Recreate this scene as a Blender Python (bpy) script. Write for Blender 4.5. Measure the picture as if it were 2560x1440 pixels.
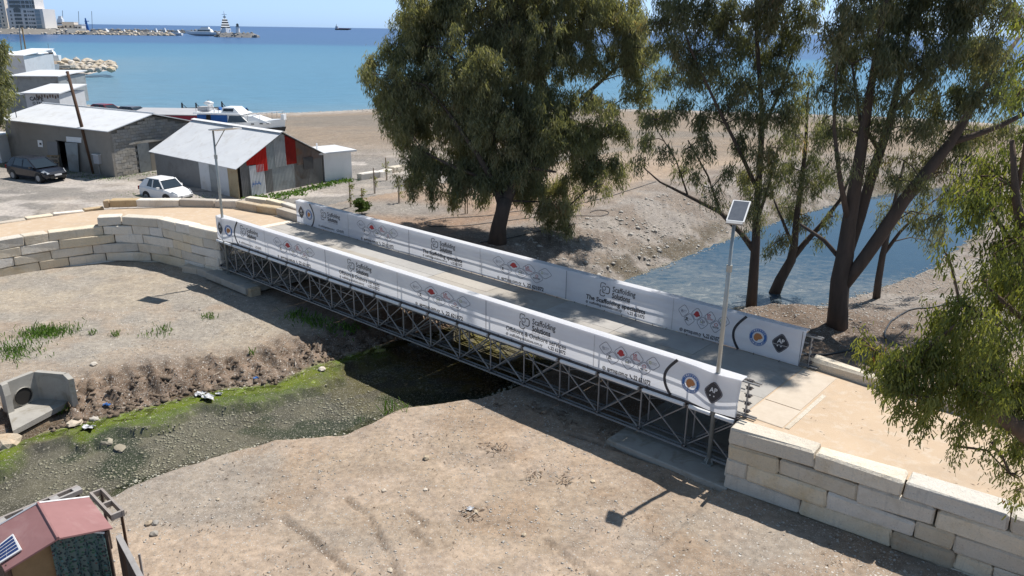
import bpy, bmesh, math, random
import numpy as np
from mathutils import Vector, Matrix

for _o in list(bpy.data.objects):
    bpy.data.objects.remove(_o)
SC = bpy.context.scene
R = math.radians

# ---------------------------------------------------------------- camera
F, HOR, ROLL, HC = 1930.0, 75.0, 0.0144, 9.6
_p = math.atan((720 - HOR) * math.cos(math.atan(ROLL)) / F)
FW = np.array([0, math.cos(_p), -math.sin(_p)])
_r = np.array([1.0, 0, 0]); _u = np.cross(_r, FW); _a = math.atan(ROLL)
IX = math.cos(_a) * _r + math.sin(_a) * _u
IY = math.sin(_a) * _r - math.cos(_a) * _u
CAMP = np.array([0, 0, HC])
cam = bpy.data.cameras.new('camera'); cam.sensor_width = 36; cam.lens = 36 * F / 2560
cam.clip_start = .3; cam.clip_end = 60000
camo = bpy.data.objects.new('camera', cam); SC.collection.objects.link(camo)
_m = Matrix.Identity(4)
for _i in range(3):
    _m[_i][0], _m[_i][1], _m[_i][2], _m[_i][3] = IX[_i], -IY[_i], -FW[_i], CAMP[_i]
camo.matrix_world = _m
SC.camera = camo

# ---------------------------------------------------------------- light
SUN_EL, SUN_AZ = 61.0, 49.0
w = bpy.data.worlds.new("World"); SC.world = w; w.use_nodes = True
_nt = w.node_tree
_s = _nt.nodes.new('ShaderNodeTexSky'); _s.sky_type = 'NISHITA'; _s.sun_disc = False
_s.sun_elevation = R(SUN_EL); _s.sun_rotation = R(SUN_AZ); _s.altitude = 10; _s.air_density = 1.0; _s.dust_density = .3; _s.ozone_density = 1.0
_bg = _nt.nodes['Background']; _bg.inputs[1].default_value = .09
# the sky's own brightness, with the milky even blue of this day
_bw = _nt.nodes.new('ShaderNodeRGBToBW'); _nt.links.new(_s.outputs[0], _bw.inputs[0])
_tn = _nt.nodes.new('ShaderNodeMix'); _tn.data_type = 'RGBA'; _tn.blend_type = 'MULTIPLY'; _tn.inputs[0].default_value = 1
_tn.inputs[7].default_value = (.66, 1.03, 1.58, 1); _nt.links.new(_bw.outputs[0], _tn.inputs[6])
_mx = _nt.nodes.new('ShaderNodeMix'); _mx.data_type = 'RGBA'; _mx.inputs[0].default_value = .15
_nt.links.new(_tn.outputs[2], _mx.inputs[6]); _nt.links.new(_s.outputs[0], _mx.inputs[7]); _nt.links.new(_mx.outputs[2], _bg.inputs[0])
sl = bpy.data.lights.new('sun', 'SUN'); sl.energy = 4.8; sl.angle = R(.53); sl.color = (1, .955, .89)
so = bpy.data.objects.new('sun', sl); SC.collection.objects.link(so)
TOSUN = Vector((math.cos(R(SUN_EL)) * math.sin(R(SUN_AZ)), math.cos(R(SUN_EL)) * math.cos(R(SUN_AZ)), math.sin(R(SUN_EL))))
so.rotation_euler = TOSUN.to_track_quat('Z', 'Y').to_euler(); so.location = (0, 0, 60)
SC.view_settings.view_transform = 'Standard'; SC.view_settings.look = 'None'
SC.view_settings.gamma = 1; SC.view_settings.use_curve_mapping = False
SC.view_settings.exposure = 0.30
SC.render.engine = 'CYCLES'
SC.cycles.max_bounces = 8; SC.cycles.transparent_max_bounces = 12; SC.cycles.caustics_reflective = False; SC.cycles.caustics_refractive = False
SC.cycles.sample_clamp_indirect = 6

# ---------------------------------------------------------------- where things stand (metres; camera over the origin)
def ray(x, y): return FW * F + IX * (x - 1280) + IY * (y - 720)
def at(x, y, z=0.0):
    d = ray(x, y); return CAMP + d * ((z - HC) / d[2])
def far(x, y, Y):
    d = ray(x, y); return CAMP + d * (Y / d[1])
def proj(p):
    d = np.asarray(p, float) - CAMP; k = d @ FW
    return 1280 + F * (d @ IX) / k, 720 + F * (d @ IY) / k
def zat(p, y):
    lo, hi = -12.0, 80.0
    for _ in range(50):
        m = (lo + hi) / 2
        if proj((p[0], p[1], m))[1] > y: lo = m
        else: hi = m
    return lo
N0 = at(548, 592); N1 = at(1850, 1042)
BU = N1 - N0; BL = float(np.linalg.norm(BU)); BU = BU / BL; BN = np.array([-BU[1], BU[0], 0])
UP = np.array([0, 0, 1.0])
BW = 4.3
def BR(s, t, z): return N0 + BU * s + BN * t + UP * z
WATER, SEA = -2.3, -3.0

# ---------------------------------------------------------------- helpers
OFF = {}
def _link(o): SC.collection.objects.link(o)
def thing(name, label, cat, loc=(0, 0, 0), group=None, kind=None):
    o = bpy.data.objects.new(name, None); _link(o); o.location = tuple(float(v) for v in loc); o.empty_display_size = .2
    o['label'] = label; o['category'] = cat
    if group: o['group'] = group
    if kind: o['kind'] = kind
    OFF[o.name] = np.array(o.location)
    return o
def tag(o, label, cat, group=None, kind=None):
    o['label'] = label; o['category'] = cat
    if group: o['group'] = group
    if kind: o['kind'] = kind
    return o
def mkobj(name, me, mat, parent=None, smooth=False, world=True):
    o = bpy.data.objects.new(name, me); _link(o)
    if mat is not None:
        for m in (mat if isinstance(mat, (list, tuple)) else [mat]): me.materials.append(m)
    if parent is not None:
        o.parent = parent
        OFF[o.name] = OFF[parent.name]
        if world:
            off = OFF[parent.name]
            if off.any(): me.transform(Matrix.Translation(-Vector(off)))
    else: OFF[o.name] = np.zeros(3)
    if smooth:
        me.polygons.foreach_set('use_smooth', np.ones(len(me.polygons), dtype=bool))
    return o
def nrm(v):
    v = np.asarray(v, float); return v / (np.linalg.norm(v) + 1e-12)
class MB:
    def __init__(s): s.v = []; s.f = []; s.mi = []; s.m = 0
    def add(s, vs, fs):
        b = len(s.v); s.v += [tuple(map(float, p)) for p in vs]; s.f += [[i + b for i in f] for f in fs]; s.mi += [s.m] * len(fs)
    def ob(s, o, u, v, w):
        o, u, v, w = (np.asarray(q, float) for q in (o, u, v, w))
        p = [o, o + u, o + u + v, o + v]; p += [q + w for q in p]
        s.add(p, [(0, 3, 2, 1), (4, 5, 6, 7), (0, 1, 5, 4), (1, 2, 6, 5), (2, 3, 7, 6), (3, 0, 4, 7)]); return s
    def box(s, c, d, rz=0.0):
        ca, sa = math.cos(rz), math.sin(rz)
        u = np.array([ca, sa, 0]) * d[0]; v = np.array([-sa, ca, 0]) * d[1]; w_ = np.array([0, 0, d[2]])
        return s.ob(np.asarray(c, float) - u / 2 - v / 2 - w_ / 2, u, v, w_)
    def tube(s, pts, r, n=8, cap=True, r2=None):
        pts = [np.asarray(p, float) for p in pts]; k = len(pts)
        rs = list(r) if hasattr(r, '__len__') else [r + ((r2 if r2 is not None else r) - r) * i / max(1, k - 1) for i in range(k)]
        vs = []; ref = None
        for i, p in enumerate(pts):
            t = nrm(pts[min(i + 1, k - 1)] - pts[max(i - 1, 0)])
            if ref is None: ref = np.array([0, 0, 1.0]) if abs(t[2]) < .9 else np.array([1.0, 0, 0])
            a = nrm(np.cross(t, ref)); b = np.cross(a, t); ref = b
            vs += [p + (a * math.cos(2 * math.pi * j / n) + b * math.sin(2 * math.pi * j / n)) * rs[i] for j in range(n)]
        fs = [(i * n + j, i * n + (j + 1) % n, (i + 1) * n + (j + 1) % n, (i + 1) * n + j) for i in range(k - 1) for j in range(n)]
        if cap: fs += [tuple(range(n))[::-1], tuple(range((k - 1) * n, k * n))]
        s.add(vs, fs); return s
    def poly(s, pts): s.add(pts, [tuple(range(len(pts)))]); return s
    def prism(s, pts, w_):
        pts = [np.asarray(p, float) for p in pts]; w_ = np.asarray(w_, float); n = len(pts)
        s.add(pts + [p + w_ for p in pts], [tuple(range(n))[::-1], tuple(range(n, 2 * n))] + [(i, (i + 1) % n, (i + 1) % n + n, i + n) for i in range(n)]); return s
    def loft(s, secs, cap=True, close=True):
        n = len(secs[0]); k = len(secs); vs = [p for q in secs for p in q]
        fs = [(i * n + j, i * n + (j + 1) % n, (i + 1) * n + (j + 1) % n, (i + 1) * n + j) for i in range(k - 1) for j in range(n if close else n - 1)]
        if cap: fs += [tuple(range(n))[::-1], tuple(range((k - 1) * n, k * n))]
        s.add(vs, fs); return s
    def block(s, o, u, v, w_, bev=.04, jit=.02, rnd=random):
        # a rough cut stone: eight corners, each cut back along its three edges
        o, u, v, w_ = (np.asarray(q, float) for q in (o, u, v, w_)); ax = [u, v, w_]; ln = [np.linalg.norm(q) for q in ax]
        vs = []; idx = {}
        for c in range(8):
            e = [(c >> k) & 1 for k in range(3)]
            cor = o + u * e[0] + v * e[1] + w_ * e[2] + np.array([rnd.uniform(-jit, jit) for _ in range(3)])
            cen = o + (u + v + w_) / 2
            for k in range(3):
                q = cor.copy()
                for m in range(3):
                    if m != k: q = q - nrm(ax[m]) * (1 if e[m] else -1) * min(bev * rnd.uniform(.5, 1.6), ln[m] * .3)
                idx[(c, k)] = len(vs); vs.append(q)
        fs = []
        def cc(a, b, c): return a | b << 1 | c << 2
        for k in range(3):
            m, n2 = [(1, 2), (2, 0), (0, 1)][k]
            # face normal k: needs verts cut along the two other axes => use the vert that stays on the face: cut along m,n2 = index k
            for e in (0, 1):
                q = []
                for a, b in ((0, 0), (1, 0), (1, 1), (0, 1)):
                    bits = [0, 0, 0]; bits[k] = e; bits[m] = a; bits[n2] = b
                    q.append(idx[(cc(*bits), k)])
                fs.append(q if e else q[::-1])
        for k in range(3):      # edges along axis k
            m, n2 = [(1, 2), (2, 0), (0, 1)][k]
            for a in (0, 1):
                for b in (0, 1):
                    c0 = [0, 0, 0]; c0[m] = a; c0[n2] = b; c1 = list(c0); c1[k] = 1
                    q = [idx[(cc(*c0), m)], idx[(cc(*c1), m)], idx[(cc(*c1), n2)], idx[(cc(*c0), n2)]]
                    fs.append(q if (a ^ b) else q[::-1])
        for c in range(8):
            q = [idx[(c, 0)], idx[(c, 1)], idx[(c, 2)]]
            par = (c & 1) ^ ((c >> 1) & 1) ^ ((c >> 2) & 1)
            fs.append(q if par else q[::-1])
        s.add(vs, fs); return s
    def mesh(s, name):
        me = bpy.data.meshes.new(name); me.from_pydata(s.v, [], s.f)
        if any(s.mi): me.polygons.foreach_set('material_index', s.mi)
        me.update(); return me
    def obj(s, name, mat, parent=None, smooth=False, world=True): return mkobj(name, s.mesh(name), mat, parent, smooth, world)
def rock_mesh(mb, c, r, rnd, flat=.7, n=1):
    # an uneven lump
    bm = bmesh.new(); bmesh.ops.create_icosphere(bm, subdivisions=n, radius=1)
    sx, sy, sz = (rnd.uniform(.75, 1.25) for _ in range(3)); a = rnd.uniform(0, 6.28); ca, sa = math.cos(a), math.sin(a)
    vs = []
    for v in bm.verts:
        k = rnd.uniform(.78, 1.15); x, y, z = v.co.x * sx * k, v.co.y * sy * k, v.co.z * sz * k * flat
        vs.append((c[0] + r * (x * ca - y * sa), c[1] + r * (x * sa + y * ca), c[2] + r * z))
    mb.add(vs, [[v.index for v in f.verts] for f in bm.faces]); bm.free()
def np_mesh(name, V, Fc, mat, parent=None, smooth=False, attrs=None):
    me = bpy.data.meshes.new(name); V = np.asarray(V, np.float32); Fc = np.asarray(Fc, np.int32); k = Fc.shape[1]
    if parent is not None: V = V - OFF[parent.name].astype(np.float32)
    me.vertices.add(len(V)); me.vertices.foreach_set('co', V.ravel())
    me.loops.add(Fc.size); me.loops.foreach_set('vertex_index', Fc.ravel())
    me.polygons.add(len(Fc)); me.polygons.foreach_set('loop_start', np.arange(0, Fc.size, k, dtype=np.int32))
    try: me.polygons.foreach_set('loop_total', np.full(len(Fc), k, np.int32))
    except Exception: pass
    for an, arr in (attrs or {}).items():
        if arr.ndim == 1:
            a = me.attributes.new(an, 'FLOAT', 'POINT'); a.data.foreach_set('value', arr.astype(np.float32))
        else:
            a = me.attributes.new(an, 'FLOAT_COLOR', 'POINT'); a.data.foreach_set('color', np.concatenate([arr, np.ones((len(arr), 1))], 1).astype(np.float32).ravel())
    me.update(calc_edges=True); me.validate()
    return mkobj(name, me, mat, parent, smooth, world=False)
def copy_tree(o, parent=None):
    c = o.copy(); _link(c)
    if parent is not None: c.parent = parent
    for ch in list(o.children): copy_tree(ch, c)
    return c
def hsh(ix, iy, seed):
    h = (ix.astype(np.int64) * 374761393 + iy.astype(np.int64) * 668265263 + seed * 974711) & 0x7fffffff
    h = ((h ^ (h >> 13)) * 1274126177) & 0x7fffffff
    return ((h ^ (h >> 16)) & 0xffff) / 65535.0
def vn(x, y, seed=0):
    ix = np.floor(x); iy = np.floor(y); fx = x - ix; fy = y - iy; fx = fx * fx * (3 - 2 * fx); fy = fy * fy * (3 - 2 * fy)
    a = hsh(ix, iy, seed); b = hsh(ix + 1, iy, seed); c = hsh(ix, iy + 1, seed); d = hsh(ix + 1, iy + 1, seed)
    return (a + (b - a) * fx) * (1 - fy) + (c + (d - c) * fx) * fy
def fbm(x, y, seed=0, o=4):
    r = 0; k = .5; t = 0
    for i in range(o): r = r + k * vn(x, y, seed + i); t += k; k *= .5; x = x * 2.03 + 11.3; y = y * 2.03 + 5.7
    return r / t
def sst(a, b, x):
    t = np.clip((x - a) / (b - a), 0, 1); return t * t * (3 - 2 * t)
def pldist(x, y, pts, signed=False):
    # distance to a polyline; signed: + on the left of its direction
    best = np.full(x.shape, 1e9); sg = np.ones(x.shape)
    for (ax, ay), (bx, by) in zip(pts[:-1], pts[1:]):
        dx, dy = bx - ax, by - ay; l2 = dx * dx + dy * dy
        t = np.clip(((x - ax) * dx + (y - ay) * dy) / l2, 0, 1)
        d = np.hypot(x - ax - t * dx, y - ay - t * dy); m = d < best - 1e-9
        best = np.where(m, d, best); sg = np.where(m, np.where(dx * (y - ay) - dy * (x - ax) >= 0, 1, -1), sg)
    return best * sg if signed else best
def inpoly(x, y, pts):
    c = np.zeros(x.shape, bool); n = len(pts)
    for i in range(n):
        (ax, ay), (bx, by) = pts[i], pts[(i + 1) % n]
        c ^= ((ay > y) != (by > y)) & (x < (bx - ax) * (y - ay) / (by - ay + 1e-12) + ax)
    return c
def sdpoly(x, y, pts):
    d = pldist(x, y, list(pts) + [pts[0]]); return np.where(inpoly(x, y, pts), -d, d)

# ---------------------------------------------------------------- materials
def nodes(name):
    m = bpy.data.materials.new(name); m.use_nodes = True; nt = m.node_tree; b = nt.nodes['Principled BSDF']
    return m, nt, b
def N(nt, t, **k):
    n = nt.nodes.new(t)
    for a, v in k.items():
        if a.startswith('i_'): n.inputs[int(a[2:]) if a[2:].isdigit() else a[2:]].default_value = v
        else: setattr(n, a, v)
    return n
def c4(c): return (c[0], c[1], c[2], 1)
def mix(nt, fac, a, b, bt='MIX'):
    n = N(nt, 'ShaderNodeMix', data_type='RGBA', blend_type=bt)
    for s, v in ((0, fac), (6, a), (7, b)):
        if hasattr(v, 'is_linked') or hasattr(v, 'links'): nt.links.new(v, n.inputs[s])
        elif s == 0: n.inputs[0].default_value = v
        else: n.inputs[s].default_value = c4(v)
    return n.outputs[2]
def mth(nt, op, a, b=None, clamp=False):
    n = N(nt, 'ShaderNodeMath', operation=op, use_clamp=clamp)
    for i, v in enumerate((a, b)):
        if v is None: continue
        if hasattr(v, 'links'): nt.links.new(v, n.inputs[i])
        else: n.inputs[i].default_value = v
    return n.outputs[0]
def noise(nt, vec, scale, detail=4, rough=.6, dist=0):
    n = N(nt, 'ShaderNodeTexNoise', i_Scale=scale, i_Detail=detail, i_Roughness=rough, i_Distortion=dist)
    if vec is not None: nt.links.new(vec, n.inputs['Vector'])
    return n.outputs[0]
def ramp(nt, v, a, b):
    n = N(nt, 'ShaderNodeMapRange', i_1=a, i_2=b, clamp=True); nt.links.new(v, n.inputs[0]); return n.outputs[0]
def bump(nt, b, h, st, dist=.02):
    n = N(nt, 'ShaderNodeBump', i_Strength=st, i_Distance=dist); nt.links.new(h, n.inputs['Height']); nt.links.new(n.outputs[0], b.inputs['Normal'])
def pos(nt, sc=None):
    o = N(nt, 'ShaderNodeTexCoord').outputs['Object']
    if sc:
        mp = N(nt, 'ShaderNodeMapping'); mp.inputs['Scale'].default_value = sc; nt.links.new(o, mp.inputs[0]); o = mp.outputs[0]
    return o
def mat(name, c1, c2=None, scale=3.0, rough=.8, metal=0.0, bp=0.0, bs=20.0, rnd=0.0, stain=None, sscale=.8, sc=None, spec=None, c3=None, bd=.02, streak=None, pit=0):
    """colour varied by noise, optional stains, relief and a per-object tone"""
    m, nt, b = nodes(name); v = pos(nt, sc)
    b.inputs['Roughness'].default_value = rough; b.inputs['Metallic'].default_value = metal
    if spec is not None: b.inputs['Specular IOR Level'].default_value = spec
    col = None
    if c2 is not None: col = mix(nt, ramp(nt, noise(nt, v, scale, 5, .65), .3, .7), c1, c2)
    if c3 is not None: col = mix(nt, ramp(nt, noise(nt, v, scale * 6, 3, .7), .5, .68), col, c3)
    if stain is not None:
        col = mix(nt, ramp(nt, noise(nt, v, sscale, 4, .7, .6), .52, .75), col if col is not None else c1, stain)
    if streak is not None:      # marks that run down the face
        mp = N(nt, 'ShaderNodeMapping'); mp.inputs['Scale'].default_value = (3.2, 3.2, .55); nt.links.new(v, mp.inputs[0])
        col = mix(nt, ramp(nt, noise(nt, mp.outputs[0], 1.6, 6, .75, .3), .54, .74), col if col is not None else c1, streak)
    if pit:                     # small dark pits and pale scars
        pn = noise(nt, v, 26, 4, .75); col = mix(nt, ramp(nt, pn, .60, .68), col if col is not None else c1, [q * .62 for q in c1]); col = mix(nt, ramp(nt, pn, .42, .34), col, [min(.8, q * 1.2) for q in c1])
    if rnd:
        oi = N(nt, 'ShaderNodeObjectInfo').outputs['Random']
        h = N(nt, 'ShaderNodeHueSaturation'); nt.links.new(mth(nt, 'ADD', mth(nt, 'MULTIPLY', oi, 2 * rnd), 1 - rnd), h.inputs['Value'])
        k2 = N(nt, 'ShaderNodeMath', operation='FRACT'); nt.links.new(mth(nt, 'MULTIPLY', oi, 7.31), k2.inputs[0])
        nt.links.new(mth(nt, 'ADD', mth(nt, 'MULTIPLY', k2.outputs[0], .9), .55), h.inputs['Saturation'])
        if col is not None: nt.links.new(col, h.inputs['Color'])
        else: h.inputs['Color'].default_value = c4(c1)
        col = h.outputs[0]
    if col is not None: nt.links.new(col, b.inputs['Base Color'])
    else: b.inputs['Base Color'].default_value = c4(c1)
    if bp: bump(nt, b, noise(nt, v, bs, 8, .72), bp, bd)
    return m
# ---------------------------------------------------------------- material library
M = {}
M['stone'] = mat('limestone', (.66, .585, .475), (.71, .645, .55), 1.2, .95, bp=1, bs=4, bd=.07, rnd=.13, stain=(.56, .47, .35), sscale=.9, streak=(.53, .485, .42), pit=1)
M['tan_stone'] = mat('tan_limestone', (.48, .38, .27), (.54, .46, .35), 1.4, .95, bp=1, bs=4, bd=.06, rnd=.10, stain=(.42, .29, .17), sscale=1.1, streak=(.40, .32, .24), pit=1)
M['rock'] = mat('rock', (.56, .48, .38), (.46, .40, .32), 1.2, .9, bp=.5, bs=4, rnd=.18, stain=(.33, .26, .19), sscale=.7)
M['grey_rock'] = mat('grey_rock', (.33, .31, .28), (.25, .23, .21), .3, .9, bp=.4, bs=2, rnd=.15)
M['pebble'] = mat('pebble', (.40, .37, .33), (.56, .53, .48), 6, .85, c3=(.24, .21, .18))
M['bedpebble'] = mat('wet_pebble', (.40, .38, .30), (.54, .52, .43), 5, .6, c3=(.22, .20, .13))
M['clod'] = mat('earth_clod', (.19, .14, .10), (.12, .09, .065), 2.5, .95, bp=.6, bs=14, bd=.04)
M['galv'] = mat('galvanised_steel', (.32, .325, .33), (.23, .23, .235), 3, .5, .5, bp=.05, rnd=.12)
M['darksteel'] = mat('dark_steel', (.07, .07, .08), (.11, .10, .10), 6, .5, .5)
M['lamp_pole'] = mat('zinc_pole', (.45, .46, .44), (.36, .37, .35), 2, .45, .6)
M['concrete'] = mat('concrete', (.40, .38, .34), (.32, .30, .27), 1.8, .9, bp=.25, bs=14, stain=(.20, .17, .12), sscale=1.3)
M['deck'] = mat('deck_boards', (.41, .385, .35), (.33, .305, .275), .9, .85, bp=.25, bs=30, rnd=.10, stain=(.23, .21, .185), sscale=.5, c3=(.37, .345, .31))
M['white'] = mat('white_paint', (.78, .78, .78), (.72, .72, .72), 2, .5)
M['gel'] = mat('white_gelcoat', (.80, .80, .79), None, rough=.25)
M['roof'] = mat('white_roof_sheet', (.66, .67, .68), (.58, .59, .61), .8, .6, bp=.06, bs=5, stain=(.52, .51, .50), sscale=1.4)
M['greyroof'] = mat('grey_roof_sheet', (.42, .42, .43), (.36, .36, .38), .8, .7)
M['render'] = mat('cement_render', (.27, .25, .22), (.23, .21, .185), .9, .92, bp=.2, bs=9, stain=(.16, .145, .13), sscale=.7)
M['blockwork'] = mat('concrete_block', (.34, .32, .29), (.28, .265, .24), 2, .92, bp=.3, bs=16, rnd=.14)
M['mortar'] = mat('mortar', (.20, .19, .17), None, rough=.95)
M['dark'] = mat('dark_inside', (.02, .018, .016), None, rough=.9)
M['rubber'] = mat('rubber', (.02, .02, .02), None, rough=.7)
M['wood'] = mat('old_wood', (.10, .065, .048), (.06, .04, .03), 2, .85, bp=.4, bs=12, sc=(1, 1, .15), rnd=.12)
M['plank'] = mat('weathered_plank', (.30, .22, .14), (.22, .16, .10), 3, .85, bp=.2, bs=14, rnd=.2)
M['greywood'] = mat('grey_wood', (.36, .33, .31), (.26, .235, .22), 5, .85, bp=.2, bs=18, rnd=.1)
M['c_grey'] = mat('grey_sheet', (.15, .16, .17), (.19, .20, .21), 1.2, .5, .3, rnd=.08, stain=(.11, .11, .11))
M['c_zinc'] = mat('zinc_sheet', (.33, .35, .35), (.25, .27, .28), 1.6, .6, .2, rnd=.1, stain=(.20, .19, .17))
M['c_old'] = mat('old_zinc_sheet', (.22, .215, .21), (.15, .145, .14), 1.4, .6, .25, rnd=.1, stain=(.12, .09, .07))
M['c_red'] = mat('red_sheet', (.50, .022, .016), (.42, .02, .014), 1.5, .85, .0, spec=.2)
M['c_dred'] = mat('faded_red_sheet', (.26, .02, .016), (.19, .018, .014), 1.5, .9, spec=.15)
M['c_rust'] = mat('rusty_sheet', (.19, .13, .10), (.12, .10, .09), 1.2, .8, .1, rnd=.1, stain=(.20, .09, .05))
M['c_white'] = mat('white_sheet', (.60, .61, .62), (.54, .55, .57), 1, .5, stain=(.45, .44, .43))
M['c_tan'] = mat('yellowed_sheet', (.42, .33, .20), (.36, .27, .15), 2, .7, stain=(.22, .10, .04), sscale=2)
M['glass'] = mat('dark_glass', (.02, .028, .035), None, rough=.06, spec=.8)
M['paleglass'] = mat('sky_glass', (.16, .21, .25), None, rough=.08, spec=.8)
M['blue'] = mat('blue_canvas', (.02, .14, .42), (.015, .10, .34), 2, .7)
M['tarp'] = mat('blue_tarp', (.02, .17, .50), (.015, .10, .32), 3, .5)
M['black'] = mat('black_paint', (.02, .02, .022), (.035, .033, .032), 4, .6)
M['redwall'] = mat('red_wall', (.33, .035, .075), (.27, .03, .06), 1, .8)
M['blueprint'] = mat('blue_ink', (.03, .13, .38), None, rough=.6)
M['ink'] = mat('dark_ink', (.035, .035, .042), None, rough=.6)
M['greyink'] = mat('grey_ink', (.22, .22, .26), None, rough=.6)
M['redink'] = mat('red_ink', (.42, .035, .04), None, rough=.6)
M['orangeink'] = mat('orange_ink', (.50, .22, .08), (.40, .15, .05), 40, .6)
M['whiteink'] = mat('white_ink', (.75, .75, .76), None, rough=.6)
M['greenink'] = mat('olive_ink', (.36, .38, .13), None, rough=.6)
M['cell'] = mat('solar_cell', (.10, .11, .13), (.14, .15, .17), 8, .2, spec=.7)
M['bluecell'] = mat('blue_solar_cell', (.015, .03, .12), (.02, .04, .15), 8, .2, spec=.7)
M['redroof'] = mat('dull_red_board', (.31, .155, .15), (.26, .125, .12), 1.5, .75, stain=(.36, .21, .20), sscale=1.0)
M['hose'] = mat('black_hose', (.025, .025, .027), None, rough=.5)
M['rope'] = mat('litter_white', (.6, .6, .6), (.5, .5, .52), 9, .6)
M['path'] = mat('sand_path', (.545, .415, .29), (.48, .36, .25), .5, .95, bp=.5, bs=25, stain=(.41, .32, .235), sscale=.3, c3=(.55, .45, .345))
M['pale_slab'] = mat('pale_slab', (.50, .42, .33), (.56, .48, .39), 3, .9, bp=.2, bs=20)

def fabric():
    m, nt, b = nodes('banner_fabric')
    v = pos(nt); c = mix(nt, ramp(nt, noise(nt, v, .7, 3), .35, .65), (.85, .86, .89), (.79, .80, .85))
    nt.links.new(c, b.inputs['Base Color']); b.inputs['Roughness'].default_value = .55
    tr = N(nt, 'ShaderNodeBsdfTranslucent'); nt.links.new(c, tr.inputs[0])
    mx = N(nt, 'ShaderNodeMixShader', i_0=.42); nt.links.new(b.outputs[0], mx.inputs[1]); nt.links.new(tr.outputs[0], mx.inputs[2])
    nt.links.new(mx.outputs[0], nt.nodes['Material Output'].inputs[0])
    bump(nt, b, noise(nt, v, 2.5, 4, .6, .5), .45, .07)
    return m
M['fabric'] = fabric()

def leafmat(name, cols, trans=.35):
    m, nt, b = nodes(name)
    a = N(nt, 'ShaderNodeAttribute', attribute_name='tint')
    r = N(nt, 'ShaderNodeValToRGB'); el = r.color_ramp.elements
    while len(el) < len(cols): el.new(.5)
    for i, (p_, c) in enumerate(cols): el[i].position = p_; el[i].color = c4(c)
    nt.links.new(a.outputs['Fac'], r.inputs[0]); nt.links.new(r.outputs[0], b.inputs['Base Color'])
    b.inputs['Roughness'].default_value = .5; b.inputs['Specular IOR Level'].default_value = .35
    tr = N(nt, 'ShaderNodeBsdfTranslucent'); g = N(nt, 'ShaderNodeMix', data_type='RGBA', blend_type='MULTIPLY'); g.inputs[0].default_value = 1
    nt.links.new(r.outputs[0], g.inputs[6]); g.inputs[7].default_value = (1.5, 1.45, .7, 1); nt.links.new(g.outputs[2], tr.inputs[0])
    mx = N(nt, 'ShaderNodeMixShader', i_0=trans); nt.links.new(b.outputs[0], mx.inputs[1]); nt.links.new(tr.outputs[0], mx.inputs[2])
    nt.links.new(mx.outputs[0], nt.nodes['Material Output'].inputs[0]); return m
M['leaf'] = leafmat('gum_leaves', [(0, (.10, .115, .066)), (.3, (.175, .188, .108)), (.6, (.26, .26, .15)), (.85, (.34, .32, .20)), (1, (.36, .20, .11))], .48)
M['leafdark'] = leafmat('dark_gum_leaves', [(0, (.085, .10, .06)), (.4, (.15, .165, .10)), (.7, (.22, .22, .135)), (.9, (.29, .245, .16)), (1, (.34, .17, .11))], .46)
M['leafbright'] = leafmat('fresh_gum_leaves', [(0, (.06, .075, .025)), (.35, (.14, .165, .05)), (.7, (.24, .255, .07)), (.92, (.34, .31, .10)), (1, (.40, .12, .07))], .48)
M['weed'] = leafmat('green_weed', [(0, (.05, .10, .02)), (.5, (.09, .18, .03)), (1, (.16, .26, .05))], .3)
M['pine'] = leafmat('pine_needles', [(0, (.04, .075, .02)), (.5, (.08, .13, .03)), (1, (.15, .2, .05))], .2)
M['dry'] = leafmat('dry_litter', [(0, (.10, .065, .045)), (.5, (.22, .16, .12)), (1, (.42, .36, .29))], .1)
M['bark'] = mat('gum_bark', (.10, .072, .056), (.055, .042, .034), 4, .95, bp=1, bs=7, sc=(1, 1, .22), stain=(.11, .08, .065), sscale=1.2)
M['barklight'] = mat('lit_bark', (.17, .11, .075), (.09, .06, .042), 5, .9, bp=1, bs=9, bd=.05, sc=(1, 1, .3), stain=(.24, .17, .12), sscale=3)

# ---------------------------------------------------------------- lines the land is shaped by
LW = [at(x, y, -.2) for x, y in ((0, 600), (120, 581), (240, 566))] + [at(x, y, .25) for x, y in ((300, 541), (380, 545), (420, 552), (450, 560), (500, 572), (545, 581))]
LW = [p[:2] for p in LW]
d0 = nrm(LW[0] - LW[1]); LW = [LW[0] + d0 * 14, LW[0] + d0 * 5] + LW
PF = [at(x, y, z)[:2] for x, y, z in ((0, 568, -.32), (130, 545, -.22), (258, 522, -.05), (300, 518, 0), (340, 518, 0), (400, 517, 0), (480, 518, 0), (540, 519, 0), (587, 521, 0), (641, 531, 0), (688, 538, 0), (742, 555, 0))]
d1 = nrm(PF[0] - PF[1]); PF = [PF[0] + d1 * 14, PF[0] + d1 * 5] + PF
RW0 = at(1825, 1068, .12)[:2]; RW1 = at(2520, 1285, .12)[:2]; RWD = nrm(RW1 - RW0)
RWL = [RW0, RW0 + RWD * 14]
RF = [at(2012, 915, 0)[:2], at(2220, 982, 0)[:2], at(2540, 1082, 0)[:2]]; RF.append(RF[-1] + nrm(RF[-1] - RF[-2]) * 10)
NEAR = [tuple(p) for p in LW] + [tuple(N0[:2]), tuple(N1[:2])] + [tuple(p) for p in RWL] + [tuple(RWL[-1] + RWD * 30)]
NEAR = [tuple(LW[0] + d0 * 40)] + NEAR
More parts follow.
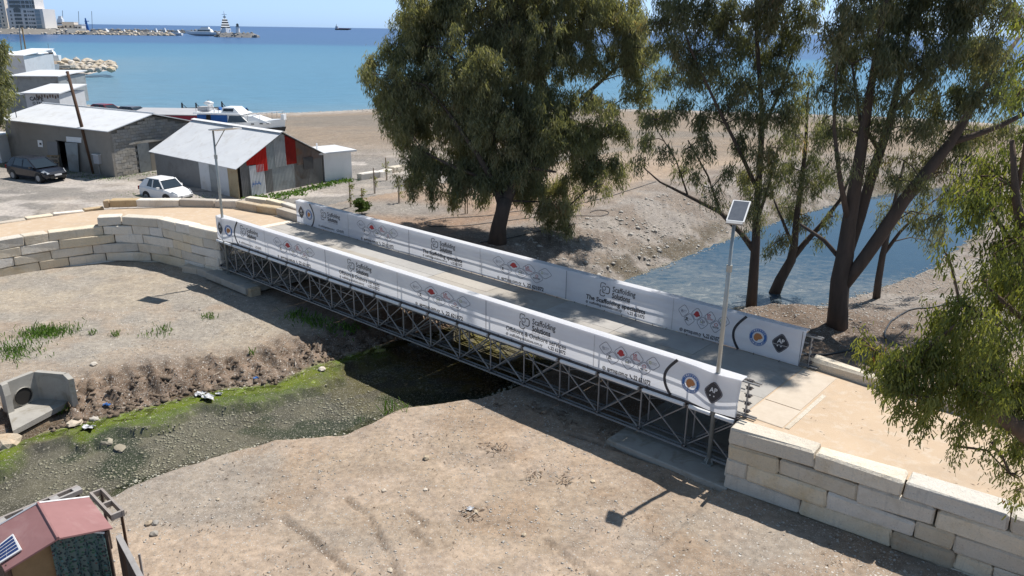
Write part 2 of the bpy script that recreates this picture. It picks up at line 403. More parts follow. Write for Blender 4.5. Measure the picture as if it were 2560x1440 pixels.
# water's edge, clockwise: left bank, lagoon, right bank
wl = [at(x, y, WATER)[:2] for x, y in ((0, 1130), (60, 1098), (200, 1062), (330, 1030), (450, 1000), (560, 975), (690, 962), (780, 918), (880, 888), (1000, 850))]
wl = [wl[0] + (wl[0] - wl[3]) * 2.2] + wl
lag = [BR(12.6, 4.5, 0)[:2], BR(13.2, 8, 0)[:2], BR(14.0, 11.5, 0)[:2]] + [at(x, y, WATER)[:2] for x, y in ((1560, 702), (1640, 672), (1720, 640), (1850, 585), (1960, 545), (2100, 508), (2230, 482), (2360, 468), (2470, 480), (2500, 530), (2440, 592), (2340, 668), (2220, 716), (2150, 738), (2060, 768), (1960, 778), (1870, 772))]
lag += [BR(20.5, 11, 0)[:2], BR(19.3, 7, 0)[:2], BR(18.4, 3.5, 0)[:2]]
wr = [at(x, y, -1.65)[:2] + np.array([-.25, .35]) for x, y in ((1290, 960), (1200, 985), (1010, 1010), (860, 1075), (700, 1087), (560, 1125), (420, 1165), (300, 1212), (180, 1275))]
wr += [wr[-1] + (wr[-1] - wr[-4]) * 2.5]
POLYW = [tuple(p) for p in wl + lag + wr]
LBANK = [tuple(p) for p in wl]
SHORE = [at(x, y, SEA)[:2] for x, y in ((3600, 420), (2900, 352), (2560, 316), (2250, 296), (1900, 284), (1640, 276), (1300, 272), (940, 274), (730, 284), (600, 284), (440, 275), (230, 264), (152, 255), (146, 200), (290, 171), (272, 150), (60, 146), (-200, 150))]
SHORE = [tuple(p) for p in SHORE]

_FP = NEAR + [(300, -8), (300, 500), (-300, 500), (-300, -10)]; _LP = SHORE + [(-500, SHORE[-1][1]), (-500, -300), (500, -300), (500, SHORE[0][1])]
def dnear(x, y): return pldist(x, y, NEAR) * np.where(inpoly(x, y, _FP), 1, -1)     # + on the sea side of the walls and the bridge
def dshore(x, y): return pldist(x, y, SHORE) * np.where(inpoly(x, y, _LP), 1, -1)   # + on land
CUL = at(60, 940, -1.2)
def level(x, y):
    s = (x - N0[0]) * BU[0] + (y - N0[1]) * BU[1]; t = (x - N0[0]) * BN[0] + (y - N0[1]) * BN[1]
    dn = dnear(x, y)
    left = 1 - sst(10, 16, s)
    lown = -1.66 + left * (-.30 - .12 * sst(-9, -3, t) + .2 * sst(-8, -14, t)) + .10 * (fbm(x * .35, y * .35, 3) - .5)
    lown = lown + .78 * np.exp(-(((x - CUL[0]) / 3.2) ** 2 + ((y - CUL[1] - 1.0) / 2.6) ** 2) ** 1.5)
    farl = np.where(s < 12, -.38, -.45) - .26 * sst(-2, -8, s) - .40 * sst(-3, 9, s) * sst(62, 48, y) + .12 * (fbm(x * .25, y * .25, 9) - .5)
    farl = farl - .5 * sst(17, 21, s) * (1 - sst(5, 0, t)) - .35 * sst(60, 110, y)
    pdist = pldist(x, y, PF[2:], True); farl = farl - .55 * np.exp(-((pdist - 2.6) / 1.9) ** 2) * sst(.5, -6, s)
    onb = sst(-.35, -.05, s) * (1 - sst(BL + .02, BL + .3, s))
    a = np.where(onb > .5, 4.6, .45); b2 = np.where(onb > .5, 5.5, 1.1)
    k = np.clip((dn - a) / (b2 - a), 0, 1); k = k * k * (3 - 2 * k)
    lv = lown + (farl - lown) * k
    lv = np.where(onb > .5, np.minimum(lv, -1.78 + (farl + 1.78) * k), lv)
    return lv, s, t, dn, left

def terrain(x, y):
    lv, s, t, dn, left = level(x, y)
    d = sdpoly(x, y, POLYW)
    lagoon = sst(4, 9, t)
    nz = fbm(x * 1.1, y * 1.1, 21, 4) - .5
    dj = d + nz * .5
    riseL = lv - WATER
    fl = sst(.05, 1.5, dj); profL = riseL * fl            # left bank, worn
    fr = np.clip((d + nz * .22) / .5, 0, 1); profR = riseL * (fr * fr * (3 - 2 * fr))
    ff = np.clip((d + nz * .8) / 5.0, 0, 1); profF = riseL * (ff ** .8)
    prof = profL * left + profR * (1 - left)
    prof = prof * (1 - lagoon) + profF * lagoon
    z = np.where(d > 0, WATER + prof, WATER - np.minimum(.30, -d * .35))
    # the dug left bank: clods and the grooves of the bucket
    bank = left * (1 - lagoon) * sst(-.1, .3, d) * (1 - sst(2.0, 3.4, d))
    z = z + bank * (.55 * (fbm(x * 1.9, y * 1.9, 31, 5) - .5) + .30 * (np.abs(fbm(x * 4.5, y * 4.5, 37, 3) - .5) * 2 - .35))
    g = s * 2.6 + .6 * fbm(x * .8, y * .8, 41)
    g2 = s * .95 - t * .31
    z = z - bank * .15 * sst(.35, .75, np.abs(np.sin((t * .9 + s * .25) * math.pi / .62 + 1.5 * fbm(x, y, 41))))
    bankF = lagoon * sst(.3, 1, d) * (1 - sst(4.5, 6, d)) * (1 - sst(20, 22, s))
    z = z + bankF * (.22 * (fbm(x * 1.2, y * 1.2, 45, 5) - .5) + .10 * (fbm(x * 4, y * 4, 46, 3) - .5))
    z = z - bankF * .06 * np.abs(np.sin((s * .8 + t * .6) * math.pi / .5 + 2 * fbm(x * .7, y * .7, 43)))
    rim = lagoon * sst(.4, .9, d + nz * .8) * (1 - sst(1.2, 1.9, d + nz * .8)) * (1 - sst(17, 19, s)) * (1 - sst(17, 22, t))
    z = z + rim * .45 * np.maximum(0, fbm(x * 1.3, y * 1.3, 47, 4) - .42) * 2
    # mound the right-hand trees stand on
    mnd = np.exp(-(((x - 12.2) / 4.2) ** 2 + ((y - 29.4) / 2.6) ** 2) ** 2); z = np.where(d > -.6, np.maximum(z, WATER + (1.15 + .5 * nz) * mnd), z)
    z = z + sst(0, .4, d) * (.05 * (fbm(x * 2.3, y * 2.3, 51, 3) - .5) + .025 * (fbm(x * 7, y * 7, 57, 2) - .5)) * (1 - .5 * sst(40, 70, y))
    hol = inpoly(x, y, CULP); z = np.where(hol, np.minimum(z, -2.42), z)
    # ruts left by a machine on the bare ground
    for L in RUTS:
        q = pldist(x, y, L); z = z - .08 * np.exp(-(q / .07) ** 2) + .035 * np.exp(-((q - .16) / .08) ** 2)
    ds = dshore(x, y)
    z = np.where(ds < 90, np.minimum(z, SEA + ds * .075 + .22 * np.exp(-((ds - 6) / 4) ** 2) * sst(0, 2, ds)), z)
    z = np.maximum(z, SEA - 1.2)
    return z, d, ds, s, t, dn, left, lagoon, bank, nz
CULP = [tuple(at(px, py, pz)[:2]) for px, py, pz in ((-40, 968, -1.2), (4, 952, -1.2), (85, 920, -1.2), (166, 926, -1.2), (182, 965, -1.3), (176, 1010, -2.0), (165, 1040, -2.25), (50, 1108, -2.3), (-40, 1140, -2.3))]
RUTS = [[tuple(at(x, y, -1.66)[:2]) for x, y in L] for L in (((705, 1288), (760, 1325), (830, 1385), (900, 1450)), ((868, 1240), (920, 1285), (955, 1345), (1000, 1450)), ((1025, 1270), (1060, 1303)), ((1030, 1320), (1070, 1352)), ((1370, 1345), (1440, 1400), (1500, 1450)), ((1420, 1075), (1600, 1135), (1790, 1195)))]
def gz(x, y):
    return float(terrain(np.array([float(x)]), np.array([float(y)]))[0][0])

def axis(parts):
    out = []
    for a, b, st in parts: out += list(np.arange(a, b, st))
    return np.array(out + [parts[-1][1]])
XS = axis([(-170, -70, 5), (-70, -34, 1.2), (-34, -17, .24), (-17, 12, .1), (12, 24, .2), (24, 50, .6), (50, 140, 3)])
YS = axis([(-12, 6, 1.5), (6, 10.5, .3), (10.5, 27, .09), (27, 45, .18), (45, 75, .45), (75, 140, 1.3), (140, 260, 4)])
GX, GY = np.meshgrid(XS, YS); gx, gy = GX.ravel(), GY.ravel()
gzv, gd, gds, gs, gt, gdn, gleft, glag, gbank, gn = terrain(gx, gy)
def lerp(c, k, c2): return c * (1 - k[:, None]) + np.array(c2)[None] * k[:, None]
f1 = fbm(gx * .22, gy * .22, 61, 5); f2 = fbm(gx * .7, gy * .7, 67, 5); f3 = fbm(gx * 2.5, gy * 2.5, 71, 3)
col = np.tile(np.array([[.37, .30, .225]]), (len(gx), 1))
col = lerp(col, sst(.42, .62, f2) * .8, (.43, .35, .27))
col = lerp(col, sst(.48, .64, f1) * .7, (.30, .275, .235))
col = lerp(col, sst(.55, .7, fbm(gx * .5 + 9, gy * .5, 73, 4)) * .55, (.32, .235, .16))
for L in RUTS: col = lerp(col, .75 * np.exp(-(pldist(gx, gy, L) / .09) ** 2) * sst(.3, .5, f3), (.15, .115, .085))
neark = (gdn < .5)
lf = gleft * neark
col = lerp(col, lf * (.35 + .65 * sst(.35, .6, f2)), (.33, .305, .26))
col = lerp(col, lf * sst(.5, .68, f1) * .8, (.40, .35, .27))
col = lerp(col, gleft * (gt < 3) * (1 - sst(1.6, 4.2, gd + 1.2 * gn)) * .95, (.225, .165, .12))
col = lerp(col, gbank * sst(.40, .55, f3) * .8, (.125, .092, .066))
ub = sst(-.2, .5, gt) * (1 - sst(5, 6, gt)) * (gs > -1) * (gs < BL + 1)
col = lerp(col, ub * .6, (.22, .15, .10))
fs = sst(.4, 1.2, gdn) * (1 - ub)
tree = fs * (gs > 0.5) * (gs < 24)
col = lerp(col, fs, (.36, .285, .21))
col = lerp(col, fs * sst(.4, .6, f2) * .6, (.41, .33, .25))
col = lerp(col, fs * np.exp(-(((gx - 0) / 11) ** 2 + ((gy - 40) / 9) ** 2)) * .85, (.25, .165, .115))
peb = glag * (gd > 0) * (1 - sst(6, 10, gd + 3.5 * gn)) * sst(9.5, 12, gt)
col = lerp(col, peb, (.30, .275, .245))
col = lerp(col, peb * sst(.38, .58, f2) * .8, (.215, .175, .14))
col = lerp(col, glag * (gd > 0) * (1 - sst(1.0, 2.6, gd + 2 * gn)) * (gs < 17) * sst(.42, .55, f2) * .8, (.10, .085, .055))
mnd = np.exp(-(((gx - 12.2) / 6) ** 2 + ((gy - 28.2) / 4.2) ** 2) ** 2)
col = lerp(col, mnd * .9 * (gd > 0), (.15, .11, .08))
lot = sst(.3, .9, gdn) * (gs < .3) * (1 - sst(56, 62, gy + .25 * gx + 10))
col = lerp(col, (sst(.4, .9, gdn) * (gs < -4)), (.36, .33, .29))
col = lerp(col, (sst(.4, .9, gdn) * (gs < -4)) * sst(.42, .56, fbm(gx * .16, gy * .42, 81, 4)), (.25, .24, .22))
col = lerp(col, (sst(.4, .9, gdn) * (gs < -6)) * sst(.57, .60, fbm(gx * .3 + 4, gy * .55, 85, 3)) * .9, (.48, .45, .41))
wet = np.exp(-(((gx + 7.5) / 5) ** 2 + ((gy - 44.5) / 2.0) ** 2) ** 2)
col = lerp(col, fs * wet * .7, (.25, .26, .25))
bch = sst(60, 75, gy) * fs
col = lerp(col, bch, (.275, .225, .17))
col = lerp(col, bch * sst(.45, .6, fbm(gx * .04, gy * .12, 91, 4)) * .8, (.205, .185, .155))
col = lerp(col, sst(14, 4, gds + 6 * gn) * (gds > -5), (.47, .44, .40))
col = col * np.array([.88, .865, .88])
bed = sst(.12, -.05, gd)
col = lerp(col, bed, (.17, .16, .125))
col = lerp(col, bed * sst(.42, .62, f2) * .75, (.09, .085, .065))
dlb = pldist(gx, gy, LBANK)
alg = sst(.25, -.1, gd) * (1 - sst(.35, 1.3, dlb + 2.6 * gn)) * (gt < 0)
col = lerp(col, alg * .95, (.13, .19, .012))
col = lerp(col, bed * sst(-6, 2, gt) * (1 - sst(9, 12, gt)) * sst(.4, .55, f3) * .8, (.20, .18, .04))
col = lerp(col, bed * (gt < 2) * sst(.60, .70, fbm(gx * .5 + 3, gy * .5, 77, 3)) * .85, (.035, .05, .022))
gzv = np.where(alg > .3, np.maximum(gzv, WATER - .05 + .12 * (f3 - .35) * alg), gzv)
edge = (gd > -.1) * (gd < .6)
grav = np.clip(.35 + .5 * sst(.45, .65, f1) + .9 * peb + .6 * lf + 1.4 * bed + sst(14, 4, gds) - .6 * tree, 0, 1)
nx, ny = len(XS), len(YS)
I = np.arange(nx * ny).reshape(ny, nx)
FC = np.stack([I[:-1, :-1].ravel(), I[:-1, 1:].ravel(), I[1:, 1:].ravel(), I[1:, :-1].ravel()], 1)

def groundmat():
    m, nt, b = nodes('earth'); v = pos(nt)
    a = N(nt, 'ShaderNodeAttribute', attribute_name='soil').outputs['Color']; g = N(nt, 'ShaderNodeAttribute', attribute_name='gravel').outputs['Fac']
    n1 = noise(nt, v, 5, 8, .75)
    c = mix(nt, .9, a, mix(nt, ramp(nt, n1, .32, .68), (.33, .32, .31), (.68, .67, .66)), 'OVERLAY')
    n0 = noise(nt, v, .9, 6, .75, .4); c = mix(nt, .8, c, mix(nt, ramp(nt, n0, .35, .65), (.40, .40, .41), (.6, .59, .57)), 'OVERLAY')
    # stones: flecks lighter or darker than the soil
    hts = []
    for sc_, dens, lum in ((11, .20, .66), (22, .42, .60), (45, .6, .5)):
        vo = N(nt, 'ShaderNodeTexVoronoi', feature='F1', i_Scale=sc_, i_Randomness=1); nt.links.new(v, vo.inputs['Vector'])
        sep = N(nt, 'ShaderNodeSeparateColor'); nt.links.new(vo.outputs['Color'], sep.inputs[0])
        on = mth(nt, 'MULTIPLY', mth(nt, 'LESS_THAN', vo.outputs['Distance'], mth(nt, 'ADD', mth(nt, 'MULTIPLY', sep.outputs[0], .2), .16)),
                 mth(nt, 'LESS_THAN', sep.outputs[1], mth(nt, 'MULTIPLY', mth(nt, 'ADD', mth(nt, 'MULTIPLY', g, .9), .12), dens * 2)))
        tone = mix(nt, sep.outputs[2], (.13, .115, .095), (lum, lum * .94, lum * .86))
        c = mix(nt, mth(nt, 'MULTIPLY', on, .85), c, tone); hts.append(on)
    h = mth(nt, 'ADD', mth(nt, 'MULTIPLY', n1, .6), mth(nt, 'MULTIPLY', hts[0], .35)); h = mth(nt, 'ADD', h, mth(nt, 'MULTIPLY', hts[1], .2))
    nt.links.new(c, b.inputs['Base Color']); b.inputs['Roughness'].default_value = .95; b.inputs['Specular IOR Level'].default_value = .15
    bump(nt, b, h, .8, .06); return m
M['earth'] = groundmat()
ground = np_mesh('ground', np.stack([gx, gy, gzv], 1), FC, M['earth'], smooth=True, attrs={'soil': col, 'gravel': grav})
tag(ground, 'bare sandy ground, gravel flats, dug banks and beach around the stream', 'ground', kind='structure')
from functools import lru_cache
def gzi(x, y):
    # ground height off the mesh grid (bilinear), for many points
    x = np.asarray(x, float); y = np.asarray(y, float); Z = gzv.reshape(ny, nx)
    i = np.clip(np.searchsorted(XS, x) - 1, 0, nx - 2); j = np.clip(np.searchsorted(YS, y) - 1, 0, ny - 2)
    a = (x - XS[i]) / (XS[i + 1] - XS[i]); b = (y - YS[j]) / (YS[j + 1] - YS[j])
    return (Z[j, i] * (1 - a) + Z[j, i + 1] * a) * (1 - b) + (Z[j + 1, i] * (1 - a) + Z[j + 1, i + 1] * a) * b
def on(px, py, z=-1.6):
    # where a pixel's ray meets the ground
    for _ in range(12):
        p = at(px, py, z); z2 = float(gzi(p[0], p[1])); z = z * .4 + z2 * .6
    p = at(px, py, z); return np.array([p[0], p[1], z])

# ---------------------------------------------------------------- sea and water
def seamat():
    m, nt, b = nodes('sea_water'); v = N(nt, 'ShaderNodeTexCoord').outputs['Object']
    a = N(nt, 'ShaderNodeAttribute', attribute_name='offshore').outputs['Fac']
    r = N(nt, 'ShaderNodeValToRGB'); el = r.color_ramp.elements
    for _ in range(4): el.new(.5)
    for i, (p_, c) in enumerate(((0, (.13, .225, .28)), (.10, (.085, .205, .29)), (.33, (.05, .165, .265)), (.45, (.035, .095, .21)), (.7, (.03, .085, .21)), (1, (.022, .07, .20)))):
        el[i].position = p_; el[i].color = c4(c)
    mp = N(nt, 'ShaderNodeMapping'); mp.inputs['Scale'].default_value = (.010, .045, 1); nt.links.new(v, mp.inputs[0])
    big = noise(nt, mp.outputs[0], 1.0, 5, .6, .5)
    nt.links.new(mth(nt, 'ADD', a, mth(nt, 'MULTIPLY', mth(nt, 'SUBTRACT', big, .5), .16)), r.inputs[0])
    mp2 = N(nt, 'ShaderNodeMapping'); mp2.inputs['Scale'].default_value = (.16, .5, 1); nt.links.new(v, mp2.inputs[0])
    rip = noise(nt, mp2.outputs[0], 1.0, 6, .7)
    c = mix(nt, .8, r.outputs[0], mix(nt, ramp(nt, rip, .3, .7), (.36, .36, .37), (.62, .63, .63)), 'OVERLAY')
    nt.links.new(c, b.inputs['Base Color']); b.inputs['Roughness'].default_value = .28; b.inputs['IOR'].default_value = 1.33; b.inputs['Specular IOR Level'].default_value = .22
    bump(nt, b, rip, .6, .35); return m
M['sea'] = seamat()
sx = axis([(-30000, -6000, 4000), (-6000, -1500, 500), (-1500, -400, 100), (-400, 400, 12), (400, 1500, 100), (1500, 6000, 500), (6000, 30000, 4000)])
sy = axis([(60, 400, 6), (400, 1600, 40), (1600, 6000, 300), (6000, 42000, 4000)])
SX, SY = np.meshgrid(sx, sy); a_, b_ = SX.ravel(), SY.ravel()
dsh = -dshore(a_, b_)
off = np.interp(np.maximum(dsh, 0), [0, 15, 60, 150, 270, 330, 700, 3000, 20000], [0, .06, .14, .24, .33, .45, .6, .85, 1.0])
I = np.arange(len(sx) * len(sy)).reshape(len(sy), len(sx))
sea = np_mesh('sea', np.stack([a_, b_, np.full_like(a_, SEA)], 1), np.stack([I[:-1, :-1].ravel(), I[:-1, 1:].ravel(), I[1:, 1:].ravel(), I[1:, :-1].ravel()], 1), M['sea'], attrs={'offshore': off})
tag(sea, 'calm turquoise to deep blue sea reaching the horizon', 'sea', kind='structure')

def watermat(name, tint, murk, murkcol, scum=None, scumk=0, rip=9, bst=.2):
    m, nt, b = nodes(name); nt.nodes.remove(b); v = pos(nt); out = nt.nodes['Material Output']
    tr = N(nt, 'ShaderNodeBsdfTransparent'); tr.inputs[0].default_value = c4(tint)
    df = N(nt, 'ShaderNodeBsdfDiffuse'); df.inputs[0].default_value = c4(murkcol)
    mk = N(nt, 'ShaderNodeMixShader'); mk.inputs[0].default_value = murk
    if scum:
        mpp = N(nt, 'ShaderNodeMapping'); mpp.inputs['Rotation'].default_value = (0, 0, -.85); mpp.inputs['Scale'].default_value = (.55, 1.0, 1); nt.links.new(v, mpp.inputs[0])
        n = mth(nt, 'ADD', mth(nt, 'MULTIPLY', noise(nt, mpp.outputs[0], 2.6, 9, .85, .8), .85), mth(nt, 'MULTIPLY', noise(nt, mpp.outputs[0], .22, 3, .5), .4))
        a = N(nt, 'ShaderNodeAttribute', attribute_name='scum').outputs['Fac']
        f = mth(nt, 'MULTIPLY', ramp(nt, mth(nt, 'ADD', n, mth(nt, 'MULTIPLY', a, .15)), .62, .86), scumk)
        cc = mix(nt, f, murkcol, scum); nt.links.new(cc, df.inputs[0]); nt.links.new(mth(nt, 'MAXIMUM', f, murk), mk.inputs[0])
    nt.links.new(tr.outputs[0], mk.inputs[1]); nt.links.new(df.outputs[0], mk.inputs[2])
    gl = N(nt, 'ShaderNodeBsdfGlossy'); gl.inputs['Roughness'].default_value = .04
    fr = N(nt, 'ShaderNodeFresnel'); fr.inputs[0].default_value = 1.33
    bp = N(nt, 'ShaderNodeBump', i_Strength=bst, i_Distance=.02); nt.links.new(noise(nt, v, rip, 3, .5, .3), bp.inputs['Height'])
    nt.links.new(bp.outputs[0], gl.inputs['Normal']); nt.links.new(bp.outputs[0], fr.inputs['Normal'])
    mx = N(nt, 'ShaderNodeMixShader'); nt.links.new(fr.outputs[0], mx.inputs[0]); nt.links.new(mk.outputs[0], mx.inputs[1]); nt.links.new(gl.outputs[0], mx.inputs[2])
    nt.links.new(mx.outputs[0], out.inputs[0]); return m
M['stream'] = watermat('stream_water', (.84, .84, .80), .0, (.05, .06, .03))
M['lagoon'] = watermat('lagoon_water', (.48, .64, .74), .58, (.04, .095, .155), (.36, .36, .33), .85, 2.5, .09)
def sheet(name, x0, x1, y0, y1, st, z, keep, m, attrs=None):
    xs = np.arange(x0, x1, st); ys = np.arange(y0, y1, st); X, Y = np.meshgrid(xs, ys); I = np.arange(X.size).reshape(X.shape)
    f = np.stack([I[:-1, :-1].ravel(), I[:-1, 1:].ravel(), I[1:, 1:].ravel(), I[1:, :-1].ravel()], 1)
    k = keep(X.ravel(), Y.ravel()); f = f[k[f].any(1)]
    at_ = {an: fn(X.ravel(), Y.ravel()) for an, fn in (attrs or {}).items()}
    return np_mesh(name, np.stack([X.ravel(), Y.ravel(), np.full(X.size, z)], 1), f, m, attrs=at_)
def tb(x, y): return (x - N0[0]) * BN[0] + (y - N0[1]) * BN[1]
def sb(x, y): return (x - N0[0]) * BU[0] + (y - N0[1]) * BU[1]
st_ = sheet('stream_water', -24, 8, 2, 36, .4, WATER, lambda x, y: (sdpoly(x, y, POLYW) < .7) & (tb(x, y) < 8.5), M['stream'])
tag(st_, 'shallow clear stream over pebbles running under the bridge', 'stream', kind='structure')
lg_ = sheet('lagoon_water', -6, 40, 26, 66, .5, WATER + .002, lambda x, y: (sdpoly(x, y, POLYW) < 1.2) & (tb(x, y) >= 8.1), M['lagoon'],
            {'scum': lambda x, y: np.clip(1.25 - np.hypot((x - 12) / 12, (y - 34.5) / 6), -1, 1)})
tag(lg_, 'blue lagoon with pale floating scum behind the bridge', 'lagoon', kind='structure')

# ---------------------------------------------------------------- sand paths at both ends of the bridge
def strip(name, a, b, za, zb, m):
    mb = MB(); n = 24
    def samp(pl, k):
        pl = [np.asarray(p, float) for p in pl]; L = np.cumsum([0] + [np.linalg.norm(q - p) for p, q in zip(pl, pl[1:])]); q = k * L[-1]
        return np.array([np.interp(q, L, [p[0] for p in pl]), np.interp(q, L, [p[1] for p in pl])])
    V = []
    for i in range(n + 1):
        k = i / n; A = samp(a, k); B = samp(b, k)
        for j in range(6):
            p = A + (B - A) * j / 5; V.append((p[0], p[1], za(k) * (1 - j / 5) + zb(k) * j / 5))
    mb.add(V, [(i * 6 + j, (i + 1) * 6 + j, (i + 1) * 6 + j + 1, i * 6 + j + 1) for i in range(n) for j in range(5)])
    return mb.obj(name, m, smooth=True)
_f, _L = None, 1.0
zn = lambda k: float(np.interp(k, ZNK, [-.34, -.30, -.245, -.235, 0, 0]))
zl = lambda k: float(np.interp(k, [0, .3, .62, .72, 1], [-.30, -.25, -.08, 0, 0]))
_pn = [p + np.array([.02, .35]) for p in LW] + [BR(0, .05, 0)[:2]]; _c = np.cumsum([0] + [np.linalg.norm(q - p) for p, q in zip(_pn, _pn[1:])]); _c = _c / _c[-1]
ZNK = [0, _c[2], _c[4] - .02, _c[4], _c[5], 1]
_e0, _e1 = BR(0, .05, 0)[:2], BR(0, BW + .1, 0)[:2]
pl_ = strip('path', [p + np.array([.02, .35]) for p in LW] + [_e0], PF + [_e1], zn, zl, M['path'])
tag(pl_, 'curving beige compacted sand path left of the bridge', 'path', kind='structure')
pr_ = strip('path', [BR(BL, 0, 0)[:2], RW0 + np.array([.25, .2]), RWL[1] + np.array([.3, .3])], [BR(BL, BW + .2, 0)[:2], RF[0], RF[1] - np.array([0, .1]), RF[3]], lambda k: 0, lambda k: 0, M['path'])
tag(pr_, 'beige compacted sand path right of the bridge', 'path', kind='structure')
# ---------------------------------------------------------------- dry stone walls: every block an object
def arc(pl):
    pl = [np.asarray(p, float)[:2] for p in pl]; L = np.cumsum([0] + [np.linalg.norm(q - p) for p, q in zip(pl, pl[1:])])
    return (lambda q: np.array([np.interp(q, L, [p[0] for p in pl]), np.interp(q, L, [p[1] for p in pl])])), L[-1]
def joints_from_px(pl, z, pxs):
    f, L = arc(pl); q = np.linspace(0, L, 600); X = [proj((*f(a), z))[0] if (f(a)[1] > 3) else 1e9 for a in q]
    return [float(np.interp(x, X, q)) for x in pxs]
def course(parent, pl, js, z0, z1, depth, rnd, mats, inward=1, bev=.03, jit=.02, zf=None, name='stone_block', gap=.007):
    f, L = arc(pl)
    for a, b in zip(js, js[1:]):
        p, q = f(a + gap), f(b - gap); u = q - p; l = np.linalg.norm(u)
        if l < .1: continue
        nn = nrm(np.array([-u[1], u[0]])) * inward; pr = rnd.uniform(-.025, .025)
        o = np.array([*(p - nn * pr), z0 + rnd.uniform(0, .012)]); dz = zf((a + b) / 2) if zf else 0
        m = rnd.choice(mats)
        MB().block(o + UP * dz, np.array([*u, rnd.uniform(-.02, .02)]), np.array([*nn, 0]) * depth * rnd.uniform(.9, 1.08), UP * (z1 - z0 - rnd.uniform(.002, .012)), bev, jit, rnd).obj(name, M[m], parent)
rn = random.Random(5)
lwall = thing('stone_wall', 'tall curved dry stone wall of grey white limestone blocks left of the bridge', 'wall', (*LW[4], -2))
H = .46; zt = .25
fL, LL = arc(LW); J = lambda z, xs: joints_from_px(LW, z, xs)
S0 = J(zt, [242])[0]
ext = lambda a, step: list(np.arange(0, a - 1.0, step)) if a > 1.2 else [0.0]
js1 = J(zt, [242, 302, 391, 435, 471]) + [LL]
course(lwall, LW, js1, zt - H, zt, .62, rn, ['stone'])
cj = [[122, 258, 330, 373, 405, 457, 508], [52, 148, 287, 357, 432, 478], [36, 128, 232, 346, 422, 452, 512], [-20, 100, 173, 265, 377, 462, 510], [60, 150, 300, 400, 470]]
for k, xs in enumerate(cj):
    z1 = zt - H * (k + 1); q = J(z1 - .2, xs); js = ext(q[0], 1.5 + .2 * k) + q + [LL]
    course(lwall, LW, js, z1 - H, z1, .66, rn, ['stone', 'stone', 'stone', 'tan_stone'] if k == 4 else ['stone'])
# far parapet of the left path
par = thing('stone_parapet', 'curved row of tan stone blocks along the far edge of the sandy path', 'parapet', (*PF[5], 0))
jp = joints_from_px(PF, .2, [258, 272, 340, 447, 535, 590, 641, 690]) + [arc(PF)[1]]
course(par, PF, jp, -.02, .40, .55, rn, ['tan_stone', 'tan_stone', 'stone'], bev=.03)
jp2 = [0, 3, 5.5, 8] ; q = joints_from_px(PF, -.2, [0, 68, 135, 212, 262, 300])
par2 = thing('stone_edging', 'low row of weathered stone blocks beside the open lot', 'edging', (*PF[3], -.3))
course(par2, PF, [x for x in np.arange(q[0] - 7.2, q[0], 1.8)] + q[:-1], -.55, .10, .5, rn, ['tan_stone', 'stone'], zf=lambda a: float(np.interp(a, [q[0], q[-1]], [-.22, -.04])))
par3 = thing('stone_row', 'second lower stone row behind the parapet near the corrugated shed', 'stone row', (*PF[9], -.2))
R3 = [at(x, y, -.05)[:2] for x, y in ((612, 503), (650, 505), (700, 516), (750, 534), (800, 552))]
course(par3, R3, joints_from_px(R3, .1, [612, 664, 702, 745, 800]), -.4, .16, .5, rn, ['stone'])
# right wall
rwall = thing('block_wall', 'straight retaining wall of big cream limestone blocks at the right end', 'wall', (*RW0, -1.7))
fR, LR = arc(RWL)
def JR(z, xs): return [0.0] + joints_from_px(RWL, z, xs)
HR = .445
for k, xs in enumerate(([2033, 2258, 2523, 2760], [1946, 2144, 2337, 2590], [1869, 2066, 2285, 2384, 2600], [1998, 2228, 2384, 2480, 2660], [1900, 2120, 2228, 2478, 2700])):
    z1 = .12 - HR * k; js = JR(z1 - HR * .5, xs)
    js += list(np.arange(js[-1] + 1.6, 13.9, 1.7))
    course(rwall, RWL, js, z1 - HR, z1, .62, rn, ['stone', 'stone', 'stone', 'tan_stone'] if k > 2 else ['stone'], bev=.045, jit=.028)
# far side row of the right path
frow = thing('stone_kerb', 'row of rounded pale stone blocks bordering the right path under the trees', 'kerb', (*RF[1], 0))
course(frow, RF, [.05, 2.0, 3.6, 5.3, 7.0, 8.9, 10.6, 12.3], -.35, .30, .5, rn, ['stone', 'tan_stone'], bev=.1, jit=.04)
# pale slabs at the deck ends
ap = thing('threshold_slab', 'two pale stone slabs between the deck and the right path', 'slab', BR(BL + .6, 1, 0))
MB().block(BR(BL + .04, .15, -.2), BU * 1.05, BN * 1.25, UP * .215, .015, .008, rn).obj('slab', M['pale_slab'], ap)
MB().block(BR(BL + .04, 1.43, -.2), BU * 1.0, BN * 2.75, UP * .213, .015, .008, rn).obj('slab', M['pale_slab'], ap)
MB().block(BR(BL + 1.12, .2, -.1), BU * .12, BN * 2.6, UP * .118, .01, .008, rn).obj('slab_lip', M['stone'], ap)
al = thing('threshold_slab', 'long pale stone slab between the left path and the deck', 'slab', BR(-.3, 2, 0))
MB().block(BR(-.48, .2, -.2), BU * .42, BN * 4.0, UP * .214, .015, .008, rn).obj('slab', M['stone'], al)
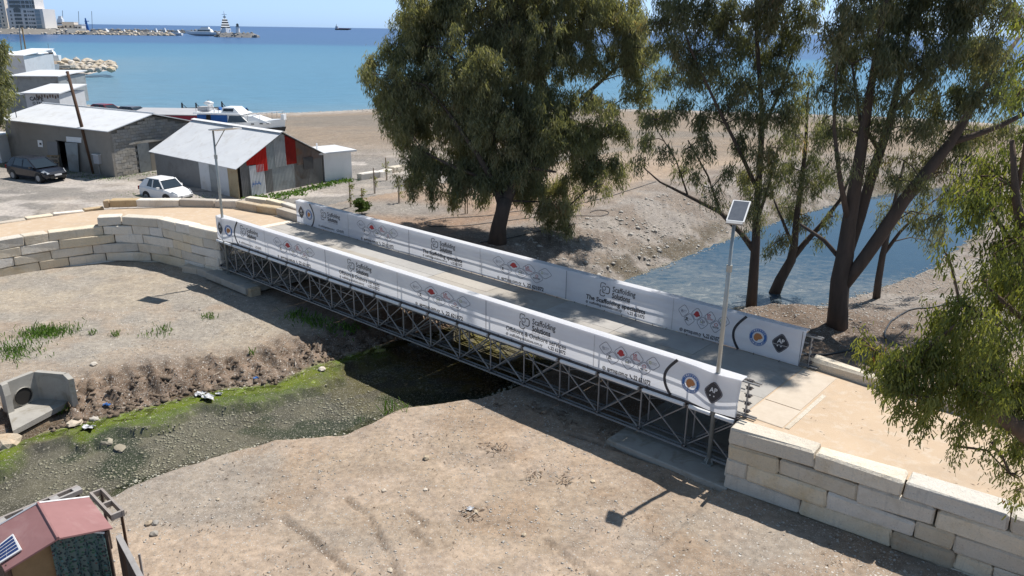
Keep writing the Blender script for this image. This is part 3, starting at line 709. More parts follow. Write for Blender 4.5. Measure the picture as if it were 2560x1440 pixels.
# abutments under both ends
ab1 = thing('stone_abutment', 'shaded stone abutment under the left end of the bridge', 'abutment', BR(-.4, 2, -1.8))
for k in range(5):
    pl = [BR(-.45, -.15, 0)[:2], BR(-.45, BW + .3, 0)[:2]]
    course(ab1, pl, [0, 1.0 + .3 * (k % 2), 2.3, 3.4 - .2 * (k % 3), 4.4], -.25 - .4 * (k + 1), -.25 - .4 * k, .4, rn, ['stone'], inward=-1)
MB().ob(BR(-.44, 0, -2.2), BU * .2, BN * 4.2, UP * 2.0).obj('core', M['concrete'], ab1)
ab2 = thing('stone_abutment', 'shaded stone abutment under the right end of the bridge', 'abutment', BR(BL + .3, 2, -1.8))
for k in range(4):
    course(ab2, [BR(BL + .45, -.6, 0)[:2], BR(BL + .45, BW + .3, 0)[:2]], [0, 1.2 - .3 * (k % 2), 2.4, 3.6, 4.8], -.25 - .42 * (k + 1), -.25 - .42 * k, .4, rn, ['stone'], inward=1)
# footing stones and slabs
ft = thing('footing_row', 'low row of tan foundation stones below the left end of the bridge', 'foundation', on(600, 730))
FP = [at(x, y, -1.72)[:2] for x, y in ((452, 664), (500, 672), (560, 695), (628, 726))]
course(ft, FP, joints_from_px(FP, -1.72, [452, 490, 517, 570, 580, 626]), -2.2, -1.72, .5, rn, ['tan_stone'], bev=.03)
fs1 = thing('concrete_footing', 'grey concrete footing slab behind the tan stones under the left end', 'footing', BR(.6, .5, -1.7))
MB().block(BR(-.3, -.75, -2.0), BU * 3.6, BN * 5.4, UP * .34, .02, .01, rn).obj('footing_slab', M['concrete'], fs1)
fs2 = thing('concrete_footing', 'grey concrete footing slab carrying the lamp pole at the right end', 'footing', BR(BL - 2, 0, -1.7))
MB().block(BR(BL - 3.5, -.95, -1.95), BU * 3.75, BN * 5.4, UP * .34, .02, .012, rn).obj('footing_slab', M['concrete'], fs2)

# ---------------------------------------------------------------- the bridge
br = thing('scaffold_bridge', 'long scaffold footbridge with tube trusses and a grey board deck', 'bridge', BR(BL / 2, BW / 2, 0))
NB = 18; bay = BL / NB
dm = []
for i in range(NB // 2):
    for j in range(3):
        t0, t1 = .06 + j * 1.40, .06 + (j + 1) * 1.40
        MB().ob(BR(i * 2 * bay + .006, t0 + .005, -.06), BU * (2 * bay - .012), BN * (t1 - t0 - .01), UP * (.06 + .003 * ((i * 5 + j * 7) % 3 - 1))).obj('deck_panel', M['deck'], br)
ZB, ZC = -1.46, -.16
protos = {}
def member(key, name, a, b, r, m='galv', n=6):
    """tubes of equal length share one mesh"""
    a = np.asarray(a, float); b = np.asarray(b, float); L = round(float(np.linalg.norm(b - a)), 2); k = (key, L, r)
    if k not in protos:
        protos[k] = MB().tube([(0, 0, 0), (0, 0, L)], r, n).mesh(name); protos[k].materials.append(M[m])
    o = bpy.data.objects.new(name, protos[k]); _link(o); o.parent = br; OFF[o.name] = OFF[br.name]
    o.matrix_local = Matrix.Translation(Vector(a - OFF[br.name])) @ Vector(b - a).to_track_quat('Z', 'Y').to_matrix().to_4x4(); return o
couple = MB()
TR = (-.06, .42, 2.15, 3.88, BW + .08)
for ti, t in enumerate(TR):
    for i in range(NB + 1):
        s = min(max(i * bay, .03), BL - .03); dt = 0
        member('p', 'post', BR(s, t, ZB - .08), BR(s, t, -.1), .028)
        if i < NB:
            s2 = (i + 1) * bay; z0, z1 = ZB + .10, ZC - .04
            if ti in (0, 4) or (ti == 2 and i % 2 == 0): member('d', 'diagonal', BR(s + .05, t - .035, z1), BR(s2 - .05, t - .035, z0), .024)
            if ti in (0, 4) or (ti in (1, 2) and i % 2): member('d', 'diagonal', BR(s + .05, t + .035, z0), BR(s2 - .05, t + .035, z1), .024)
        for zz in (ZB + .06, ZC):
            couple.box(BR(s, t - .03, zz), (.1, .1, .09), math.atan2(BU[1], BU[0]))
    for k, (z, dt) in enumerate(((ZB, -.06), (ZB + .015, .07), (ZC, -.05), (ZC + .01, .06))):
        member('c%d' % ti, 'chord', BR(-.1, t + dt, z), BR(BL + .1 - .37 * (k > 1), t + dt, z), .030 if k != 0 else .034)
for i in range(NB + 1):
    s = min(max(i * bay, .05), BL - .05)
    member('l', 'transom', BR(s + .06, -.2, ZC + .065), BR(s + .06, BW + .2, ZC + .065), .026)
    member('l', 'transom', BR(s + .06, -.2, ZB + .12), BR(s + .06, BW + .2, ZB + .12), .026)
    if i % 2 == 0 and i < NB:
        member('b', 'brace', BR(s, TR[1], -.62), BR(s + bay, TR[2], -.70), .024); member('b', 'brace', BR(s + bay * .9, TR[3], -.62), BR(s + .1, TR[4], -.55), .024)
    if i % 3 == 0 and i < NB: member('b', 'brace', BR(s, TR[0], ZB + .1), BR(s + bay, TR[2], ZC - .1), .024)
for i in (5, 6, 13, 14, 15): member('h', 'ledger', BR(i * bay, -.02, -.52), BR((i + 1) * bay, -.02, -.55), .024)
cp = couple.obj('couplers', M['darksteel'], br); cp['kind'] = 'stuff'
# where the lamp poles stand, between the truss and the banner
PT = -.13; _q = np.linspace(-1, BL + 1, 1400)
PS = [float(_q[int(np.argmin([abs(proj(BR(a, PT, -.2))[0] - px) for a in _q]))]) for px in (563, 1783)]
def bulge(side, s): return 0 * s if side else -.13 * (np.exp(-((s - PS[0]) / .6) ** 2) + np.exp(-((s - PS[1]) / .6) ** 2))
# steel deck edge below the near banner, its sunlit white put into the colour, one length per bay, and dark pipe above it
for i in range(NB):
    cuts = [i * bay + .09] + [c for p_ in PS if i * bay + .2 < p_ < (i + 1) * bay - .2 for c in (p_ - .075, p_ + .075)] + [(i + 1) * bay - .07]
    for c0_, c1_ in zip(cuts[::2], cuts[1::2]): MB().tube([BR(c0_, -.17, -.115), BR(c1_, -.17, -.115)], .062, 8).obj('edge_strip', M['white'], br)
for i in range(NB // 2): MB().ob(BR(i * 2 * bay + .01, -.13, -.055), BU * (2 * bay - .02), BN * .188, UP * .03).obj('light_stop_board', M['darksteel'], br)  # added board, closes the gap where sun leaked past the deck edge
for z, t in ((-.03, -.10),): member('rail', 'bottom_rail', BR(-.15, t, z), BR(BL + .15, t, z), .03, 'darksteel')
# guard rail frame inside the banners, showing at the ends
ZR = 1.05
for side, (ta, tbb) in enumerate(((0.0, .14), (BW, BW + .14))):
    for t in (ta, tbb): member('tr', 'top_rail', BR(-.05, t, ZR - .02), BR(BL + .42, t, ZR - .02), .030)
    for t in (ta + .02, tbb - .02): member('br', 'low_rail', BR(-.05, t, .06), BR(BL + .40, t, .06), .026)
    for i in range(NB + 1):
        s = min(max(i * bay, .02), BL - .01) + (.12 if i == NB else 0)
        member('gp', 'guard_post', BR(s, (ta + tbb) / 2, -.1), BR(s, (ta + tbb) / 2, ZR - .05), .03)
    for z in (.40, .76): member('mr', 'mid_rail', BR(0, (ta + tbb) / 2 + .04, z), BR(BL, (ta + tbb) / 2 + .04, z), .024)
clips = MB()
for side, tc in ((0, .1), (1, BW + .1)):
    for z in (.18, .40, .62, .84, 1.04):
        clips.box(BR(BL + .12, tc, z), (.13, .11, .07), math.atan2(BU[1], BU[0])); clips.tube([BR(BL + .0, tc, z + .03), BR(BL + .24, tc, z + .03)], .012, 5)
c_ = clips.obj('rail_clamps', M['darksteel'], br); c_['kind'] = 'stuff'

# ---------------------------------------------------------------- banners with their print
_tx = {}
def text2d(s, bold=0.0):
    k = (s, bold)
    if k in _tx: return _tx[k]
    cu = bpy.data.curves.new('t', 'FONT'); cu.body = s; cu.size = 1; cu.resolution_u = 2; cu.offset = bold; cu.fill_mode = 'FRONT'
    o = bpy.data.objects.new('t', cu); _link(o); dg = bpy.context.evaluated_depsgraph_get(); me = o.evaluated_get(dg).to_mesh()
    V = np.array([(v.co.x, v.co.y) for v in me.vertices]) if len(me.vertices) else np.zeros((0, 2)); Fs = [list(p.vertices) for p in me.polygons]
    o.evaluated_get(dg).to_mesh_clear(); bpy.data.objects.remove(o); bpy.data.curves.remove(cu)
    _tx[k] = (V, Fs); return V, Fs
class Ink:
    """flat print laid out in (u, v) metres and mapped on to a surface"""
    def __init__(s): s.d = {}; s.item = ''
    def put(s, ink, V, Fs):
        if len(V) == 0: return
        v, f = s.d.setdefault((s.item, ink) if s.item else ink, ([], [])); b = len(v); v += [tuple(p) for p in V]; f += [[i + b for i in q] for q in Fs]
    def text(s, ink, st, x, y, h, w=None, bold=.015, al='l', rot=0):
        V, Fs = text2d(st, bold)
        if len(V) == 0: return
        x0, x1 = V[:, 0].min(), V[:, 0].max(); k = h / .72; kx = k if w is None else w / (x1 - x0)
        P = np.stack([(V[:, 0] - x0) * kx, V[:, 1] * k], 1); W = (x1 - x0) * kx
        if al == 'c': P[:, 0] -= W / 2
        if rot: c, q = math.cos(rot), math.sin(rot); P = P @ np.array([[c, q], [-q, c]])
        s.put(ink, P + np.array([x, y]), Fs)
    def path(s, ink, pts, wd, close=False):
        pts = [np.array(p, float) for p in pts]; n = len(pts); L, Rr = [], []
        for i in range(n):
            a = pts[i - 1] if (i > 0 or close) else pts[i]; b = pts[(i + 1) % n] if (i < n - 1 or close) else pts[i]
            t = nrm(b - a); q = np.array([-t[1], t[0]]) * wd / 2; L.append(pts[i] + q); Rr.append(pts[i] - q)
        s.put(ink, L + Rr, [[i, (i + 1) % n, (i + 1) % n + n, i + n] for i in range(n if close else n - 1)])
    def fill(s, ink, pts):     # a fan about the middle, so that large marks follow the cloth
        n = len(pts); c = np.mean(np.array(pts, float), 0); m = [(np.array(p, float) + c) / 2 for p in pts]
        s.put(ink, list(pts) + m + [c], [[i, (i + 1) % n, (i + 1) % n + n, i + n] for i in range(n)] + [[i + n, (i + 1) % n + n, 2 * n] for i in range(n)])
    def disc(s, ink, x, y, r, n=24, ry=None): s.fill(ink, [(x + r * math.cos(2 * math.pi * i / n), y + (ry or r) * math.sin(2 * math.pi * i / n)) for i in range(n)])
    def ring(s, ink, x, y, r0, r1, n=32):
        s.put(ink, [(x + r * math.cos(2 * math.pi * i / n), y + r * math.sin(2 * math.pi * i / n)) for r in (r1, r0) for i in range(n)], [[i, (i + 1) % n, (i + 1) % n + n, i + n] for i in range(n)])
def rdiam(x, y, rx, ry, k=.25):
    c = [(x + rx, y), (x, y + ry), (x - rx, y), (x, y - ry)]; out = []
    for i in range(4):
        p = np.array(c[i]); a = np.array(c[i - 1]); b = np.array(c[(i + 1) % 4]); q0 = p + (a - p) * k; q1 = p + (b - p) * k
        for t in (0, .3, .5, .7, 1): out.append(q0 * (1 - t) ** 2 + p * 2 * t * (1 - t) + q1 * t * t)
    return out
def rrect(x0, y0, x1, y1, r, n=4):
    out = []
    for cx, cy, a in ((x1 - r, y1 - r, 0), (x0 + r, y1 - r, 90), (x0 + r, y0 + r, 180), (x1 - r, y0 + r, 270)):
        out += [(cx + r * math.cos(R(a + 90 * i / n)), cy + r * math.sin(R(a + 90 * i / n))) for i in range(n + 1)]
    return out
def globe(k, x, y, r):
    k.ring('ink', x, y, r * .8, r, 16); k.path('ink', [(x - r, y), (x + r, y)], r * .2); k.path('ink', [(x, y - r), (x, y + r)], r * .2)
    k.path('ink', [(x + r * .5 * math.sin(a), y + r * math.cos(a)) for a in np.linspace(0, 6.28, 13)], r * .16)
def phone(k, x, y, h): k.fill('ink', [(x, y + h), (x + h * .25, y + h * .95), (x + h * .3, y + h * .65), (x + h * .18, y + h * .52), (x + h * .5, y + h * .2), (x + h * .62, y + h * .32), (x + h * .9, y + h * .22), (x + h * .95, y), (x + h * .6, y - h * .02), (x + h * .1, y + h * .4)])
def logo(k, x, y, w, slogan, hp=1.13):
    e = .40; k.item = 'emblem'
    k.path('ink', rrect(x, y + e * .58, x + e * .50, y + e * 1.08, .06)[:14], .025); k.path('ink', rrect(x + e * .2, y + e * .42, x + e * .56, y + e * .78, .06), .02, True)
    k.path('ink', rrect(x, y - .06, x + e * .55, y + e * .44, .07)[6:], .026); k.path('ink', [(x + e * .55 + .02, y + e * .80), (x + e * .85, y + e * .80), (x + e * .98, y + e * .7), (x + e * .98, y + e * .3), (x + e * .86, y + e * .17), (x + e * .6, y + e * .17)], .034)
    k.path('ink', [(x + .09, y + e * .35), (x + .13, y + e * .2), (x + e * .5, y + e * .16)], .036)
    k.item = 'name_lettering'; k.text('ink', 'Scaffolding', x + .52, y + .20, .20, w, .012); k.text('ink', 'Solutions', x + .52, y - .04, .20, w * .80, .03)
    k.text('greyink', 'OFFSHORE + ONSHORE', x + .52, y - .12, .045, w * .8, .01)
def sub(k, x, y, w, slogan):
    k.item = 'slogan'
    if slogan: k.text('ink', slogan, x, y + .165, .17, w, .012 if slogan[0] == 'O' else .028)
    k.item = 'globe_icon'; globe(k, x + .06, y + .045, .05); k.item = 'web_address'; k.text('ink', 'scaffolding-solutions.com.cy', x + .17, y + .01, .10, w * .56, .022)
    k.item = 'phone_icon'; phone(k, x + w * .72, y + .005, .09); k.item = 'phone_number'; k.text('ink', '22 621072', x + w * .76, y + .005, .115, w * .24, .03)
def diamonds(k, x, y, w, hp):
    # seven rounded diamonds in two rows with small marks, then address and number
    st = w / 7.6; rx, ry = st * .86, hp * .205
    for i in range(7):
        cx = x + st * (.9 + i * .97); cy = y + hp * (.69 if i % 2 == 0 else .47)
        k.item = 'diamond_mark.%d' % i; k.path('greyink', rdiam(cx, cy, rx, ry), .017, True); q = rx * .5
        if i == 0: k.ring('greyink', cx - q * .7, cy + .01, .025, .04, 10); k.ring('greyink', cx - q * .5, cy - .03, .025, .04, 10); k.text('greyink', 'Scaffolding', cx - q * .3, cy, .045, q * 1.3, 0); k.text('greyink', 'Solutions', cx - q * .3, cy - .05, .04, q, 0)
        elif i == 1: k.disc('ink', cx - q, cy + .03, .03, 8); k.fill('ink', [(cx - q - .03, cy - .06), (cx - q + .02, cy - .06), (cx - q + .02, cy - .01), (cx - q - .03, cy - .01)]); k.path('ink', [(cx - q + .04, cy + .06), (cx - q + .04, cy - .03), (cx - q + .09, cy - .06)], .025); k.text('greyink', 'AP TOWERS', cx - q * .45, cy, .035, q * 1.4, 0)
        elif i == 2: k.disc('redink', cx, cy, q * .75, 20, .105); k.fill('redink', [(cx - q * 1.05, cy - .045), (cx + q * 1.05, cy - .045), (cx + q * 1.0, cy + .005), (cx - q * 1.0, cy + .005)]); k.ring('ink', cx, cy + .045, .02, .035, 10); k.path('ink', [(cx - q * 1.05, cy - .05), (cx, cy - .06), (cx + q * 1.05, cy - .05)], .016)
        elif i == 3: k.path('greyink', [(cx - q * .7, cy - .02), (cx - q * .7, cy + .08), (cx - q * .2, cy + .12), (cx, cy + .1), (cx, cy - .02)], .02); k.path('greyink', [(cx + .03, cy - .02), (cx + .03, cy + .1), (cx + q * .7, cy + .08), (cx + q * .7, cy + .02), (cx + .05, cy + .03)], .02); k.fill('greenink', [(cx - q * .45, cy - .01), (cx - q * .2, cy - .01), (cx - q * .2, cy + .05), (cx - q * .45, cy + .05)]); k.text('greyink', 'nexus', cx - q * .8, cy - .08, .05, q * 1.6, .01)
        elif i == 4: k.path('redink', [(cx - q, cy + .11), (cx - q, cy + .05), (cx - q * .7, cy + .05)], .02); k.ring('redink', cx - q * .35, cy + .08, .02, .04, 8); k.text('redink', 'RENTAL', cx - q, cy - .02, .05, q * 1.2, .02); k.text('redink', 'SOLUTIONS', cx - q, cy - .08, .05, q * 1.9, .02)
        elif i == 5:
            for a in range(8): k.disc('redink', cx + .055 * math.cos(a * .785), cy + .065 + .05 * math.sin(a * .785), .016, 6)
            k.text('ink', 'MARITIME', cx - q, cy - .055, .05, q * 2, .025); k.text('greyink', 'SOLUTIONS', cx - q * .9, cy - .085, .02, q * 1.8, 0)
        else: k.path('greenink', [(cx - q * 1.05, cy - .04), (cx - q * 1.05, cy + .04), (cx - q * .6, cy + .04), (cx - q * .6, cy - .04)], .02, True); k.text('greyink', 'CORPORATE', cx - q * .5, cy + .005, .035, q * 1.5, 0); k.text('greyink', 'SOLUTIONS', cx - q * .5, cy - .04, .035, q * 1.4, 0)
    k.item = 'globe_icon'; globe(k, x + st * .95, y + .12, .06); k.item = 'web_address'; k.text('ink', 'apgroup.com.cy', x + st * 1.35, y + .08, .13, st * 2.6, .03)
    k.item = 'phone_icon'; phone(k, x + st * 4.15, y + .07, .13); k.item = 'phone_number'; k.text('ink', '22 621072', x + st * 4.65, y + .07, .14, st * 2.05, .035)
def arcline(k, x, hp, side):
    pts = [(x + side * .33 * (1 - math.sin(math.pi * (i / 14) ** .9)) * (1.0 if i > 7 else .8), hp * i / 14) for i in range(15)]; k.item = 'arc_line'; k.path('ink', pts, .085)
def seal(k, x, y, r):
    k.item = 'seal'; k.ring('blueprint', x, y, r * .66, r, 36); k.ring('whiteink', x, y, r * .93, r * .955, 36)
    for st, a0, a1, up in (('LIMASSOL', 152, 28, 1), ('MUNICIPALITY', 202, 338, -1)):
        for i, ch in enumerate(st):
            a = R(a0 + (a1 - a0) * (i + .5) / len(st)); rr = r * (.755 if up > 0 else .885)
            k.text('whiteink', ch, x + rr * math.cos(a), y + rr * math.sin(a), r * .16, r * .12, .02, 'c', a - math.pi / 2 if up > 0 else a + math.pi / 2)
    # beast's head in profile inside the ring
    k.fill('orangeink', [(x + r * p, y + r * q) for p, q in ((-.5, -.05), (-.44, .22), (-.25, .42), (.02, .45), (.12, .38), (.2, .42), (.3, .3), (.45, .15), (.5, -.02), (.36, -.08), (.28, -.2), (.1, -.22), (.02, -.38), (-.12, -.48), (-.33, -.40), (-.45, -.25))])
    k.fill('whiteink', [(x + r * p, y + r * q) for p, q in ((.1, -.22), (.3, -.2), (.46, -.12), (.42, -.32), (.22, -.42), (.05, -.38))]); k.disc('ink', x + r * .2, y + r * .16, r * .05, 8)
    k.path('ink', [(x + r * -.3, y + r * .1), (x - r * .05, y + r * -.05), (x + r * .1, y - r * .2)], r * .05); k.path('ink', [(x - r * .35, y - r * .2), (x - r * .15, y - r * .3)], r * .05)
def badge(k, x, y, rx, ry):
    k.item = 'badge'; k.fill('ink', rdiam(x, y, rx, ry, .3)); k.path('greyink', rdiam(x, y, rx * .9, ry * .9, .3), .014, True)
    k.text('whiteink', 'AP', x, y + ry * .02, ry * .38, rx * .72, .02, 'c'); k.path('whiteink', [(x - rx * .78, y - ry * .14), (x + rx * .78, y - ry * .14)], .010); k.path('greyink', [(x - rx * .5, y - ry * .22), (x + rx * .5, y - ry * .22)], .012)
    for q in (-.25, .12): k.disc('whiteink', x + rx * q, y - ry * .26, .022, 8)
def wrinkle(u, v, sd): return .020 * (fbm(u * .9 + sd, v * 1.4, 7 + sd, 3) - .5) + .012 * (fbm(u * 2.4, v * 3 + sd, 17, 3) - .5)
LIFT = {'ink': .006, 'greyink': .0065, 'blueprint': .006, 'orangeink': .0062, 'redink': .0066, 'greenink': .0068, 'whiteink': .0085}
def banner(side, label, seams_px, kinds, t0, hp, ybase, zb, slant):
    root = thing('banner', label, 'banner', BR(BL / 2, t0, zb), 'printed banners along the bridge rails')
    pxs = []
    for x, y in seams_px:       # pixels on the banner's foot: where each seam stands along the bridge
        d = ray(x, y); n = BN; k = ((BR(0, t0, 0) - CAMP) @ n) / (d @ n); P = CAMP + d * k; pxs.append(float((P - N0) @ BU))
    for i, (a, b) in enumerate(zip(pxs, pxs[1:])):
        L = b - a; kd = kinds[i]; nu, nv = max(6, int(L / .12)), 9
        def smap(u, v): return a + u + slant * (v / hp) * ((a + u) / BL)
        V = []; Fs = []
        for j in range(nv + 1):
            for q in range(nu + 1):
                u, v = L * q / nu, hp * j / nv; wv = float(wrinkle(np.array(a + u), np.array(v), side * 5)); V.append(BR(smap(u, v), t0 - .03 + wv * min(1, 4 * (1 - j / nv)) + float(bulge(side, smap(u, v))), zb + v))
        for q in range(nu + 1):   # over the top rails and down the back a little
            u = L * q / nu; s_ = smap(u, hp); V.append(BR(s_, t0 - .033 + float(bulge(side, s_)) + .01 * float(vn(np.array((a + u) * 2.1), np.array(.5), 5)), zb + hp - .012)); 
        for q in range(nu + 1): u = L * q / nu; V.append(BR(smap(u, hp), t0 + .215, zb + hp + .015 + .012 * float(vn(np.array(u * 1.3), np.array(i + .5), 3))))
        for q in range(nu + 1): u = L * q / nu; V.append(BR(smap(u, hp), t0 + .225, zb + hp - .035))
        for j in [*range(nv), nv + 1, nv + 2]:
            for q in range(nu): A = j * (nu + 1) + q; Fs.append((A, A + 1, A + nu + 2, A + nu + 1))
        mb = MB(); mb.add(V, Fs); pn = mb.obj('banner_panel', M['fabric'], root, smooth=True)
        if kd != 'seamonly':
            MB().ob(BR(b - .012, t0 - .045, zb + .02), BU * .02, BN * .004, UP * (hp - .04)).obj('seam', M['greyink'] if i % 2 else M['rope'], root)
        k = Ink()
        ar = .0
        if kd[0] == 'L':      # left end: badge, seal, arc, logo
            e = 1.55; badge(k, .45, hp * .52, .30, .36); seal(k, 1.12, hp * .50, .27); arcline(k, e, hp, -1 if side else 1)
            w_ = L - e; logo(k, e + w_ * .22, hp * .50, w_ * .36, 0); sub(k, e + w_ * .12, hp * .10, w_ * .74, None)
        elif kd[0] == 'S': logo(k, L * .33, hp * .52, L * .21, 0); sub(k, L * .20, hp * .10, L * .56, kd[1:])
        elif kd[0] == 'D': diamonds(k, L * .14, 0, L * .70, hp)
        elif kd[0] == 'R':    # diamonds, arc, seal, badge
            e = L - 2.2; diamonds(k, .12, 0, e - .30, hp); arcline(k, e - .02, hp, 1); seal(k, e + .80, hp * .50, .29); badge(k, e + 1.52, hp * .50, .31, .37)
        # one object per printed item; its inks are material slots
        items = {}
        for (it, ink), (v, f) in k.d.items():
            v = np.array(v); wv = wrinkle(a + v[:, 0], v[:, 1], side * 5) * np.minimum(1, 4 * (1 - v[:, 1] / hp))
            P = [BR(smap(u, q), t0 - .038 - LIFT[ink] + wz + float(bulge(side, smap(u, q))), zb + q) for (u, q), wz in zip(v, wv)]
            mb, ms = items.setdefault(it, (MB(), [])); mb.m = len(ms); ms.append(M[ink]); mb.add(P, f)
        for it, (mb, ms) in items.items(): mb.obj(it.split('.')[0], ms, pn)
    ties = MB(); q = random.Random(side + 3); s_ = pxs[0] + .2
    while s_ < pxs[-1] - .1:
        p = BR(s_, t0 - .045, zb + .03); e = BR(s_ + q.uniform(-.04, .06), t0 - .09, zb - .07 - q.uniform(0, .06)); ties.tube([p, (p + e) / 2 + UP * .02, e], .009, 4); s_ += q.uniform(.55, .85)
    o = ties.obj('ties', M['rubber'], root); o['kind'] = 'stuff'
    return root
banner(0, 'near printed white banner reading Offshore & Onshore services, facing the stream', [(548, 590), (667, 634), (818, 686), (997, 748), (1217, 825), (1485, 916), (1842, 1040)],
       ['L', 'D', 'SOffshore & Onshore services', 'D', 'SOffshore & Onshore services', 'R'], -.07, 1.10, 0, .0, .06)
banner(1, 'far printed white banner reading The Scaffolding specialists, along the seaward rail', [(744, 553), (874, 590), (1025, 634), (1202, 685), (1416, 747), (1680, 823), (1997, 915)],
       ['L', 'D', 'SThe Scaffolding specialists', 'D', 'SThe Scaffolding specialists', 'R'], BW - .06, 1.15, 0, .03, .10)

# ---------------------------------------------------------------- solar street lamps
def lamp(base, top, label, panel):
    g = thing('solar_lamp', label, 'street lamp', base, 'solar lamps at the bridge ends')
    bx, by, bz = base; tz = top
    MB().tube([(bx, by, bz), (bx, by, bz + 5.6), (bx, by, bz + 5.62), (bx, by, tz)], [.062, .058, .045, .042], 12).obj('pole', M['lamp_pole'], g, smooth=True)
    MB().tube([(bx, by, bz + 5.5), (bx, by, bz + 5.68)], .075, 12).obj('collar', M['lamp_pole'], g)
    mb = MB().box((bx, by, bz + .015), (.3, .3, .03), math.atan2(BU[1], BU[0]))
    for k in range(4):
        a = math.atan2(BU[1], BU[0]) + k * math.pi / 2; c, s_ = math.cos(a), math.sin(a)
        mb.prism([(bx + .05 * c, by + .05 * s_, bz + .03), (bx + .14 * c, by + .14 * s_, bz + .03), (bx + .05 * c, by + .05 * s_, bz + .2)], (-s_ * .012, c * .012, 0))
    mb.obj('base_plate', M['lamp_pole'], g)
    panel(g, np.array([bx, by, tz])); return g
def panel_r(g, p):
    # faces the viewer's side, seen broad: tilted toward the sun over the bridge
    u = nrm(np.array([.333, -.175, .005])); v = np.array([.277, .53, .387]); v = nrm(v - u * (v @ u)); n = np.cross(u, v); c = p + v * .40 + u * .02 + UP * .05
    MB().ob(c - u * .22 - v * .40, u * .44, v * .74, n * .035).obj('panel_frame', M['white'], g)
    f = MB(); 
    f.ob(c - u * .19 - v * .37 + n * .036, u * .38, v * .68, n * .003); f.obj('panel_cells', M['cell'], g)
    MB().ob(c - u * .2 - v * .50, u * .40, v * .08, n * .05).obj('lamp_head', M['galv'], g)
    MB().tube([p - UP * .1, c - n * .02], .03, 6).obj('bracket', M['galv'], g)
def foot(s, z0): p = BR(s, PT, 0); return np.array([p[0], p[1], z0])
rb = foot(PS[1], -1.61); lamp(tuple(rb), zat(rb, 560), 'solar street lamp in front of the bridge, its panel seen broadside', panel_r)
def panel_l(g, p):
    u = nrm(np.array([.9, -.25, .12])); v = nrm(np.cross(UP, u)) ; v = nrm(v * .9 - UP * .15); n = np.cross(u, v)
    c = p + u * .62
    MB().ob(c - u * .62 - v * .33, u * 1.3, v * .66, n * .05).obj('panel_frame', M['white'], g)
    MB().ob(c - u * .58 - v * .29 + n * .051, u * 1.22, v * .58, n * .003).obj('panel_cells', M['cell'], g)
    MB().tube([p - UP * .75, p + u * .62], .022, 6).obj('bracket', M['lamp_pole'], g)
lb = foot(PS[0], -1.66); lamp(tuple(lb), zat(lb, 327), 'solar street lamp at the far end, its panel seen edge on', panel_l)
# ---------------------------------------------------------------- sheds on the far side
def onpl(px, py, A, n):
    d = ray(px, py); return CAMP + d * (((np.asarray(A) - CAMP) @ n) / (d @ n))
def perp(u): return np.array([-u[1], u[0], 0])
def corr(o, u, w, zlo, zhi, pitch=.12, amp=.02, out=None):
    # a corrugated sheet standing on o along u; zlo / zhi give its lower and upper edge
    mb = MB(); n = max(4, int(round(w / pitch * 2))); V = []
    for i in range(n + 1):
        a = w * i / n; q = o + u * a + out * (amp if i % 2 else -amp); V += [(q[0], q[1], zlo(a)), (q[0], q[1], zhi(a))]
    mb.add(V, [(2 * i, 2 * i + 2, 2 * i + 3, 2 * i + 1) for i in range(n)]); return mb
def quad_on(pxs, A, n, thick, mb=None, lift=.0):
    pts = [onpl(x, y, A, n) - n * lift for x, y in pxs]; mb = mb or MB(); mb.prism(pts, -n * thick); return mb

# --- concrete shed with the white roof
A = on(288, 443); B_ = on(28, 402); u = nrm((B_ - A) * [1, 1, 0]); v = -perp(u)
if v[1] < 0: v = -v
LA = float((B_ - A) @ u); z0 = A[2] - .15
ev = zat(A, 328)
WA = 6.0
for q in np.arange(4, 11, .05):
    p = A + v * q
    if proj((p[0], p[1], ev))[0] > 478: WA = float(q); break
mid = A + v * WA / 2; rg = zat(mid, 287)
sh = thing('concrete_shed', 'grey cement shed with a white gable roof and a blue grey metal door', 'shed', A)
P = lambda a, b, z: np.array([*(A + u * a + v * b)[:2], z])
nf, ng = v, -u      # into the front wall / into the gable wall
dl, dr = onpl(147, 400, A, v), onpl(174, 400, A, v); da, db = (dr - A) @ u, (dl - A) @ u
wz = onpl(150, 352, A, v)[2]
wl_ = MB()
for a0, a1, zz0, zz1 in ((0, da, z0, ev), (db, LA, z0, ev), (da, db, wz, ev)): wl_.ob(P(a0, 0, zz0), u * (a1 - a0), v * .2, UP * (zz1 - zz0))
wl_.obj('front_wall', M['render'], sh)
mb = MB(); mb.prism([P(.12, 0.02, z0), P(.12, WA, z0), P(.12, WA, ev), P(.12, WA / 2, rg - .03), P(.12, 0.02, ev)], u * .2); gw = mb.obj('gable_wall', M['mortar'], sh)
MB().prism([P(LA, 0.02, z0), P(LA, WA, z0), P(LA, WA, ev), P(LA, WA / 2, rg - .03), P(LA, 0.02, ev)], -u * .2).obj('gable_wall', M['render'], sh)
MB().ob(P(0.3, WA - .2, z0), u * (LA - .5), v * .2, UP * (ev - z0)).obj('back_wall', M['render'], sh)
MB().ob(P(da - 1, 1.5, z0), u * (db - da + 2), v * .1, UP * 2.6).obj('room_shade_sheet', M['dark'], sh)  # near-black sheet standing in for the shade of the room behind the doorway
g0, g1 = ((onpl(346, 400, A, u) - A) @ v), ((onpl(408, 400, A, u) - A) @ v); gz_ = onpl(370, 356, A, u)[2]
rn = random.Random(8); bw, bh = .42, .21
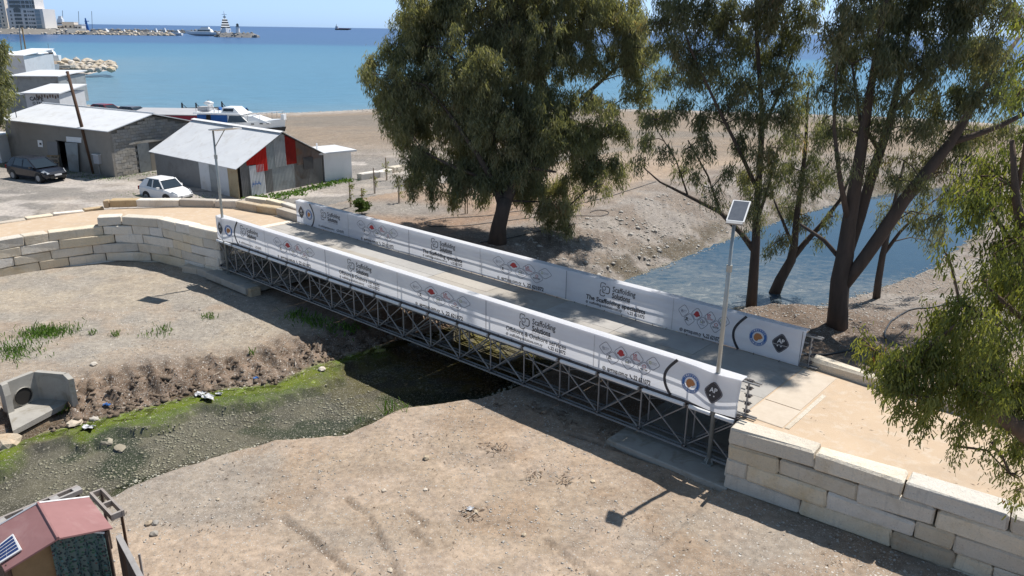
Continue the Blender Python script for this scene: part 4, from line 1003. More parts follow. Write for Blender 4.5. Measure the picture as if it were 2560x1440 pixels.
for k in range(int((rg - z0) / bh)):
    b = -.2 if k % 2 else 0.0
    while b < WA - .05:
        zc = z0 + k * bh; b0 = max(0.03, b); b1 = min(b + bw, WA - .02); top = ev + (rg - ev) * (1 - abs((b0 + b1) / 2 - WA / 2) / (WA / 2)) - .12
        inop = (g0 < (b0 + b1) / 2 < g1) and zc < gz_
        if b1 - b0 > .1 and zc + bh < top and not inop and len(gw.children) < 295:
            MB().block(P(.11, b0 + .006, zc + .006), v * (b1 - b0 - .012), -u * (.10 + rn.uniform(-.006, .01)), UP * (bh - .012), .008, .004, rn).obj('concrete_block', M['blockwork'], gw)
        b += bw
rf = MB()
for sgn in (0, 1):
    e0, e1 = (-.30, WA / 2) if sgn == 0 else (WA + .25, WA / 2)
    ze = ev - (rg - ev) * .30 / (WA / 2); mb = MB()
    mb.prism([P(-.35, e0, ze + .05), P(LA + .4, e0, ze + .05), P(LA + .4, e1, rg + .05), P(-.35, e1, rg + .05)], UP * .06); mb.obj('roof_slope', M['roof'], sh)
MB().tube([P(-.4, WA / 2, rg + .13), P(LA + .4, WA / 2, rg + .13)], .07, 6).obj('ridge_cap', M['white'], sh)
d_ = quad_on([(165, 356), (196, 358), (200, 430), (176, 428)], A - v * .10, v, .04, lift=.05).obj('metal_door', M['c_zinc'], sh); d_['label'] = 'pale blue grey metal door standing open'
quad_on([(118, 354), (143, 354), (146, 390), (121, 389)], A - v * .01, v, .03).obj('window_shutter', M['c_grey'], sh)
quad_on([(118, 388), (150, 388), (151, 392), (118, 392)], A - v * .03, v, .05).obj('plank', M['plank'], sh)
quad_on([(166, 341), (204, 344), (204, 357), (167, 354)], A - v * .02, v, .03).obj('sign_board', M['white'], sh)
k = MB(); quad_on([(94, 350), (106, 351), (108, 368), (96, 367)], A - v * .02, v, .02).obj('notice_sheet', M['white'], sh)
quad_on([(98, 357), (103, 357), (104, 362), (99, 362)], A - v * .045, v, .004).obj('notice_mark', M['ink'], sh)
gd_ = [onpl(x, y, A + u * -.05, u) for x, y in ((344, 360), (373, 360), (381, 431), (352, 433))]
o_ = gd_[3]; uu = nrm((gd_[2] - gd_[3]) * [1, 1, 0]); L_ = float(np.linalg.norm((gd_[2] - gd_[3])[:2]))
corr(o_, uu, L_, lambda a: z0 + .2, lambda a: gd_[0][2], .1, .015, -u).obj('corrugated_door', M['c_zinc'], sh)
MB().prism([P(.325, g0 - .1, z0), P(.325, g1 + .1, z0), P(.325, g1 + .1, gz_), P(.325, g0 - .1, gz_)], u * .05).obj('doorway_dark', M['dark'], sh)
MB().ob(P(-.04, g0 - .6, gz_), v * (g1 - g0 + .8), u * .14, UP * .16).obj('lintel', M['concrete'], sh)
MB().ob(P(-.4, g0 - .1, z0 - .1), v * (g1 - g0), u * .4, UP * .25).obj('door_sill', M['concrete'], sh)
for i in range(5):
    pass
lp = thing('wooden_pallet', 'brown broken pallet leaning beside the dark doorway of the cement shed', 'pallet', onpl(137, 420, A, v))
for i, (xx, yy) in enumerate(((122, 394), (123, 404), (126, 414), (128, 423))):
    quad_on([(xx, yy), (xx + 24, yy + 1), (xx + 24, yy + 5), (xx, yy + 4)], A - v * .25, v, .03).obj('board', M['plank'], lp)
for xx in (126, 137, 145): quad_on([(xx, 390), (xx + 3, 390), (xx + 5, 428), (xx + 2, 428)], A - v * .2, v, .04).obj('board', M['plank'], lp)
mbx = on(251, 438); mt = thing('meter_box', 'grey meter box on a thin post beside the leaning pole', 'meter box', mbx)
mp = onpl(244, 398, mbx, v); MB().box(mp, (.62, .25, .62), math.atan2(u[1], u[0])).obj('box', M['greyroof'], mt)
MB().box(mp + UP * .34, (.72, .34, .06), math.atan2(u[1], u[0])).obj('lid', M['c_white'], mt); MB().tube([mbx, mp - UP * .3], .04, 6).obj('post', M['galv'], mt)
ub_ = on(236, 434); upo = thing('utility_pole', 'tall leaning dark wooden pole in front of the cement shed', 'pole', ub_)
MB().tube([ub_ - UP * .2, far(168, 178, ub_[1] + .3)], [.14, .10], 8).obj('pole', M['wood'], upo, smooth=True)
tp = far(168, 178, ub_[1] + .3)
for q in (.1, .35, .6): MB().box(tp - UP * q + np.array([.02 * q, -.1, 0]), (.08, .16, .06)).obj('insulator', M['darksteel'], upo)
rp = P(LA - 1.3, .3, ev); rm = thing('roof_mast', 'thin dark rod standing on the left eave of the cement shed', 'rod', rp)
MB().tube([rp, far(38, 275, rp[1])], .03, 5).obj('rod', M['darksteel'], rm)

# --- corrugated shed with the red sheets
A = on(601, 498); B_ = on(395, 446); C_ = on(808, 456); u = nrm((B_ - A) * [1, 1, 0]); LB = float(np.linalg.norm((B_ - A)[:2])); v = nrm((C_ - A) * [1, 1, 0]); WB = float(np.linalg.norm((C_ - A)[:2]))
nu_ = perp(u); nu_ = nu_ if nu_[1] > 0 else -nu_; nv_ = perp(v); nv_ = nv_ if nv_[0] < 0 else -nv_
P = lambda a, b, z: np.array([*(A + u * a + v * b)[:2], z])
z0 = A[2] - .1; ev = zat(A, 417); eC = zat(C_, 383); bm_ = ((onpl(702, 335, A, nv_) - A) @ v); ap_ = zat(A + v * bm_, 332)
sh = thing('corrugated_shed', 'patchwork corrugated shed with red sheets under a white gable roof', 'shed', A)
top = lambda b: float(np.interp(b, [0, bm_, WB], [ev, ap_, eC]))
MB().prism([P(.12, .12, z0), P(.12, WB - .1, z0), P(.12, WB - .1, eC - .12), P(.12, bm_, ap_ - .15), P(.12, .12, ev - .12)], u * (LB - .24)).obj('frame_core', M['dark'], sh)
rn = random.Random(3)
for x0, x1, m, zz in ((395, 505, 'c_grey', 0), (505, 530, 'c_white', .015), (529, 554, 'c_zinc', 0), (553, 576, 'c_white', .02), (574, 601, 'c_tan', .012)):
    f = lambda x: (onpl(x, 450 + (x - 395) * .2, A, nu_) - A) @ u
    a0, a1 = max(f(x1), 0), min(f(x0), LB); MB().ob(P(a0, 0, z0) - nu_ * (zz + .03), u * (a1 - a0), nu_ * .03, UP * (ev - z0 - .04)).obj('wall_sheet', M[m], sh)
fb = lambda x: float((onpl(x, 430, A, nv_) - A) @ v)
def sheet_(x0, x1, ya, m, lift, yb=None, nm='corrugated_sheet'):
    b0, b1 = max(fb(x0), .02), min(fb(x1), WB - .02)
    zl_ = (lambda b: z0) if ya is None else (lambda b: zat(A + v * ((b0 + b1) / 2), ya)); zh_ = (lambda b: top(b0 + b) - .05) if yb is None else (lambda b: min(zat(A + v * ((b0 + b1) / 2), yb), top(b0 + b) - .05))
    za, = (zl_(0),); return corr(P(0, b0, 0) - nv_ * (.03 + lift), v, b1 - b0, lambda b: za, zh_, .115, .017, -nv_).obj(nm, M[m], sh)
for x0, x1, m, yb in ((600, 626, 'c_old', None), (655, 682, 'c_old', 410), (680, 736, 'c_zinc', 402), (735, 771, 'c_old', 398), (769, 806, 'c_old', None)): sheet_(x0, x1, None, m, 0, yb)
dsh_ = sheet_(622, 659, None, 'c_white', .05, 412, 'corrugated_door'); dsh_['label'] = 'white corrugated door with blue scrawl'
for x0, x1, ya, m, l in ((617, 642, 412, 'c_red', .035), (639, 668, 428, 'c_red', .06), (665, 690, 422, 'c_zinc', .035), (687, 716, 416, 'c_zinc', .06), (712, 744, 410, 'c_dred', .04), (742, 762, 411, 'c_rust', .06), (760, 783, 400, 'c_rust', .04), (780, 805, 395, 'c_rust', .06)): sheet_(x0, x1, ya, m, l)
q = [onpl(x, y, A - nv_ * .11, nv_) for x, y in ((757, 394), (782, 392), (783, 421), (760, 423))]
MB().prism(q, -nv_ * .02).obj('patch_sheet', M['black'], sh)
k = Ink(); k.path('blueprint', [(0, 0), (.1, .35), (.2, .05), (.3, .4), (.4, .1), (.55, .32), (.7, .05)], .06); k.path('blueprint', [(0, .2), (.75, .18)], .05)
v_, f_ = k.d['blueprint']; o_ = onpl(632, 468, A - nv_ * .125, nv_); mb = MB(); mb.add([o_ + v * p[0] * .9 + UP * p[1] * .9 for p in v_], f_); mb.obj('graffiti', M['blueprint'], dsh_)
for sgn in (0, 1):
    mb = MB(); b0 = -.28 if sgn == 0 else WB + .22; zb_ = (ev - (ap_ - ev) * .28 / bm_) if sgn == 0 else (eC - (ap_ - eC) * .22 / (WB - bm_)); nseg = 2 if sgn == 0 else 1
    for s_ in range(nseg):
        a0, a1 = (-.25, LB * .56) if s_ == 0 and nseg == 2 else ((LB * .56, LB + .3) if nseg == 2 else (-.25, LB + .3)); l = .02 if s_ == 0 else 0
        MB().prism([P(a0, b0, zb_ + l), P(a1, b0, zb_ + l), P(a1, bm_, ap_ + .04 + l), P(a0, bm_, ap_ + .04 + l)], UP * .035).obj('roof_slope', M['roof'], sh)
mb = MB()
for sg in (-1, 1): mb.prism([P(-.3, bm_, ap_ + .12), P(LB + .32, bm_, ap_ + .12), P(LB + .32, bm_ + sg * .28, ap_ + .075 - .02), P(-.3, bm_ + sg * .28, ap_ + .075 - .02)], UP * .02)
mb.obj('ridge_cap', M['white'], sh)
# --- small white annex
A2 = on(809, 455); B2 = on(877, 447); u2 = nrm((B2 - A2) * [1, 1, 0]); n2 = perp(u2); n2 = n2 if n2[1] > 0 else -n2; L2 = float(np.linalg.norm((B2 - A2)[:2])); zt2 = zat(A2, 386)
an = thing('white_annex', 'small white walled store with an overhanging flat white roof', 'shed', A2)
MB().ob(np.array([*A2[:2], A2[2] - .2]) + u2 * .12, u2 * L2, n2 * 2.6, UP * (zt2 - A2[2] + .2)).obj('wall', M['white'], an)
MB().ob(np.array([*A2[:2], zt2 + .01]) - u2 * .35 - n2 * .25, u2 * (L2 + .8), n2 * 3.1, UP * .12).obj('roof', M['roof'], an)
MB().tube([np.array([*A2[:2], zt2]) + u2 * .5 + n2 * 1.6, np.array([*A2[:2], zt2 + .55]) + u2 * .5 + n2 * 1.6], .05, 6).obj('vent_pipe', M['white'], an)

# --- long low red shed behind, roof showing
def wp(x, y, Y): return far(x, y, Y)
rs = thing('red_shed', 'long low shed with crimson end wall under a grey roof, between the two big sheds', 'shed', far(480, 330, 72))
a, b = far(330, 293, 72), far(511, 289, 72); dv = nrm((b - a) * [1, 1, 0]); dn_ = perp(dv); Lr = float(np.linalg.norm((b - a)[:2])); zf = b[2]; zr_ = zat(far(500, 273, 75), 273)
MB().ob(np.array([*a[:2], -1.3]), dv * Lr, dn_ * 3.2, UP * (zf + 1.28)).obj('wall', M['redwall'], rs)
a2_ = np.array([*a[:2], zf]) - dn_ * .35 - dv * .2
MB().prism([a2_, a2_ + dv * (Lr + .35), a2_ + dv * (Lr + .35) + dn_ * 3.4 + UP * (zr_ - zf), a2_ + dn_ * 3.4 + UP * (zr_ - zf)], UP * .08).obj('roof_slope', M['greyroof'], rs)
ts_ = thing('tan_roof_shed', 'low tan roofed shed right behind the grey roof by the beach', 'shed', far(430, 280, 78))
q = far(372, 279, 77.5); q2 = far(493, 274, 77.5); MB().ob(np.array([*q[:2], -1.3]), (q2 - q) * [1, 1, 0], dn_ * 3, UP * (q[2] + 1.1)).obj('wall', M['c_tan'], ts_); MB().ob(np.array([*q[:2], q[2] - .19]) - dn_ * .3, (q2 - q) * [1.02, 1.02, 0], dn_ * 4.2, UP * .18).obj('roof', M['c_tan'], ts_)

# --- sheds at the far left shore
def yard(name, label, xl, xr, ytop, yev, Y, dep, roofm, wallm, skew=.0, lx=None):
    a, b = far(xl, yev, Y), far(xr, yev, Y); dv = nrm((b - a) * [1, 1, 0]); dv = nrm(dv + np.array([0, skew, 0])); dn = perp(dv); L = float(np.linalg.norm((b - a)[:2])); g = thing(name, label, 'shed', np.array([*a[:2], -1.2]))
    zr = far(xr, ytop, Y + dep)[2]
    MB().ob(np.array([*a[:2], -1.6]), dv * L, dn * dep, UP * (a[2] + 1.6)).obj('wall', M[wallm], g)
    MB().prism([a - dv * .3 - dn * .4, a + dv * (L + .3) - dn * .4, np.array([*(a + dv * (L + .3) + dn * (dep + .3))[:2], zr]), np.array([*(a - dv * .3 + dn * (dep + .3))[:2], zr])], UP * .12).obj('roof', M[roofm], g)
    return g, a, dv, dn, L
g, a, dv, dn, L = yard('graffiti_shed', 'white shed with scrawled lettering on its end wall by the shore', 62, 144, 212, 234, 90, 6, 'roof', 'c_white', .04)
MB().ob(np.array([*a[:2], -1.6]) - dv * 2.3, dv * 2.29, dn * 7, UP * (a[2] + 1.5)).obj('side_wall', M['c_zinc'], g)
k = Ink(); k.text('ink', 'CAΦE', .45, 1.25, .42, 1.5, .03); k.text('ink', 'O TAΠI', .7, .78, .34, 1.3, .02); k.text('ink', 'AXPHSTOI', .4, .2, .42, 1.9, .02)
k.ring('ink', 2.55, .38, .12, .19, 12); k.path('ink', [(2.42, .25), (2.68, .5)], .05)
k.path('blueprint', [(2.9, .3), (3.0, .9), (3.15, .4), (3.3, .95), (3.4, .35), (3.6, .8), (3.7, .3)], .12); k.path('blueprint', [(2.85, .55), (3.75, .62)], .12)
for ink, (v_, f_) in k.d.items():
    mb = MB(); mb.add([np.array([*a[:2], a[2] - 2.0]) + dv * p[0] + UP * p[1] - dn * (.03 if ink == 'ink' else .036) for p in v_], f_); mb.obj('graffiti', M[ink], g)
for i in range(9): MB().ob(np.array([*a[:2], a[2] - .42 - .1 * (i % 3 == 1)]) + dv * (1.2 + i * .3) - dn * .045, dv * .16, dn * .02, UP * .34).obj('rusty_strip', M['c_rust'], g)
yard('grey_shed', 'grey walled shed with pale flat roof behind the graffiti shed', 26, 138, 177, 191, 112, 9, 'roof', 'c_zinc', .1)
yard('tall_grey_shed', 'plain grey shed with a white mono pitch roof at the left edge', 6, 58, 122, 139, 140, 9, 'white', 'c_white', .0)
ls = thing('white_container', 'white wall sliver at the left edge beside the cement shed', 'hut', on(-20, 400))
MB().ob(on(-60, 405) - UP * .2, np.array([2.2, -.3, 0]), np.array([.3, 2.0, 0]), UP * 2.3).obj('wall', M['white'], ls)

# ---------------------------------------------------------------- boats
def hull(L, bm, zk, zd, sheer=.3, bow=.55, n=11):
    secs = []
    for i in range(n):
        k = i / (n - 1); x = -L / 2 + L * k; w_ = bm / 2 * (1 - max(0, (k - .45) / .55) ** 2.2) * (.88 + .12 * min(1, k * 3)); w_ = max(w_, .02); zt_ = zd + sheer * k * k; zb = zk + (zt_ - zk) * bow * max(0, (k - .6) / .4) ** 2; xo = 0
        secs.append([(x + .10 * L * max(0, k - .8) , w_, zt_), (x, w_ * .90, zk + (zt_ - zk) * .45), (x, w_ * .35, zb), (x, -w_ * .35, zb), (x, -w_ * .90, zk + (zt_ - zk) * .45), (x + .10 * L * max(0, k - .8), -w_, zt_)])
    return secs
def taper(mb, x0, x1, w0, z0, x2, x3, w1, z1):
    b = [(x0, -w0, z0), (x1, -w0, z0), (x1, w0, z0), (x0, w0, z0)]; t = [(x2, -w1, z1), (x3, -w1, z1), (x3, w1, z1), (x2, w1, z1)]
    mb.add(b + t, [(3, 2, 1, 0), (4, 5, 6, 7), (0, 1, 5, 4), (1, 2, 6, 5), (2, 3, 7, 6), (3, 0, 4, 7)]); return mb
def setrot(g, rz): g.rotation_euler = (0, 0, rz)
yb_ = far(606, 330, 62); ybz = zat((yb_[0], 62), 284) - 2.15 * .86; yt = thing('cabin_cruiser', 'white motor cruiser with blue canvas sides propped on land behind the sheds', 'boat', (yb_[0], 62, ybz)); setrot(yt, R(-6)); yt.scale = (.92, .86, .86)
lo = lambda mb, nm, m, sm=False, par=yt: mb.obj(nm, M[m], par, smooth=sm, world=False)
hl = lo(MB().loft(hull(7.6, 2.7, .1, 1.35, .45)), 'hull', 'gel')
lo(MB().loft([[(x * 1.004, y * 1.012, min(z, .95 + .25 * (x / 3.8 > .5) * (x / 3.8 - .5))) for x, y, z in q] for q in hull(7.6, 2.7, .1, .98, .38)][5:]), 'boot_stripe', 'black')
for x in (1.45, 2.15, 2.7): lo(MB().box((x, -1.12 + (x - 1.4) * .22, 1.28 + .06 * x), (.26, .06, .12), R(12)), 'porthole', 'glass', par=hl)
mb = MB(); taper(mb, -3.5, 1.3, 1.15, 1.3, -3.4, .2, 1.0, 2.18); lo(mb, 'cabin', 'gel')
mb = MB(); taper(mb, .3, 2.9, .95, 1.45, .2, 1.4, .75, 2.02); lo(mb, 'foredeck_cabin', 'gel')
for x0, x1 in ((-3.42, -2.62), (-2.2, -.75)): lo(MB().ob((x0, -1.17, 1.42), (x1 - x0, 0, 0), (0, .05, 0), (0, .1, .66)), 'canvas_side', 'blue')
lo(MB().ob((-2.6, -1.165, 1.42), (.38, 0, 0), (0, .05, 0), (0, .1, .66)), 'canvas_gap', 'dark')
mb = MB(); mb.prism([(-.7, -1.165, 1.5), (1.05, -1.165, 1.5), (.45, -1.1, 2.05), (-.55, -1.09, 2.05)], (0, .05, 0)); lo(mb, 'side_window', 'glass')
mb = MB(); mb.prism([(1.25, -.72, 2.02), (2.0, -.86, 1.62), (2.05, .86, 1.62), (1.3, .72, 2.02)], (.03, 0, .03)); w_ = lo(mb, 'windscreen', 'glass')
for y in (-.3, .3): lo(MB().tube([(1.3, y, 2.03), (2.06, y * 1.15, 1.66)], .025, 5), 'glazing_bar', 'white', par=w_)
mb = MB(); taper(mb, -3.7, .6, 1.22, 2.16, -3.65, .3, 1.15, 2.28); lo(mb, 'flybridge_deck', 'gel')
mb = MB(); taper(mb, -1.3, .3, .95, 2.27, -1.2, -.2, .85, 2.75); lo(mb, 'flybridge_screen', 'gel'); lo(MB().ob((-1.15, -.93, 2.4), (.9, 0, 0), (0, .03, 0), (.05, .06, .26)), 'flybridge_window', 'glass')
lo(MB().tube([(-2.3, 0, 2.28), (-2.5, 0, 3.0)], .05, 6), 'mast', 'gel'); bm = MB(); rock_mesh(bm, (-2.75, 0, 3.0), .34, random.Random(2), .8, 2); lo(bm, 'radar_dome', 'gel', True)
for y in (-1.0, 1.0):
    pts = [(x, y * (1 - max(0, (x - .5) / 3.6) ** 2 * .95), 1.75 + .13 * x) for x in (.2, 1, 2, 3, 3.8)]; lo(MB().tube([(p[0], p[1], p[2] + .25) for p in pts], .022, 5), 'bow_rail', 'white')
    for p in pts[1:]: lo(MB().tube([(p[0], p[1], p[2] - .3), (p[0], p[1], p[2] + .25)], .018, 5), 'stanchion', 'galv')
for x in (-3.5, -2.9, -1.9, -1.5): lo(MB().tube([(x, -1.0, 2.28), (x, -1.0, 2.75)], .02, 5), 'stanchion', 'galv')
lo(MB().tube([(-3.5, -1.0, 2.75), (-1.5, -1.0, 2.75)], .02, 5), 'fly_rail', 'galv')
lo(MB().box((-3.3, .3, 2.5), (.9, 1.0, .35)), 'folded_dinghy', 'greyroof'); lo(MB().box((3.8, 0, 1.95), (.25, .6, .5)), 'bow_pulpit', 'white')
for x in (-2.4, 1.4): lo(MB().ob((x - .15, -.8, -.75 - ybz), (.3, 0, 0), (0, 1.6, 0), (0, 0, ybz + .95)), 'cradle', 'wood')
# black long boat with raised ends, blue tarpaulin boat
gb = far(516, 272, 84); gn_ = thing('black_longboat', 'black wooden boat with upright posts lying on the beach by the sea', 'boat', (gb[0], 84, gb[2] - .35)); setrot(gn_, R(4))
mb = MB().loft(hull(5.0, 1.1, 0, .42, .2)); mb.obj('hull', M['black'], gn_, world=False)
for x, h in ((-2.4, 1.0), (-.95, 1.0), (.35, 1.3), (1.75, 1.15)):
    MB().tube([(x, -.3, .2), (x, -.25, h)], [.11, .07], 6).obj('post', M['black'], gn_, world=False); MB().tube([(x, -.25, h - .1), (x + .45, -.25, .45)], .035, 5).obj('stay', M['black'], gn_, world=False)
MB().box((0, 0, .38), (4.6, .8, .1)).obj('gunwale_board', M['black'], gn_, world=False)
tb_ = far(583, 275, 80); tg = thing('tarpaulin_boat', 'small boat wrapped in bright blue tarpaulin beside the black boat', 'boat', (tb_[0], 80, tb_[2] - .5))
mb = MB().loft(hull(3.0, 1.3, 0, .45, .15)); mb.obj('hull', M['black'], tg, world=False)
secs = [[(x, .75 * k, .4 + .05 * math.sin(3 * x)), (x, .4 * k, .66 + .10 * math.sin(5 * x)), (x, 0, .74 + .1 * math.sin(4 * x + 1)), (x, -.4 * k, .62 + .1 * math.sin(5 * x + 2)), (x, -.75 * k, .38)] for x, k in ((-1.4, .5), (-.8, .9), (-.2, 1), (.4, 1), (1, .8), (1.4, .4))]
MB().loft(secs, False, False).obj('tarpaulin', M['tarp'], tg, world=False)
def simple_boat(name, label, p, L, h, rz, group=None, tall=1.0, mast=0, dark=False):
    g = thing(name, label, 'boat', p, group); setrot(g, rz)
    MB().loft(hull(L, L * .3, -.1, h * .42, h * .12, n=8)).obj('hull', M['gel'], g, world=False)
    mb = MB(); taper(mb, -L * .32, L * .22, L * .11, h * .40, -L * .28, L * .06, L * .09, h * .40 + h * .32 * tall); c = mb.obj('cabin', M['gel'], g, world=False)
    MB().ob((-L * .26, -L * .105, h * .40 + h * .12), (L * .36, 0, 0), (0, L * .21, 0), (-L * .02, 0, h * .12)).obj('window_band', M['glass'], c, world=False)
    mb = MB(); taper(mb, -L * .24, L * .02, L * .08, h * (.72 + .32 * (tall - 1)), -L * .22, -L * .02, L * .06, h * (.95 + .32 * (tall - 1))); mb.obj('upper_deck', M['gel'], g, world=False)
    if mast: MB().tube([(-.05 * L, 0, h * .5), (-.08 * L, 0, mast)], max(.05, L * .006), 5).obj('mast', M['galv'], g, world=False)
    return g
by = far(45, 150, 160); bg = thing('landed_yacht', 'big white motor yacht laid up on land behind the grey sheds', 'boat', (by[0], 160, -1.4)); setrot(bg, R(4))
lo2 = lambda mb, nm, m: mb.obj(nm, M[m], bg, world=False)
lo2(MB().loft(hull(15, 4.4, .2, 2.8, .5)), 'hull', 'gel'); lo2(MB().loft(hull(14.6, 4.42, .1, 1.2, .3)), 'hull_bottom', 'blueprint')
mb = MB(); taper(mb, -7, 2.4, 1.9, 2.7, -6.5, .8, 1.6, 5.0); lo2(mb, 'saloon', 'gel'); mb = MB(); mb.prism([(-4.4, -1.9, 3.7), (1.0, -1.84, 3.7), (-.3, -1.7, 4.55), (-3.4, -1.72, 4.55)], (0, .06, 0)); lo2(mb, 'saloon_window', 'glass')
mb = MB(); taper(mb, -5.0, 5.2, 2.0, 5.3, -4.8, 4.8, 1.9, 5.6); lo2(mb, 'hardtop', 'gel'); lo2(MB().box((3.6, -1.5, 4.1), (.35, .2, 1.2)), 'hardtop_leg', 'gel'); lo2(MB().box((1.9, -1.93, 3.2), (.35, .06, .6)), 'porthole', 'glass')
mb = MB(); taper(mb, -7.5, -5.5, 1.6, 5.0, -8.5, -7.5, 1.2, 7.2); lo2(mb, 'radar_arch', 'gel')
mp_ = [far(48, 110, 175), far(58, 110, 178)]
for i, (m0, t0_) in enumerate((((50, 118), (47, 60)), ((62, 118), (55, 68)))):
    q = far(*m0, 172); tt = far(*t0_, 172); m_ = thing('bare_mast', ['grey boat mast leaning slightly left above the landed yacht', 'tan boat mast just right of the grey one'][i], 'mast', q); MB().tube([q - UP * 4, tt], .13, 6).obj('mast', M[['galv', 'plank'][i]], m_)
sb_ = far(122, 148, 182); simple_boat('fishing_boat', 'small white fishing boat with a wheelhouse by the rock pile', (sb_[0], 182, sb_[2] - .2), 5.0, 2.6, R(184), mast=3.6)

# rock breakwater by the shed: every boulder an object
rb_ = thing('rock_breakwater', 'short breakwater of pale piled boulders jutting into the turquoise sea', 'breakwater', far(220, 178, 205))
rn = random.Random(12); base_ = MB()
c0, c1 = at(60, 183, SEA), at(288, 172, SEA)
base_.loft([[c0 + np.array([0, -1.5, -.4]), c0 + np.array([0, 2, 1.4]), c0 + np.array([0, 7, 1.4]), c0 + np.array([0, 11, -.4])], [c1 + np.array([-4, -1, -.4]), c1 + np.array([-4.5, 2, 1.2]), c1 + np.array([-4.5, 5, 1.2]), c1 + np.array([-4, 8, -.4])]]); base_.obj('rubble_core', M['grey_rock'], rb_)
for i in range(118):
    x = rn.uniform(150, 286) if i < 90 else rn.uniform(62, 170); k = (x - 150) / 136; top = 150 + 7 * abs(k - .4) if x > 150 else 166
    y = rn.uniform(top, 177 - 3 * k) if i < 90 else rn.uniform(164, 180); Y = float(np.interp(y, [146, 180], [215, 196])) + rn.uniform(-1, 1); p = far(x, y, Y)
    p[2] = max(p[2], SEA + .1); mb = MB(); rock_mesh(mb, p, rn.uniform(.7, 1.25) * (1 if i < 90 else .7), rn, .7, 1); mb.obj('rock', M['rock'] if i < 90 else M['grey_rock'], rb_)
sl_ = thing('concrete_slab', 'flat pale concrete slab lying in front of the boulders', 'slab', far(140, 166, 197)); MB().box(far(140, 166, 197), (8, 3, .6), R(6)).obj('slab', M['concrete'], sl_)
hd = thing('headland', 'low gravel spit carrying the landed boats', 'spit', far(40, 160, 180), kind='structure')
MB().loft([[np.array([-260, 140, -3.5]), np.array([-260, 150, -1.2]), np.array([-260, 230, -1.2]), np.array([-260, 240, -3.5])], [c0 + np.array([-12, -40, -.5]), c0 + np.array([-14, -30, 1.6]), c0 + np.array([-6, 4, 1.6]), c0 + np.array([-2, 12, -.5])], [c0 + np.array([8, -2, -.5]), c0 + np.array([6, 0, 1.2]), c0 + np.array([6, 6, 1.2]), c0 + np.array([8, 9, -.5])]]).obj('spit', M['earth'], hd)['kind'] = 'structure'

# ---------------------------------------------------------------- marina across the bay
def mound(name, label, pts, w_, h, seed):
    g = thing(name, label, 'breakwater', (*pts[0], SEA)); rn = random.Random(seed); mb = MB(); L = sum(np.linalg.norm(np.array(b) - np.array(a)) for a, b in zip(pts, pts[1:])); n = int(L / 2.2)
    f, LL_ = arc(pts)
    for i in range(n * 3):
        q = f(rn.uniform(0, LL_)); o = rn.uniform(-1, 1); k = min(1, 1.0); p = (q[0] + rn.uniform(-1, 1), q[1] + o * w_ / 2, SEA + h * (1 - abs(o)) * rn.uniform(.6, 1) + .2); rock_mesh(mb, p, rn.uniform(1.2, 2.4), rn, .7, 1)
    o = mb.obj('rocks', M['grey_rock' if 'grey' in label else 'rock'], g); o['kind'] = 'stuff'
    f0 = MB(); n = 8; secs = []
    for i in range(n):
        q = f(LL_ * i / (n - 1)); e = 1 if 0 < i < n - 1 else .5; secs.append([(q[0], q[1] - w_ / 2 * e, SEA - .5), (q[0], q[1] - w_ * .2, SEA + h * e * .85), (q[0], q[1] + w_ * .2, SEA + h * e * .85), (q[0], q[1] + w_ / 2 * e, SEA - .5)])
    f0.loft(secs).obj('core', M['grey_rock'], g); return g
fx = lambda x, y, Y: far(x, y, Y)
S = SEA
P2 = lambda x, Y: tuple(far(x, 80, Y)[:2])
mound('marina_breakwater', 'tan rock revetment below the white apartment block across the bay', [P2(-60, 960), P2(60, 960), P2(165, 985)], 26, 7, 1)
mound('marina_breakwater', 'long tan rock breakwater in front of the moored yachts', [P2(190, 1000), P2(320, 1000), P2(436, 1010)], 14, 4.6, 2)
mound('marina_breakwater', 'grey rock breakwater carrying the small lighthouse', [P2(540, 960), P2(600, 955), P2(645, 950)], 20, 5.6, 3)
mound('marina_breakwater', 'thin grey far breakwater behind the moored yachts near the horizon', [P2(200, 1350), P2(400, 1350), P2(560, 1330)], 10, 5.5, 4)
qy = thing('marina_quay', 'flat pale quay platform behind the revetment', 'quay', (*P2(60, 1010), S)); MB().ob((*P2(-80, 985), S), (far(150, 80, 985) - far(-80, 80, 985)), (0, 60, 0), (0, 0, 5.5)).obj('quay', M['concrete'], qy)
# white apartment block with windows
D = 990; S_ = D / F * 1.0
def tower(label, xl, xr, ybase, ytop, dep, cols, rows, mm, floorh, arch=False, D=D):
    a, b = far(xl, ybase, D), far(xr, ybase, D); W_ = float(b[0] - a[0]); zb = a[2]; zt_ = zb + (ybase - ytop) * D / F * .97
    g = thing('apartment_block', label, 'building', a)
    MB().ob((a[0], D, zb - 3), (W_, 0, 0), (0, dep, 0), (0, 0, zt_ - zb + 3)).obj('wall', M[mm], g)
    return g, a[0], W_, zb, zt_
M['plaster'] = mat('pale_plaster', (.70, .67, .64), (.64, .61, .59), .05, .9); M['plaster2'] = mat('warm_plaster', (.72, .64, .55), None, rough=.9)
g, x0, W_, zb, zt_ = tower('white stepped apartment block with an arched window bay across the bay', 24, 114, 71, 25, 26, 0, 0, 'plaster', 0)
up = MB().ob((x0 + 1, D + 3, zt_), (W_ * .74, 0, 0), (0, 20, 0), (0, 0, 30)).obj('upper_storeys', M['plaster'], g)
def win(x, z, w, h, m='glass', par=g, y=D): return MB().ob((x0 + x, y - .35, z), (w, 0, 0), (0, .3, 0), (0, 0, h)).obj('window', M[m], par)
fh = (zt_ - zb) / 5.2
